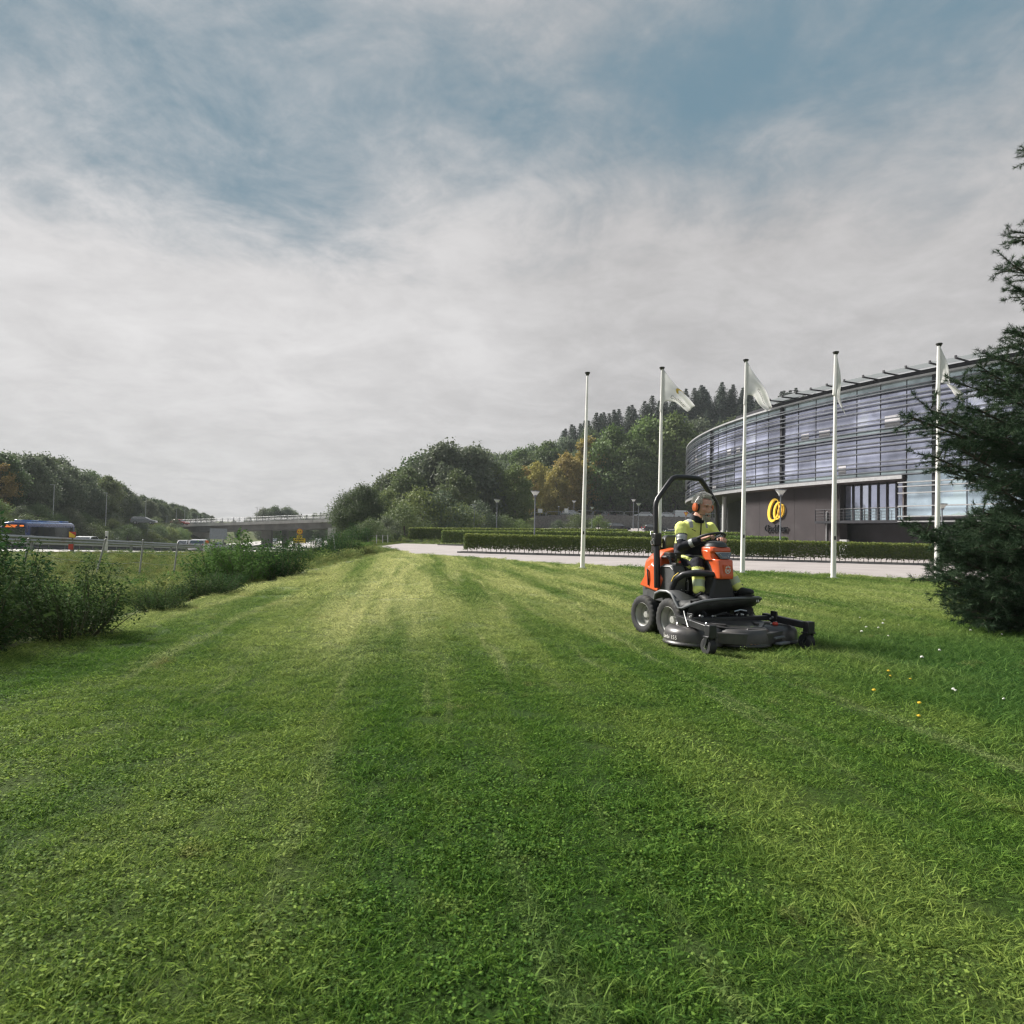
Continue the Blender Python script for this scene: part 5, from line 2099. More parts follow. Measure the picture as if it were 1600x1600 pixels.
# grey back of a big direction sign under the bridge
Y = 128.0
p, q = at(341, 838, Y), at(341, 828.5, Y)
m_ = Y / FPX
zb = gz(p.x, Y)
r = empty('direction_sign', (p.x, Y, zb), 0, 'big grey direction sign seen from behind below the bridge', 'road sign')
for k in range(3):
    b_ = MB()
    b_.box((0, 0, p.z - zb - 4.5 * m_ + (k + 0.5) * 5.6 * m_), (27 * m_, 0.08, 5.5 * m_))
    b_.build('panel', mat('sign_back_grey', (0.20, 0.22, 0.24), 0.6), r, smooth=False)
for dx in (-7, 7):
    b_ = MB()
    b_.tube([(dx * m_, 0.12, -0.3), (dx * m_, 0.12, p.z - zb + 11 * m_)], 0.12, 8)
    b_.build('post', M_GALV, r)
# yield sign by the car park drive
Y = 70.0
p = at(1072, 803.5, Y)
zb = gz(p.x, Y)
r = empty('yield_sign', (p.x, Y, zb), 0, 'inverted yellow triangle sign with red border beside the ear muffs', 'road sign')
zz = p.z - zb
m_ = Y / FPX
b_ = MB()
b_.loft([[(-3.7 * m_, y_, zz + 3.3 * m_), (3.7 * m_, y_, zz + 3.3 * m_), (0, y_, zz - 3.7 * m_)] for y_ in (-0.01, 0.01)])
b_.build('border', M_RED, r, smooth=False)
b_ = MB()
b_.loft([[(-2.5 * m_, y_, zz + 2.5 * m_), (2.5 * m_, y_, zz + 2.5 * m_), (0, y_, zz - 2.2 * m_)] for y_ in (-0.02, -0.012)])
b_.build('face', M_YEL, r, smooth=False)
b_ = MB()
b_.tube([(0, 0.04, -0.2), (0, 0.04, zz + 2 * m_)], 0.035, 6)
b_.build('post', M_GALV, r)

# ------------------------------------------------------------------ bridge
M_BRC = mat('bridge_concrete', (0.33, 0.32, 0.31), 0.85, var=0.2, scale=0.4, dirt=(0.24, 0.23, 0.22), dscale=0.3)
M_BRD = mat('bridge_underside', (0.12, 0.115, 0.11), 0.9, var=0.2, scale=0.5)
A, B = at(268, 820.5, 182), at(545, 812.5, 150)
A.z, B.z = at(268, 821.5, 182).z, at(545, 812.5, 150).z
br = empty('road_bridge', A, 0, 'long concrete road bridge crossing the motorway', 'bridge')
d = B - A
sd_ = Vector((d.y, -d.x, 0)).normalized()


def brp(s, off, dz):
    return d * s + sd_ * off + Vector((0, 0, dz - 1.2 * (2 * s - 1) ** 2 * 0 ))


ss = [i / 12 for i in range(13)]
b_ = MB()
b_.loft([[brp(s, 0, -1.7), brp(s, 0, -0.35), brp(s, -9, -0.35), brp(s, -9, -1.7)] for s in ss])
b_.build('girder', M_BRD, br, smooth=False)
for i in range(12):
    b_ = MB()
    b_.loft([[brp(s, 0.5, -0.35), brp(s, 0.5, 0.35), brp(s, -9.5, 0.35), brp(s, -9.5, -0.35)] for s in (i / 12 + 0.0006, (i + 1) / 12 - 0.0006)])
    b_.build('parapet_section', M_BRC, br, smooth=False)
for off in (0.3, -9.3):
    for dz in (0.75, 1.1, 1.45):
        b_ = MB()
        b_.tube([brp(-0.12, off, dz), brp(0.5, off, dz), brp(1, off, dz)], 0.05, 5)
        b_.build('railing', M_GALVD, br)
for i in range(34):
    s = -0.1 + 1.1 * i / 33
    b_ = MB()
    q = brp(s, 0.3, 0.9)
    b_.box(q, (0.10, 0.10, 1.2))
    b_.build('railing_post', M_GALVD, br, smooth=False)
for px, w, lab in ((404, 2.4, 0), (409.5, 1.3, 1)):
    # where the column stands along the bridge
    best = min(np.linspace(0, 1, 200), key=lambda s: abs((lambda P: 800 + FPX * P.dot(RGT) / P.dot(FWD))(A + d * s + Vector((0, 0, -2 - CAM_H))) - px))
    q = brp(best, -2.5 if not lab else -7, 0)
    zg = gz(A.x + q.x, A.y + q.y) - A.z
    b_ = MB()
    b_.loft([[Vector((q.x - w / 2, q.y - 0.7, z)), Vector((q.x + w / 2, q.y - 0.7, z)), Vector((q.x + w / 2, q.y + 0.7, z)), Vector((q.x - w / 2, q.y + 0.7, z))] for z in (zg - 0.5, q.z - 1.65)])
    b_.build('pier', M_BRD, br, bevel=0.1)
# right pier wall and left abutment with its sloping wing wall
b_ = MB()
s = 0.93
q = brp(s, 0, 0)
zg = gz(A.x + q.x, A.y + q.y) - A.z
b_.loft([[brp(0.905, 0.2, z), brp(0.945, 0.2, z), brp(0.945, -9, z), brp(0.905, -9, z)] for z in (-8, -1.6)])
b_.build('pier', M_BRC, br, smooth=False)
b_ = MB()
b_.loft([[brp(0.0, 0.2, -8), brp(0.06, 0.2, -8), brp(0.06, -9, -8), brp(0.0, -9, -8)], [brp(0.0, 0.2, -1.6), brp(0.06, 0.2, -1.6), brp(0.06, -9, -1.6), brp(0.0, -9, -1.6)]])
b_.build('abutment', M_BRC, br, smooth=False)
b_ = MB()
w0, w1 = brp(0.0, 0.3, -0.3), at(247, 852, 150) - A
for P in ((w0, w1),):
    b_.add([w0, w1, w1 - Vector((0, 0, 4)), w0 - Vector((0, 0, 8)), w0 + Vector((-1, 0.6, 0)), w1 + Vector((-1, 0.6, 0)), w1 + Vector((-1, 0.6, -4)), w0 + Vector((-1, 0.6, -8))],
           [(0, 1, 2, 3), (4, 7, 6, 5), (0, 4, 5, 1), (1, 5, 6, 2), (3, 2, 6, 7), (0, 3, 7, 4)])
b_.build('wing_wall', M_BRC, br, smooth=False)
b_ = MB()
b_.loft([[brp(s, 0.5, -0.4), brp(s, 0.5, 0.3), brp(s, -9.5, 0.3), brp(s, -9.5, -0.4)] for s in (-0.25, -0.0006)])
b_.build('approach_slab', M_BRC, br, smooth=False)

# ------------------------------------------------------------------ vehicles
M_TYRE = mat('tyre', (0.018, 0.018, 0.019), 0.85)
M_HUB = mat('wheel_rim', (0.35, 0.36, 0.37), 0.4, 0.6)
M_CARGL = glassmat('car_glass', (0.9, 0.95, 1.0), 0.03, base=(0.02, 0.022, 0.026))
M_TAIL = mat('tail_light', (0.45, 0.02, 0.02), 0.3)
M_HEAD = mat('head_light', (0.7, 0.7, 0.68), 0.2)
PAINT = {}


def paint(n, c):
    if n not in PAINT:
        PAINT[n] = mat('paint_' + n, c, 0.3, 0.0, var=0.03, coat=0.8)
    return PAINT[n]


SHAPES = {
    # lower body outline (x, z) and cabin outline, length direction x (front +)
    'car': dict(L=4.5, W=1.8, low=[(-2.22, 0.35), (-2.25, 0.62), (-2.15, 0.95), (-1.5, 1.0), (0.6, 0.98), (1.6, 0.86), (2.15, 0.72), (2.25, 0.5), (2.2, 0.3), (-2.1, 0.28)],
                cab=[(-2.0, 0.96), (-1.35, 1.40), (-0.5, 1.46), (0.25, 1.40), (1.15, 0.93)]),
    'estate': dict(L=4.7, W=1.85, low=[(-2.32, 0.35), (-2.36, 0.65), (-2.3, 0.98), (-1.5, 1.0), (0.6, 0.98), (1.6, 0.88), (2.2, 0.76), (2.35, 0.5), (2.3, 0.3), (-2.2, 0.28)],
                   cab=[(-2.28, 0.97), (-2.0, 1.44), (-0.6, 1.52), (0.2, 1.46), (1.15, 0.95)]),
    'van': dict(L=5.0, W=1.95, low=[(-2.48, 0.4), (-2.5, 0.8), (-2.48, 1.15), (-1.0, 1.18), (0.9, 1.15), (1.8, 1.05), (2.35, 0.9), (2.5, 0.55), (2.45, 0.3), (-2.4, 0.3)],
                cab=[(-2.46, 1.14), (-2.38, 1.95), (-1.0, 2.0), (0.6, 1.96), (1.55, 1.08)]),
}


def car(kind, col, loc, rz, label, cat='car', z=None, panel=False, group=None):
    S_ = SHAPES[kind]
    r = empty('parked_car' if cat == 'car' else 'van', (loc[0], loc[1], gz(loc[0], loc[1]) + 0.05 if z is None else z), rz, label, cat, group)
    W = S_['W'] / 2
    b_ = MB()
    low = S_['low']
    ring = lambda y, k: [Vector((x * k, y, 0.62 + (zz - 0.62) * (1 if abs(y) < W * 0.9 else 0.86))) for x, zz in low]
    b_.loft([ring(-W, 0.985), ring(-W * 0.86, 1.0), ring(W * 0.86, 1.0), ring(W, 0.985)])
    cab = S_['cab']
    cr = lambda f, zz_: [Vector((x, f * (1 - 0.20 * (zz - cab[0][1]) / 0.5 * 0.8), zz)) for x, zz in cab]
    roofw = lambda f: [Vector((x, f * W * (0.93 - 0.18 * max(0, zz - 1.0)), zz)) for x, zz in cab]
    b_.loft([roofw(-1), roofw(1)])
    b_.build('body', col, r, bevel=0.03)
    g_ = MB()
    # side windows, windscreen and rear window stand 5 mm proud
    for f in (-1, 1):
        pts = roofw(f)
        cx_ = sum((p.x for p in pts)) / len(pts)
        zlo, zhi = cab[0][1] + 0.05, max(zz for x, zz in cab) - 0.08
        q = []
        for p in pts:
            zz = min(max(p.z, zlo), zhi)
            q.append(Vector((cx_ + (p.x - cx_) * 0.86, 0, zz)))
        if panel:
            q = [Vector((max(p.x, 0.35), 0, p.z)) for p in q]
        outer = [Vector((p.x, f * (W * (0.93 - 0.18 * max(0, p.z - 1.0)) + 0.006), p.z)) for p in q]
        inner = [Vector((p.x, f * (W * 0.7), p.z)) for p in q]
        g_.loft([inner, outer])
    for (i0, i1) in ((0, 1), (len(cab) - 1, len(cab) - 2)):
        if panel and i0 == 0:
            continue
        (xa, za), (xb, zb_) = cab[i0], cab[i1]
        sgn_ = -1 if i0 == 0 else 1
        u0, u1 = 0.12, 0.9
        P = []
        for u in (u0, u1):
            xx, zz = xa + (xb - xa) * u, za + (zb_ - za) * u
            wy = W * (0.93 - 0.18 * max(0, zz - 1.0)) * 0.88
            P.append((xx + sgn_ * 0.02, wy, zz + 0.012))
        g_.loft([[Vector((P[0][0] + o_, -P[0][1], P[0][2])), Vector((P[0][0] + o_, P[0][1], P[0][2])), Vector((P[1][0] + o_, P[1][1], P[1][2])), Vector((P[1][0] + o_, -P[1][1], P[1][2]))] for o_ in (-sgn_ * 0.08, 0)])
    g_.build('window', M_CARGL, r, smooth=False)
    wx = S_['L'] * 0.30
    for sx in (-1, 1):
        for sy in (-1, 1):
            Mw = Matrix.Translation((sx * wx, sy * (W - 0.09), 0.32)) @ Matrix.Rotation(pi / 2, 4, 'X')
            w_ = MB()
            w_.lathe([(0.20, -0.10), (0.31, -0.10), (0.33, -0.06), (0.33, 0.06), (0.31, 0.10), (0.20, 0.10)], 18, Mw)
            wo_ = w_.build('wheel', M_TYRE, r)
            h_ = MB()
            h_.lathe([(0.02, -0.108), (0.20, -0.104), (0.205, 0.104), (0.02, 0.108)], 14, Mw)
            h_.build('rim', M_HUB, wo_)
    for sy in (-1, 1):
        t_ = MB()
        t_.box((-S_['L'] / 2 + 0.03, sy * W * 0.80, 0.88), (0.10, W * 0.26, 0.2))
        t_.build('tail_light', M_TAIL, r, bevel=0.015)
        t_ = MB()
        t_.box((S_['L'] / 2 - 0.16, sy * W * 0.76, 0.70), (0.20, W * 0.32, 0.14))
        t_.build('headlight', M_HEAD, r, bevel=0.02)
    t_ = MB()
    t_.box((-S_['L'] / 2 - 0.008, 0, 0.62), (0.02, 0.5, 0.11))
    t_.build('number_plate', M_WHT, r, smooth=False)
    return r


WHITE, BLACK_, SILVER, RED_ = paint('white', (0.70, 0.70, 0.70)), paint('black', (0.016, 0.018, 0.026)), paint('silver', (0.40, 0.41, 0.43)), paint('red', (0.38, 0.05, 0.035))
GREY_, BLUE_ = paint('grey', (0.20, 0.21, 0.22)), paint('blue', (0.03, 0.06, 0.20))
FA = math.atan2(1, -0.195)         # travelling away
TA = FA + pi


def onroad(px, o_, lo=20, hi=300):
    best = min(np.arange(lo, hi, 0.25), key=lambda y: abs(xat(px, y, float(road_z(y))) - (rail_x(y) - o_)))
    return (rail_x(best) - o_, best, float(road_z(best)) + 0.05)


for (kind, col, px, o_, ang, lab, cat, pan) in [
        ('car', WHITE, 131, 17.6, TA, 'white car of which only the roof shows above the rail behind the bus', 'car', False),
        ('van', WHITE, 286, 21.2, TA, 'white panel van on the motorway before the bridge abutment', 'van', True),
        ('estate', SILVER, 314, 6.4, FA, 'silver red estate car driving away on the near lane', 'car', False),
        ('estate', BLACK_, 343, 17.6, TA, 'black car below the grey direction sign', 'car', False),
        ('estate', GREY_, 428, 17.6, TA, 'grey estate car left of the yellow roadwork sign', 'car', False),
        ('car', WHITE, 463, 6.4, FA, 'white car right below the yellow roadwork sign', 'car', False),
        ('van', WHITE, 498, 3.0, FA, 'white vehicle right of the yellow roadwork sign', 'van', True)]:
    x, y, z = onroad(px, o_)
    car(kind, col, (x, y), ang, lab, cat, z=z, panel=pan).name = 'car' if cat == 'car' else 'van'
p = at(225, 819, 138)
car('estate', GREY_, (p.x, 138), 0.25, 'dark grey car with a roof box on the ramp beyond the shrubs', 'car', z=p.z)
p = at(281, 822.5, 176)
car('car', RED_, (p.x, 176), -0.2, 'red car driving onto the bridge', 'car', z=p.z + 0.35)
# lower and upper car park
for (kind, col, px, py, Y, ang, lab, cat, pan) in [
        ('estate', BLACK_, 966, 825, 132, 0.45, 'black estate car parked below the retaining wall', 'car', False),
        ('estate', BLACK_, 1052, 831, 96, 1.2, 'dark car parked just left of the driver shoulder', 'car', False),
        ('estate', BLACK_, 1023, 827, 130, 0.2, 'dark car half hidden behind the second flagpole', 'car', False),
        ('van', WHITE, 1068, 806.5, 165, 0.1, 'white van parked above the wall behind the driver', 'van', True),
        ('car', WHITE, 1044, 807, 165, 0.05, 'white saloon parked above the wall next to the white van', 'car', False),
        ('car', WHITE, 1005, 807, 166, 3.0, 'white car with tail lights above the wall by the lamp', 'car', False),
        ('car', SILVER, 893, 806.5, 164, 0.6, 'silver car parked by the leaning gate bar', 'car', False),
        ('car', GREY_, 949, 809, 172, 0.3, 'grey car low in the upper row, left of the black one', 'car', False),
        ('car', BLACK_, 961, 809, 172, 0.3, 'black car low in the upper row between two grey ones', 'car', False),
        ('car', SILVER, 974, 809, 172, 0.3, 'silver car low in the upper row right of the black one', 'car', False),
        ('car', SILVER, 772, 803, 160, 0.3, 'pale car glimpsed between the trees left of the lamps', 'car', False)]:
    p = at(px, py, Y)
    car(kind, col, (p.x, Y), ang, lab, cat, panel=pan)

# bus
M_BUSB = paint('bus_blue', (0.012, 0.026, 0.11))
M_BUSTOP = paint('bus_roof_blue', (0.07, 0.15, 0.36))
x, y, z = onroad(62, 24.6, 60, 130)
bus = empty('bus', (x, y, z), TA, 'long dark blue bus with a lit destination display coming along the motorway', 'bus')
L_, W_, H_ = 11.8, 1.27, 3.0
b_ = MB()
prof = lambda xx, k=1.0: [Vector((xx, -W_ * k, 0.35)), Vector((xx, W_ * k, 0.35)), Vector((xx, W_ * k, H_ - 0.35)), Vector((xx, W_ * k * 0.9, H_ - 0.10)), Vector((xx, 0, H_)), Vector((xx, -W_ * k * 0.9, H_ - 0.10)), Vector((xx, -W_ * k, H_ - 0.35))]
b_.loft([prof(-L_ / 2), prof(L_ / 2 - 0.25), prof(L_ / 2, 0.94)])
b_.build('body', M_BUSB, bus, bevel=0.06)
b_ = MB()
b_.loft([[Vector((xx, -W_ * 0.93, H_ - 0.13)), Vector((xx, W_ * 0.93, H_ - 0.13)), Vector((xx, W_ * 0.75, H_ + 0.04)), Vector((xx, -W_ * 0.75, H_ + 0.04))] for xx in (-L_ / 2 + 0.2, L_ / 2 - 0.4)])
b_.build('roof', M_BUSTOP, bus, bevel=0.03)
for xx, ll, hh in ((L_ / 2 - 2.6, 1.8, 0.22), (-0.6, 4.2, 0.18), (-L_ / 2 + 1.6, 1.8, 0.20)):
    b_ = MB()
    b_.box((xx, 0, H_ + hh / 2 + 0.03), (ll, 1.7, hh))
    b_.build('roof_unit', M_BUSTOP, bus, bevel=0.06)
for f in (-1, 1):
    for i in range(7):
        a = -L_ / 2 + 0.5 + i * 1.52
        b_ = MB()
        b_.box((a + 0.74, f * (W_ + 0.002), 1.85), (1.47, 0.02, 1.25))
        b_.build('window', M_CARGL, bus, smooth=False)
b_ = MB()
b_.box((L_ / 2 - 0.02, 0, 1.62), (0.08, 2.2, 1.45))
b_.build('windscreen', M_CARGL, bus, bevel=0.02)
b_ = MB()
b_.box((L_ / 2 + 0.0, 0, 2.55), (0.06, 2.1, 0.36))
b_.build('destination_box', M_BLACK, bus, smooth=False)
me = bpy.data.materials.new('led_orange')
me.use_nodes = True
bs = me.node_tree.nodes['Principled BSDF']
bs.inputs['Base Color'].default_value = (0.5, 0.12, 0.02, 1)
bs.inputs['Emission Color'].default_value = (1.0, 0.22, 0.03, 1)
bs.inputs['Emission Strength'].default_value = 0.35
b_ = MB()
for (ya, yb, zc, hh) in ((0.95, 0.55, 2.60, 0.16), (0.30, -0.75, 2.63, 0.10), (0.15, -0.90, 2.47, 0.10)):
    b_.box((L_ / 2 + 0.035, (ya + yb) / 2, zc), (0.02, abs(ya - yb), hh))
b_.build('display', me, bus, smooth=False)
for sx in (-3.2, 3.3):
    for sy in (-1, 1):
        Mw = Matrix.Translation((sx, sy * (W_ - 0.14), 0.48)) @ Matrix.Rotation(pi / 2, 4, 'X')
        w_ = MB()
        w_.lathe([(0.28, -0.14), (0.46, -0.14), (0.48, -0.08), (0.48, 0.08), (0.46, 0.14), (0.28, 0.14)], 20, Mw)
        wo_ = w_.build('wheel', M_TYRE, bus)
        h_ = MB()
        h_.lathe([(0.03, -0.15), (0.28, -0.145), (0.28, 0.145), (0.03, 0.15)], 14, Mw)
        h_.build('rim', M_HUB, wo_)
for sy in (-1, 1):
    b_ = MB()
    b_.box((L_ / 2 + 0.01, sy * 0.9, 0.72), (0.06, 0.35, 0.18))
    b_.build('headlight', M_HEAD, bus, bevel=0.02)
    b_ = MB()
    b_.tube([(L_ / 2 - 0.1, sy * 1.2, 2.5), (L_ / 2 + 0.3, sy * 1.4, 2.3), (L_ / 2 + 0.3, sy * 1.42, 1.9)], 0.05, 6)
    b_.build('mirror', M_BLACK, bus)
# ------------------------------------------------------------------ ride-on mower
# local frame: x forward, y to the driver's left, z up; origin on the ground under the front axle
MO = Vector((2.39, 8.366, 0.0))
MRZ = math.atan2(-0.9272, 0.3746)
mow = empty('ride_on_mower', MO, MRZ, 'orange and black ride-on mower with a wide front cutting deck on the lawn', 'mower')
M_OR = mat('mower_orange', (0.66, 0.105, 0.030), 0.33, var=0.06, scale=3, coat=0.5)
M_GR = mat('mower_grey_plastic', (0.050, 0.052, 0.054), 0.55, var=0.12, scale=8, bump=0.05, bscale=200)
M_BK = mat('mower_black', (0.018, 0.018, 0.020), 0.5, var=0.2, scale=8)
M_FR = mat('frame_black', (0.026, 0.026, 0.030), 0.38, 0.2, var=0.15, scale=6)
M_DK = mat('deck_charcoal', (0.060, 0.057, 0.058), 0.38, 0.15, var=0.2, scale=5, dirt=(0.11, 0.10, 0.085), dscale=4)
M_LIP = mat('fender_grey', (0.15, 0.155, 0.165), 0.45, var=0.1)
M_RUB = mat('mower_tyre', (0.020, 0.020, 0.022), 0.8, var=0.2, scale=10, dirt=(0.05, 0.048, 0.035), dscale=9)
M_RIM = mat('mower_rim', (0.38, 0.38, 0.36), 0.45, 0.2, var=0.1)
M_CHR = mat('bright_steel', (0.55, 0.55, 0.54), 0.3, 0.9)
M_VIN = mat('seat_vinyl', (0.016, 0.016, 0.018), 0.5, var=0.2)


def mwheel(cx_, cy_, r, w, steer=0.0):
    side = -1 if cy_ < 0 else 1
    Mw = Matrix.Translation((cx_, cy_, r)) @ Matrix.Rotation(steer, 4, 'Z') @ Matrix.Rotation(pi / 2, 4, 'X')
    b_ = MB()
    n = 96
    prof = [(0.60, -0.44), (0.74, -0.50), (0.90, -0.49), (0.965, -0.43), (0.985, -0.36), (0.985, -0.24), (0.988, -0.12), (0.99, 0.0), (0.988, 0.12), (0.985, 0.24), (0.985, 0.36), (0.965, 0.43), (0.90, 0.49), (0.74, 0.50), (0.60, 0.44)]
    rings = []
    for i, (k, z) in enumerate(prof):
        ring = []
        for j in range(n):
            a = 2 * pi * j / n
            rr = r * k
            if 3 <= i <= 11:
                sh = int(abs(z) * 14)
                if ((j + sh) // 2) % 2 == 0 and 3 < i < 11 or (i in (3, 11) and (j // 2) % 2 == 0):
                    rr += 0.011
            ring.append(Mw @ Vector((rr * math.cos(a), rr * math.sin(a), z * w)))
        rings.append(ring)
    b_.loft(rings, caps=False)
    t_ = b_.build('wheel', M_RUB, mow)
    b_ = MB()
    q = r * 0.62
    s = -side if False else side
    # dished rim, open towards the outside (local z of the wheel matrix points to -y)
    f = -s
    b_.lathe([(q, -0.46 * w), (q * 1.03, -0.44 * w), (q * 0.92, -0.38 * w), (q * 0.86, 0.0), (q * 0.92, 0.38 * w), (q * 1.03, 0.44 * w), (q, 0.46 * w)], 40, Mw, caps=False)
    b_.lathe([(q * 0.88, f * 0.10 * w), (q * 0.62, f * 0.14 * w), (q * 0.52, f * 0.04 * w), (q * 0.30, f * 0.06 * w), (q * 0.26, f * 0.24 * w), (0.004, f * 0.25 * w)], 32, Mw, caps=False)
    b_.build('rim', M_RIM, t_)
    b_ = MB()
    for k in range(5):
        a = 2 * pi * k / 5
        b_.lathe([(0.010, f * 0.05 * w), (0.010, f * 0.16 * w), (0.002, f * 0.17 * w)], 6, Mw @ Matrix.Translation((q * 0.42 * math.cos(a), q * 0.42 * math.sin(a), 0)))
    b_.build('wheel_nut', M_CHR, t_)
    return t_


for sy in (-1, 1):
    mwheel(0.0, sy * 0.43, 0.250, 0.26)
    mwheel(-0.625, sy * 0.395, 0.240, 0.25, 0.08)
# chassis
b_ = MB()
b_.box((-0.12, 0, 0.37), (0.62, 0.44, 0.20))
b_.box((-0.62, 0, 0.36), (0.56, 0.42, 0.18))
b_.box((0.0, 0, 0.26), (0.14, 0.60, 0.14))
b_.box((-0.625, 0, 0.26), (0.14, 0.50, 0.14))
b_.build('chassis', M_BK, mow, bevel=0.02)


def sect(x, w, z0, z1, ch=0.06, wt=None):
    """rounded box cross-section at x"""
    x = -0.40 + (x + 0.45) * 0.80
    wt = wt if wt is not None else w * 0.86
    return [Vector((x, -w, z0)), Vector((x, w, z0)), Vector((x, w, z1 - ch * 1.6)), Vector((x, wt, z1 - ch * 0.4)), Vector((x, wt * 0.6, z1)), Vector((x, -wt * 0.6, z1)), Vector((x, -wt, z1 - ch * 0.4)), Vector((x, -w, z1 - ch * 1.6))]


b_ = MB()
b_.loft([sect(-1.05, 0.24, 0.62, 0.88, 0.05, 0.18), sect(-1.01, 0.33, 0.57, 0.96, 0.07, 0.24), sect(-0.88, 0.385, 0.55, 1.04, 0.08, 0.29), sect(-0.70, 0.40, 0.55, 1.09, 0.08, 0.31), sect(-0.56, 0.40, 0.55, 1.10, 0.08, 0.32), sect(-0.45, 0.395, 0.60, 1.08, 0.07, 0.32)])
b_.build('hood', M_OR, mow, bevel=0.018)
b_ = MB()
b_.loft([sect(-1.07, 0.25, 0.46, 0.66, 0.02, 0.25), sect(-1.0, 0.36, 0.44, 0.62, 0.02, 0.36), sect(-0.80, 0.405, 0.44, 0.575, 0.02, 0.40), sect(-0.50, 0.405, 0.43, 0.60, 0.02, 0.40)])
b_.build('rear_bumper', M_GR, mow, bevel=0.012)
for sy in (-1, 1):
    # orange lower side panel: pointed, standing proud of the grey cover
    b_ = MB()
    out = [(-0.78, 0.60), (-0.37, 0.535), (-0.275, 0.715), (-0.44, 0.88), (-0.52, 0.92)]
    b_.loft([[Vector((x, sy * 0.36, z)) for x, z in out], [Vector((x, sy * 0.425, z)) for x, z in out], [Vector((x * 0.96 - 0.02, sy * 0.452, 0.68 + (z - 0.68) * 0.86)) for x, z in out]])
    b_.build('side_panel', M_OR, mow, bevel=0.01)
    b_ = MB()
    b_.tube([(-0.60, sy * 0.455, 0.82), (-0.57, sy * 0.468, 0.81), (-0.555, sy * 0.468, 0.72), (-0.56, sy * 0.458, 0.62)], 0.011, 6)
    b_.build('latch', M_BK, mow)
    # grey side cover
    b_ = MB()
    out = [(-0.66, 0.44), (-0.30, 0.42), (-0.06, 0.42), (-0.04, 0.80), (-0.10, 0.90), (-0.28, 0.90), (-0.36, 0.865), (-0.60, 0.875), (-0.62, 0.70)]
    b_.loft([[Vector((x, sy * 0.26, z)) for x, z in out], [Vector((x, sy * 0.405, z)) for x, z in out], [Vector((-0.34 + (x + 0.34) * 0.97, sy * 0.43, 0.66 + (z - 0.66) * 0.965)) for x, z in out]])
    b_.build('side_cover', M_GR, mow, bevel=0.012)
    b_ = MB()
    b_.tube([(-0.60, sy * 0.436, 0.845), (-0.38, sy * 0.438, 0.835), (-0.30, sy * 0.438, 0.872), (-0.12, sy * 0.438, 0.872), (-0.07, sy * 0.438, 0.84)], 0.006, 5)
    b_.build('trim_line', M_LIP, mow)
    # grab handle
    b_ = MB()
    b_.tube([(-0.42, sy * 0.36, 0.86), (-0.42, sy * 0.36, 0.965), (-0.39, sy * 0.36, 0.985), (-0.28, sy * 0.36, 0.985), (-0.23, sy * 0.36, 0.955), (-0.21, sy * 0.36, 0.87)], 0.019, 8)
    b_.build('grab_handle', M_FR, mow)
    # armrest
    b_ = MB()
    b_.box((-0.30, sy * 0.285, 1.005), (0.24, 0.10, 0.07))
    b_.tube([(-0.46, sy * 0.27, 0.84), (-0.44, sy * 0.28, 1.0), (-0.36, sy * 0.285, 1.0)], 0.02, 6)
    b_.build('armrest', M_VIN, mow, bevel=0.02)
# seat
b_ = MB()
b_.loft([[Vector((x, y * w, z + 0.02 * abs(y))) for y in (-1, -0.8, 0, 0.8, 1)] + [Vector((x, y * w * 0.95, z - 0.11)) for y in (1, -1)] for x, w, z in ((-0.56, 0.20, 0.86), (-0.50, 0.235, 0.865), (-0.25, 0.24, 0.85), (-0.10, 0.23, 0.87), (-0.06, 0.20, 0.84))])
b_.build('seat', M_VIN, mow, bevel=0.03)
b_ = MB()
b_.loft([[Vector((x0 + 0.03 * abs(y), y * w, z)) for y in (-1, -0.8, 0, 0.8, 1)] + [Vector((x0 - 0.09, y * w * 0.9, z)) for y in (1, -1)] for z, w, x0 in ((0.84, 0.20, -0.52), (0.92, 0.23, -0.525), (1.10, 0.235, -0.56), (1.22, 0.21, -0.60), (1.26, 0.15, -0.62))])
b_.build('seat_back', M_VIN, mow, bevel=0.03)
b_ = MB()
b_.box((-0.30, 0, 0.66), (0.42, 0.46, 0.28))
b_.build('seat_base', M_BK, mow, bevel=0.02)
# dark panel behind the seat between the roll-bar legs
b_ = MB()
b_.box((-0.62, 0, 1.135), (0.05, 0.74, 0.16))
b_.build('back_panel', M_BK, mow, bevel=0.01)
b_ = MB()
for y in (-0.24, -0.14):
    b_.prism([(y - 0.014, 1.10), (y + 0.014, 1.10), (y + 0.006, 1.13), (y + 0.006, 1.15), (y - 0.006, 1.15), (y - 0.006, 1.13)], -0.5935, -0.590, Matrix(((0, 0, 1, 0), (1, 0, 0, 0), (0, 1, 0, 0), (0, 0, 0, 1))))
b_.build('warning_mark', M_WHT, mow, smooth=False)
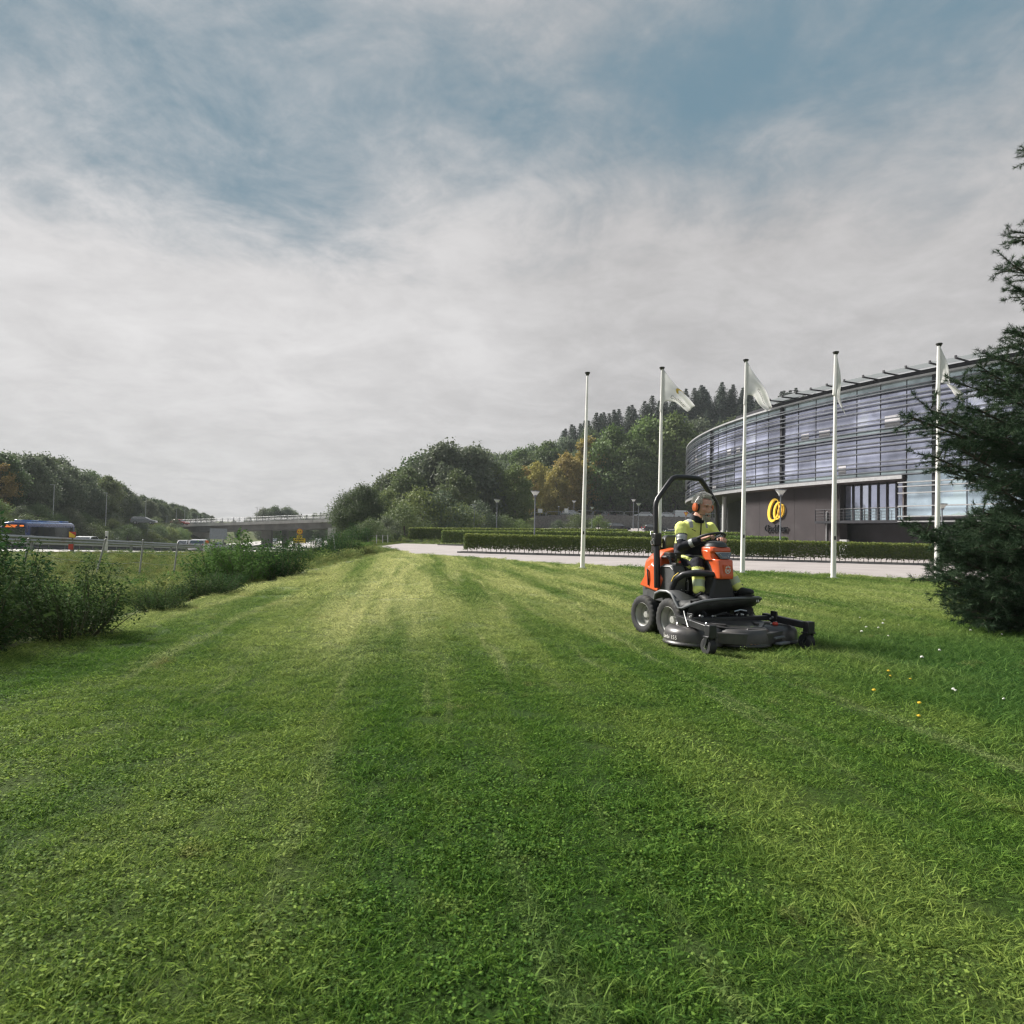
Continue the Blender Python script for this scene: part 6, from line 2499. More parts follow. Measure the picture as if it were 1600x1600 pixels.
# roll bar
w_, x_ = 0.475, -0.40
pts = [(x_ + 0.06, -w_, 0.80), (x_ + 0.03, -w_, 1.15), (x_, -w_, 1.60), (x_ - 0.003, -w_ + 0.008, 1.66), (x_ - 0.005, -w_ + 0.03, 1.71), (x_ - 0.01, -w_ + 0.22, 1.945), (x_ - 0.01, -w_ + 0.26, 1.985), (x_ - 0.01, -w_ + 0.31, 2.0), (x_ - 0.01, 0, 2.005)]
pts = pts + [(a, -b, c) for a, b, c in reversed(pts[:-1])]
b_ = MB()
b_.tube(pts, 0.033, 12)
b_.build('roll_bar', M_FR, mow)
for sy in (-1, 1):
    b_ = MB()
    b_.tube([(x_ + 0.065, sy * w_, 0.60), (x_ + 0.035, sy * w_, 1.13)], 0.042, 10)
    b_.box((x_ + 0.035, sy * w_, 1.20), (0.09, 0.10, 0.16))
    b_.build('roll_bar_socket', M_FR, mow, bevel=0.012)
    b_ = MB()
    b_.lathe([(0.012, -0.06), (0.012, 0.06)], 8, Matrix.Translation((x_ + 0.035, sy * w_, 1.20)) @ Matrix.Rotation(pi / 2, 4, 'X'))
    ring = [(x_ + 0.035 + 0.03 * math.cos(a), sy * (w_ + 0.065), 1.165 + 0.03 * math.sin(a)) for a in [2 * pi * k / 14 for k in range(15)]]
    b_.tube(ring, 0.004, 5, caps=False)
    b_.tube([(x_ + 0.035, sy * (w_ + 0.06), 1.20), (x_ + 0.02, sy * (w_ + 0.08), 1.26), (x_ - 0.01, sy * (w_ + 0.06), 1.30)], 0.004, 4)
    b_.build('locking_pin', M_CHR, mow)
# fender and foot platform
rim_ = [(-0.30, -0.54, 0.47), (-0.24, -0.565, 0.545), (-0.12, -0.575, 0.585), (0.02, -0.575, 0.59), (0.10, -0.57, 0.565), (0.16, -0.565, 0.49), (0.215, -0.555, 0.415), (0.26, -0.535, 0.415), (0.33, -0.47, 0.46), (0.38, -0.33, 0.505), (0.41, -0.15, 0.525), (0.42, 0.05, 0.535), (0.42, 0.30, 0.54), (0.40, 0.45, 0.54), (0.34, 0.545, 0.52), (0.26, 0.57, 0.47), (0.16, 0.575, 0.52), (0.02, 0.575, 0.59), (-0.12, 0.575, 0.585), (-0.24, 0.565, 0.545)]
rim_ = [Vector(p) for p in rim_]
b_ = MB()
b_.tube(rim_, 0.016, 8)
b_.build('fender_lip', M_LIP, mow)
b_ = MB()
V_, F_ = [], []
for p in rim_:
    V_.append(p)
    if p.x > 0.27 or abs(p.y) < 0.5:
        V_.append(Vector((p.x - 0.10, p.y * 0.85, 0.50)))
        V_.append(Vector((0.05, p.y * 0.6, 0.49)))
    else:
        V_.append(Vector((p.x, p.y * 0.72, p.z + 0.012 if p.z > 0.5 else 0.50)))
        V_.append(Vector((p.x, p.y * 0.42, 0.52)))
n = len(rim_)
for i in range(n - 1):
    for k in range(2):
        F_.append((i * 3 + k, i * 3 + k + 1, i * 3 + k + 4, i * 3 + k + 3))
b_.add(V_, F_)
fo = b_.build('fender', M_GR, mow)
so = fo.modifiers.new('thickness', 'SOLIDIFY')
so.thickness = 0.012
b_ = MB()
b_.loft([[p + Vector((-0.012, 0, -0.01)) for p in rim_[8:15]], [p + Vector((-0.10, 0, -0.22 + 0.02 * i)) for i, p in enumerate(rim_[8:15])]], caps=False, closed=False)
sk = b_.build('front_skirt', M_BK, mow)
so = sk.modifiers.new('thickness', 'SOLIDIFY')
so.thickness = 0.01
b_ = MB()
b_.prism([(-0.10, -0.36), (0.30, -0.36), (0.34, 0.0), (0.30, 0.40), (-0.10, 0.40)], 0.488, 0.498)
b_.build('foot_plate', M_BK, mow)
b_ = MB()
for y in (0.405, 0.43):
    b_.box((0.425, y, 0.50), (0.008, 0.010, 0.028))
b_.build('lip_mark', M_WHT, mow, smooth=False)
# pedals
for y, x in ((-0.24, 0.20), (-0.17, 0.23), (0.23, 0.24)):
    b_ = MB()
    b_.box((x, y, 0.56), (0.12, 0.07, 0.015), Matrix.Rotation(-0.5, 3, 'Y'))
    b_.tube([(x, y, 0.50), (x, y, 0.56)], 0.012, 6)
    b_.build('pedal', M_BK, mow, bevel=0.004)
# steering tower
b_ = MB()
b_.loft([[Vector((x0, -w, z)), Vector((x1, -w, z)), Vector((x1, w, z)), Vector((x0, w, z))] for z, x0, x1, w in ((0.49, 0.02, 0.33, 0.20), (0.60, 0.05, 0.32, 0.17), (0.72, 0.10, 0.32, 0.125), (0.80, 0.10, 0.31, 0.10), (1.0, 0.03, 0.24, 0.09))])
b_.build('steering_tower', M_BK, mow, bevel=0.03)
# orange nose with headlight


def nose(z, x0, x1, w, wf):
    return [Vector((x0, -w, z)), Vector((x1 - 0.035, -w, z)), Vector((x1, -wf, z)), Vector((x1, wf, z)), Vector((x1 - 0.035, w, z)), Vector((x0, w, z))]


b_ = MB()
b_.loft([nose(0.755, 0.27, 0.385, 0.108, 0.09), nose(0.80, 0.265, 0.388, 0.110, 0.092), nose(0.905, 0.22, 0.375, 0.112, 0.092), nose(0.965, 0.18, 0.365, 0.122, 0.096), nose(0.985, 0.16, 0.345, 0.130, 0.10)])
b_.loft([nose(0.985, 0.11, 0.30, 0.135, 0.10), nose(1.055, 0.08, 0.285, 0.142, 0.11), nose(1.075, 0.08, 0.30, 0.146, 0.12), nose(1.115, 0.08, 0.29, 0.146, 0.12), nose(1.13, 0.09, 0.28, 0.136, 0.11)])
for sy in (-1, 1):
    b_.loft([[Vector((0.10, sy * 0.12, 1.10)), Vector((0.27, sy * 0.12, 1.10)), Vector((0.30, sy * 0.10, 0.96)), Vector((0.14, sy * 0.12, 0.965))], [Vector((0.10, sy * 0.153, 1.09)), Vector((0.20, sy * 0.150, 1.08)), Vector((0.27, sy * 0.134, 0.965)), Vector((0.15, sy * 0.142, 0.97))]])
b_.build('nose_cover', M_OR, mow, bevel=0.012)
b_ = MB()
b_.loft([[Vector((0.312, -0.115, 1.062)), Vector((0.312, 0.115, 1.062)), Vector((0.340, 0.075, 0.992)), Vector((0.340, -0.055, 0.992))], [Vector((0.25, -0.115, 1.062)), Vector((0.25, 0.115, 1.062)), Vector((0.25, 0.075, 0.992)), Vector((0.25, -0.055, 0.992))]])
b_.build('headlight', M_CARGL, mow, smooth=False)
b_ = MB()
b_.tube([(0.314, -0.105, 1.052), (0.322, -0.06, 1.046), (0.336, -0.035, 1.010), (0.336, 0.05, 1.010), (0.322, 0.075, 1.046), (0.314, 0.105, 1.052)], 0.005, 6)
b_.tube([(0.3135, -0.11, 1.064), (0.3135, 0.11, 1.064)], 0.005, 6)
b_.build('headlight_trim', M_CHR, mow)
b_ = MB()
rings = []
for k, (z, f) in enumerate(((1.128, 1.0), (1.155, 0.94), (1.180, 0.80), (1.197, 0.55), (1.203, 0.2))):
    rings.append([Vector((0.175 + 0.125 * f * math.cos(a), 0.142 * f * math.sin(a), z)) for a in [2 * pi * j / 20 for j in range(20)]])
b_.loft(rings)
b_.build('dashboard', M_GR, mow)
# crowned ring emblem
Mf = Matrix.Translation((0.3885, 0.005, 0.868)) @ Matrix.Rotation(0.075, 4, 'Y') @ Matrix(((0, 0, 1, 0), (1, 0, 0, 0), (0, 1, 0, 0), (0, 0, 0, 1)))
b_ = MB()
pl = [(-0.055, -0.07), (0.055, -0.07), (0.06, 0.055), (-0.06, 0.055)]
b_.prism(pl, -0.012, 0.001, Mf)
b_.build('emblem_plate', M_OR, mow, bevel=0.004)
b_ = MB()
arc = [(0.034 * math.cos(a), 0.034 * math.sin(a) - 0.01) for a in [pi * 0.80 + 2 * pi * 0.70 * k / 20 for k in range(21)]]
b_.tube([Mf @ Vector((x, y, 0.003)) for x, y in arc], 0.0055, 6)
for x in (-0.013, 0.013):
    b_.box(Mf @ Vector((x, -0.012, 0.003)), (0.006, 0.008, 0.034), None)
b_.box(Mf @ Vector((0, -0.012, 0.003)), (0.006, 0.026, 0.008), None)
for x, y in ((-0.024, 0.022), (0.0, 0.030), (0.024, 0.022)):
    b_.prism([(x - 0.011, y - 0.004), (x + 0.011, y - 0.004), (x + 0.002, y + 0.018), (x - 0.002, y + 0.018)], 0.001, 0.006, Mf)
b_.build('emblem', M_WHT, mow)
# steering wheel
Ms = Matrix.Translation((0.07, 0, 1.235)) @ Matrix.Rotation(-0.34, 4, 'Y')
b_ = MB()
b_.tube([Ms @ Vector((0.175 * math.cos(a), 0.175 * math.sin(a), 0)) for a in [2 * pi * k / 36 for k in range(37)]], 0.016, 8, caps=False)
sw = b_.build('steering_wheel', M_BK, mow)
b_ = MB()
for a in (0.4, 2.5, 4.6):
    b_.tube([Ms @ Vector((0.03 * math.cos(a), 0.03 * math.sin(a), -0.035)), Ms @ Vector((0.16 * math.cos(a), 0.16 * math.sin(a), -0.004))], 0.013, 6, flat=0.5)
b_.lathe([(0.05, -0.06), (0.052, -0.03), (0.03, -0.02)], 16, Ms)
b_.lathe([(0.025, -0.25), (0.025, -0.05)], 10, Ms)
b_.build('spoke', M_BK, sw)
# thick curved guard pipe on the right of the driver's legs
b_ = MB()
P_ = [(0.30, -0.06, 0.795), (0.24, -0.16, 0.812), (0.16, -0.28, 0.815), (0.06, -0.375, 0.79), (-0.03, -0.42, 0.73), (-0.08, -0.43, 0.64), (-0.10, -0.43, 0.56)]
b_.tube(P_, [0.030, 0.038, 0.040, 0.040, 0.040, 0.038, 0.034], 12)
b_.build('guard_pipe', M_FR, mow)
b_ = MB()
b_.tube([(-0.055, -0.465, 0.70), (-0.02, -0.455, 0.765), (0.03, -0.425, 0.81)], 0.006, 5)
b_.build('warning_strip', M_YEL, mow)
b_ = MB()
b_.box((-0.14, -0.33, 0.905), (0.10, 0.10, 0.03))
b_.tube([(-0.16, -0.33, 0.90), (-0.15, -0.33, 0.99)], 0.010, 6)
b_.lathe([(0.018, 0.0), (0.020, 0.03), (0.010, 0.045)], 10, Matrix.Translation((-0.15, -0.33, 0.985)))
b_.build('control_lever', M_BK, mow, bevel=0.006)
b_ = MB()
b_.lathe([(0.015, 0), (0.015, 0.02), (0.008, 0.026)], 10, Matrix.Translation((-0.12, -0.30, 0.92)))
b_.build('red_switch', M_RED, mow)
rr = random.Random(5)
for i in range(12):
    b_ = MB()
    b_.ball((-0.045, -0.40 + 0.16 * rr.random(), 0.52 + 0.33 * rr.random()), 0.006 + 0.003 * rr.random(), 6, 4)
    b_.build('bolt_head', M_CHR, mow)
b_ = MB()
for pth in ([(-0.02, -0.30, 0.52), (0.08, -0.32, 0.60), (0.05, -0.30, 0.72)], [(-0.04, -0.20, 0.50), (0.1, -0.26, 0.55), (0.1, -0.2, 0.7)], [(0.3, -0.2, 0.30), (0.36, 0.0, 0.36), (0.3, 0.2, 0.30)], [(0.3, 0.05, 0.28), (0.42, 0.1, 0.33), (0.3, 0.25, 0.36)]):
    b_.tube([Vector(p) for p in pth], 0.012, 6)
b_.build('hose', M_BK, mow)

# ---- cutting deck
b_ = MB()
for (x, y, r, zt) in ((0.42, -0.49, 0.33, 0.235), (0.575, 0.02, 0.345, 0.225), (0.46, 0.53, 0.34, 0.235)):
    Md = Matrix.Translation((x, y, 0))
    b_.lathe([(r + 0.012, 0.045), (r + 0.014, 0.065), (r, 0.072), (r - 0.004, 0.16), (r - 0.02, 0.20), (r - 0.05, 0.228), (r - 0.09, zt + 0.003), (r * 0.55, zt + 0.006), (0.0, zt + 0.008)], 48, Md, caps=False)
b_.loft([[Vector((x, y, z)) for x, y in ((0.12, -0.5), (0.12, 0.55), (0.76, 0.52), (0.89, 0.22), (0.88, -0.18), (0.70, -0.45))] for z in (0.07, 0.17, 0.195)])
b_.build('mower_deck', M_DK, mow, bevel=0.008)
b_ = MB()
b_.loft([[Vector((0.35, y, z)) for y, z in ((-0.48, 0.24), (0.48, 0.24), (0.48, 0.285), (-0.48, 0.285))], [Vector((0.55, y, z)) for y, z in ((-0.42, 0.235), (0.42, 0.235), (0.42, 0.26), (-0.42, 0.26))], [Vector((0.72, y, z)) for y, z in ((-0.22, 0.225), (0.22, 0.225), (0.22, 0.235), (-0.22, 0.235))]])
b_.build('belt_cover', M_DK, mow, bevel=0.015)
b_ = MB()
for y in (-0.27, 0.27):
    b_.box((0.55, y, 0.262), (0.22, 0.05, 0.02), Matrix.Rotation(0.5 * (1 if y < 0 else -1), 3, 'Z'))
b_.box((0.80, 0.06, 0.222), (0.03, 0.24, 0.03))
b_.build('deck_rib', M_DK, mow, bevel=0.006)
b_ = MB()
for k in range(2):
    b_.box((0.84 + 0.06 * k, 0.34 + 0.015 * k, 0.135 - 0.055 * k), (0.07, 0.22, 0.022), Matrix.Rotation(0.35, 3, 'Z'))
b_.build('step_plate', M_LIP, mow, bevel=0.005)
# lifting frame: cross bar, side arms, caster heads
b_ = MB()
b_.box((0.40, 0.02, 0.295), (0.07, 1.30, 0.055))
b_.build('cross_bar', M_FR, mow, bevel=0.008)
for sy in (-1, 1):
    b_ = MB()
    p0, p1 = Vector((0.36, sy * 0.615, 0.298)), Vector((0.93, sy * 0.675, 0.275))
    d = (p1 - p0)
    b_.box((p0 + p1) / 2, (d.length + 0.08, 0.075, 0.075), Matrix.Rotation(math.atan2(d.y, d.x), 3, 'Z') @ Matrix.Rotation(0.06, 3, 'Y'))
    b_.build('side_arm', M_FR, mow, bevel=0.008)
    b_ = MB()
    b_.box((0.955, sy * 0.677, 0.250), (0.085, 0.095, 0.135))
    b_.build('caster_head', M_FR, mow, bevel=0.008)
    c_ = MB()
    c_.lathe([(0.02, 0.15), (0.02, 0.20)], 8, Matrix.Translation((0.955, sy * 0.677, 0)))
    for s in (-1, 1):
        c_.box((0.935, sy * 0.677 + s * 0.055, 0.135), (0.05, 0.010, 0.12), Matrix.Rotation(0.3, 3, 'Y'))
    c_.box((0.95, sy * 0.677, 0.19), (0.09, 0.125, 0.02))
    fk = c_.build('caster_fork', M_FR, mow, bevel=0.004)
    w_b = MB()
    w_b.lathe([(0.04, -0.045), (0.078, -0.045), (0.088, -0.036), (0.088, 0.036), (0.078, 0.045), (0.04, 0.045)], 28, Matrix.Translation((0.925, sy * 0.677, 0.088)) @ Matrix.Rotation(pi / 2, 4, 'X'))
    wo_ = w_b.build('caster_wheel', M_RUB, mow)
    h_ = MB()
    h_.lathe([(0.006, -0.060), (0.012, -0.060), (0.014, -0.046), (0.042, -0.044), (0.042, 0.044), (0.014, 0.046), (0.012, 0.060), (0.006, 0.060)], 16, Matrix.Translation((0.925, sy * 0.677, 0.088)) @ Matrix.Rotation(pi / 2, 4, 'X'))
    h_.build('caster_hub', M_CHR, wo_)
    # perforated bracket plate on the side arm
    b_ = MB()
    b_.box((0.50, sy * 0.60, 0.30), (0.10, 0.02, 0.17))
    b_.build('bracket_plate', M_FR, mow, bevel=0.004)
    for a in (0.0, 0.12):
        l_ = MB()
        l_.tube([(0.18 + a, sy * 0.28, 0.38), (0.40, sy * 0.30, 0.345)], 0.018, 8)
        l_.build('lift_arm', M_FR, mow)
b_ = MB()
rr = random.Random(11)
for (x, y, z) in [(0.30, -0.62, 0.29), (0.28, -0.60, 0.31), (0.31, -0.64, 0.275), (0.42, -0.40, 0.385), (0.41, -0.36, 0.375), (0.44, -0.24, 0.38), (0.43, -0.20, 0.375), (0.42, 0.12, 0.385), (0.43, 0.18, 0.39), (0.41, 0.22, 0.385), (0.44, 0.26, 0.375), (0.42, 0.36, 0.375), (0.52, -0.61, 0.39),
                  (0.60, -0.66, 0.36), (0.86, -0.655, 0.36), (0.55, 0.585, 0.30), (0.55, 0.585, 0.26), (0.50, 0.585, 0.36), (0.70, 0.55, 0.27), (0.62, 0.45, 0.30), (0.46, 0.585, 0.33)]:
    b_.lathe([(0.014, 0), (0.014, 0.014), (0.006, 0.018)], 6, Matrix.Translation((x, y, z - 0.045)) @ Matrix.Rotation(rr.random() * 2, 4, 'X'))
b_.tube([(0.47, -0.665, 0.41), (0.50, -0.672, 0.36), (0.60, -0.70, 0.25)], 0.006, 5)
b_.tube([(0.40, 0.10, 0.38), (0.43, 0.16, 0.40), (0.42, 0.26, 0.385)], 0.009, 6)
b_.tube([(0.30, -0.66, 0.30), (0.26, -0.62, 0.31)], 0.009, 6)
b_.build('bolt', M_CHR, mow)
b_ = MB()
b_.lathe([(0.030, 0), (0.034, 0.018), (0.022, 0.034)], 14, Matrix.Translation((0.66, 0.47, 0.245)))
b_.build('red_cap', M_RED, mow)
# lettering on the right end of the deck
tm = text_mesh('Combi 155', 0.062, 0.0)
for v in tm.vertices:
    ang = -pi / 2 + 0.0 + (v.co.x - 0.02) / 0.33
    rr_ = 0.3335
    v.co = Vector((0.42 + rr_ * math.cos(ang), -0.49 + rr_ * math.sin(ang), 0.122 + v.co.y))
tm.name = 'lettering'
obj('lettering', tm, M_WHT, mow)
tm = text_mesh('P 525D', 0.05, 0.0)
for v in tm.vertices:
    v.co = Vector((-0.80 + v.co.x, -0.4035 , 0.80 + v.co.y)) if False else Vector((-0.74 + v.co.x, -0.4045, 0.925 + v.co.y * 0.8))
bpy.data.meshes.remove(tm)
# dead leaves and clippings lying on the deck edge
b_ = MB()
for i in range(26):
    y = -0.30 + 0.62 * rr.random()
    x = 0.575 + math.sqrt(max(0.335 ** 2 - y * y, 0.01)) + 0.008
    p = Vector((x, y, 0.07 + 0.012 * rr.random()))
    s = 0.010 + 0.014 * rr.random()
    a = rr.random() * 6
    b_.add([p + Vector((math.cos(a) * s, math.sin(a) * s, 0)), p + Vector((-math.sin(a) * s * 0.5, math.cos(a) * s * 0.5, 0.006)), p - Vector((math.cos(a) * s, math.sin(a) * s, -0.004)), p + Vector((math.sin(a) * s * 0.5, -math.cos(a) * s * 0.5, 0.002))], [(0, 1, 2, 3)])
b_.build('dry_leaf', mat('dry_leaf', (0.35, 0.20, 0.09), 0.8, var=0.4, scale=40), mow)

# grass clippings thrown onto the deck, fenders and tyres
M_CLIP = mat('grass_clipping', (0.12, 0.18, 0.04), 0.8, var=0.5, scale=60)
b_ = MB()
rr = random.Random(21)


def flake(p, s):
    a = rr.random() * 6.28
    u = Vector((math.cos(a), math.sin(a), rr.random() * 0.4 - 0.2)) * s
    v = Vector((-math.sin(a), math.cos(a), rr.random() * 0.4 - 0.2)) * s * 0.22
    b_.add([p - u, p + v, p + u, p - v], [(0, 1, 2, 3)])


for i in range(420):
    x0, y0, r0 = rr.choice(((0.42, -0.49, 0.33), (0.575, 0.02, 0.345), (0.46, 0.53, 0.34)))
    a = rr.random() * 6.28
    if rr.random() < 0.55:
        q = r0 * rr.random() ** 0.5 * 0.7
        z = 0.246
    else:
        q = r0 + 0.008
        z = 0.074
    flake(Vector((x0 + q * math.cos(a), y0 + q * math.sin(a), z + 0.004 * rr.random())), 0.008 + 0.012 * rr.random())
for i in range(90):
    sy = rr.choice((-1, 1))
    a = rr.random() * 6.28
    q = 0.252
    x0, r1 = rr.choice(((0.0, 0.252), (-0.625, 0.242)))
    flake(Vector((x0 + r1 * math.cos(a), sy * (0.31 + 0.24 * rr.random()), r1 - 0.002 + r1 * math.sin(a))), 0.008 + 0.008 * rr.random())
b_.build('grass_clipping', M_CLIP, mow, smooth=False)['kind'] = 'stuff'
# ------------------------------------------------------------------ driver
M_SKIN = mat('skin', (0.60, 0.33, 0.25), 0.5, var=0.10, scale=20, dirt=(0.58, 0.24, 0.18), dscale=14)
M_LIME = mat('hi_vis_lime', (0.82, 0.88, 0.24), 0.75, var=0.05, scale=12, bump=0.25, bscale=18)
M_NAVY = mat('navy_cloth', (0.014, 0.015, 0.024), 0.85, var=0.2, scale=14, bump=0.3, bscale=20)
M_REFL = mat('reflective_band', (0.40, 0.41, 0.41), 0.45, 0.2, var=0.06)
M_REFLL = mat('reflective_lime_band', (0.50, 0.56, 0.38), 0.5, 0.1, var=0.06)
M_HAIR = mat('grey_hair', (0.55, 0.54, 0.52), 0.7, var=0.35, scale=60, bump=0.6, bscale=160)
M_BEARD = mat('grey_beard', (0.52, 0.48, 0.42), 0.85, var=0.35, scale=70, bump=0.6, bscale=200)
M_SHOE = mat('black_shoe', (0.016, 0.017, 0.020), 0.6, var=0.3, scale=25, bump=0.3)
M_EARO = mat('earmuff_orange', (0.72, 0.16, 0.05), 0.4)
M_EYE = mat('eye_dark', (0.03, 0.02, 0.018), 0.3)
M_LIPS = mat('lips', (0.30, 0.12, 0.10), 0.6)


def fuse(mb, voxel, smooth, name):
    """weld overlapping closed shapes into one continuous skin"""
    o = mb.build(name, M_SKIN)
    r = o.modifiers.new('weld', 'REMESH')
    r.mode = 'VOXEL'
    r.voxel_size = voxel
    r.use_smooth_shade = True
    s = o.modifiers.new('soften', 'SMOOTH')
    s.factor = 0.5
    s.iterations = smooth
    bpy.context.view_layer.update()
    dg = bpy.context.evaluated_depsgraph_get()
    me = bpy.data.meshes.new_from_object(o.evaluated_get(dg))
    me.name = name
    me.materials.clear()
    old = o.data
    bpy.data.objects.remove(o)
    bpy.data.meshes.remove(old)
    me.polygons.foreach_set('use_smooth', [True] * len(me.polygons))
    return me


def ell(c, d, ru, rw, n=16, side=Vector((0, 1, 0))):
    """ellipse ring about axis d: ru along side, rw along the other axis"""
    d = Vector(d).normalized()
    u = (side - d * side.dot(d)).normalized()
    w = d.cross(u)
    return [Vector(c) + u * ru * math.cos(2 * pi * j / n) + w * rw * math.sin(2 * pi * j / n) for j in range(n)]


def limb(mb, pts, rad, n=14):
    """tapered limb with rounded ends"""
    pts = [Vector(p) for p in pts]
    d0, d1 = (pts[1] - pts[0]).normalized(), (pts[-1] - pts[-2]).normalized()
    P = [pts[0] - d0 * rad[0] * 0.7] + pts + [pts[-1] + d1 * rad[-1] * 0.6]
    R = [rad[0] * 0.55] + list(rad) + [rad[-1] * 0.6]
    mb.tube(P, R, n)


# joints, mower frame
HIP, CHEST, NECK = Vector((-0.40, 0, 0.93)), Vector((-0.30, 0.015, 1.26)), Vector((-0.225, 0.02, 1.46))
SR, ER, WR = Vector((-0.25, -0.195, 1.405)), Vector((-0.125, -0.275, 1.115)), Vector((0.065, -0.125, 1.215))
SL, EL, WL = Vector((-0.25, 0.235, 1.405)), Vector((-0.12, 0.325, 1.12)), Vector((0.035, 0.195, 1.215))
HR, KR, AR = Vector((-0.36, -0.10, 0.925)), Vector((0.07, -0.165, 0.925)), Vector((0.16, -0.225, 0.60))
HL, KL, AL = Vector((-0.36, 0.10, 0.925)), Vector((0.09, 0.185, 0.925)), Vector((0.255, 0.275, 0.640))
HC = Vector((-0.115, 0.04, 1.615))     # head centre
HYAW, HPIT = 0.05, 0.16
HM = Matrix.Translation(HC) @ Matrix.Rotation(HYAW, 4, 'Z') @ Matrix.Rotation(HPIT, 4, 'Y') @ Matrix.Scale(1.17, 4)

b_ = MB()
# head: skull, face wedge, jaw, nose, brow, cheeks, ears (x forward, z up, head height about 0.24)
b_.ball(HM @ Vector((-0.015, 0, 0.035)), (0.100, 0.078, 0.092), 20, 14, Matrix.Rotation(HPIT, 3, 'Y'))
b_.loft([[HM @ Vector((x, y * w, z)) for x, y in ((-0.055, -0.95), (0.03, -1), (x1 - 0.02, -0.72), (x1, -0.30), (x1, 0.30), (x1 - 0.02, 0.72), (0.03, 1), (-0.055, 0.95))] for z, w, x1 in ((-0.118, 0.030, 0.066), (-0.108, 0.044, 0.080), (-0.085, 0.054, 0.088), (-0.055, 0.062, 0.088), (-0.02, 0.067, 0.088), (0.015, 0.069, 0.088), (0.05, 0.070, 0.088), (0.085, 0.062, 0.076))])
b_.loft([[HM @ Vector((x, y * w, z)) for x, y in ((0.06, -1), (x1, -0.5), (x1, 0.5), (0.06, 1))] for z, w, x1 in ((-0.042, 0.020, 0.098), (-0.034, 0.022, 0.118), (-0.024, 0.018, 0.120), (0.0, 0.012, 0.105), (0.020, 0.010, 0.092))])
b_.tube([HM @ Vector((0.060, -0.058, 0.030)), HM @ Vector((0.088, -0.030, 0.034)), HM @ Vector((0.090, 0, 0.026)), HM @ Vector((0.088, 0.030, 0.034)), HM @ Vector((0.060, 0.058, 0.030))], [0.010, 0.013, 0.010, 0.013, 0.010], 8)
for s in (-1, 1):
    b_.ball(HM @ Vector((0.062, s * 0.042, -0.022)), 0.026, 10, 8)
    b_.ball(HM @ Vector((-0.012, s * 0.078, -0.005)), (0.022, 0.012, 0.034), 10, 8)
b_.ball(HM @ Vector((0.080, 0, -0.100)), 0.024, 10, 8)
b_.tube([HM @ Vector((0.086, -0.022, -0.062)), HM @ Vector((0.096, 0, -0.060)), HM @ Vector((0.086, 0.022, -0.062))], 0.009, 8)
b_.tube([HM @ Vector((0.082, -0.018, -0.078)), HM @ Vector((0.092, 0, -0.078)), HM @ Vector((0.082, 0.018, -0.078))], 0.009, 8)
# neck and a slim torso under the clothes, arms down to the hands
limb(b_, [CHEST + Vector((0.03, 0, 0.12)), NECK + Vector((0.0, 0, 0.02)), HM @ Vector((-0.035, 0, -0.06))], [0.075, 0.062, 0.058])
b_.loft([ell(HIP, (0, 0, 1), 0.14, 0.10), ell((-0.36, 0, 1.1), (0.1, 0, 1), 0.14, 0.10), ell(CHEST + Vector((0, 0, 0.05)), (0.2, 0, 1), 0.155, 0.10), ell(NECK - Vector((0, 0, 0.05)), (0.2, 0, 1), 0.10, 0.07)])
for S_, E_, W_ in ((SR, ER, WR), (SL, EL, WL)):
    limb(b_, [S_ + Vector((-0.02, 0, -0.03)), E_, W_], [0.05, 0.042, 0.028])
for H_, K_, A_ in ((HR, KR, AR), (HL, KL, AL)):
    limb(b_, [H_, K_, A_.lerp(K_, 0.12)], [0.075, 0.052, 0.036])


def hand(mb, W_, fwd, up, side, curl, thumb_side):
    """palm box plus five bent fingers and a thumb leaving the palm's side"""
    fwd = Vector(fwd).normalized()
    up = (Vector(up) - fwd * Vector(up).dot(fwd)).normalized()
    sd_ = fwd.cross(up) * thumb_side
    P0 = Vector(W_)
    mb.loft([ell(P0 + fwd * t, fwd, a, c, 12, sd_) for t, a, c in ((-0.02, 0.027, 0.022), (0.02, 0.034, 0.020), (0.06, 0.043, 0.018), (0.092, 0.042, 0.016), (0.10, 0.036, 0.012))])
    for k, (off, ln) in enumerate(((0.031, 0.072), (0.011, 0.082), (-0.010, 0.077), (-0.031, 0.060))):
        q = P0 + fwd * (0.092 - 0.006 * abs(k - 1)) + sd_ * off
        pts = [q - fwd * 0.012]
        a = 0.0
        dcur = fwd.copy()
        for j, fr in enumerate((0.45, 0.32, 0.25)):
            a += curl[k] * (0.55, 1.0, 0.8)[j]
            dcur = fwd * math.cos(a) - up * math.sin(a) + sd_ * off * 1.2
            q = q + dcur.normalized() * ln * fr
            pts.append(q)
        mb.tube(pts + [pts[-1] + dcur.normalized() * 0.006], [0.0105, 0.0105, 0.0095, 0.0085, 0.004], 8)
    q = P0 + fwd * 0.028 + sd_ * 0.030
    t1 = q + (fwd * 0.6 + sd_ * 0.75 - up * 0.35).normalized() * 0.040
    t2 = t1 + (fwd * 0.85 + sd_ * 0.1 - up * 0.5).normalized() * 0.032
    t3 = t2 + (fwd * 0.8 - sd_ * 0.3 - up * 0.5).normalized() * 0.022
    mb.tube([q - sd_ * 0.015, q, t1, t2, t3], [0.014, 0.0145, 0.0125, 0.0105, 0.006], 8)


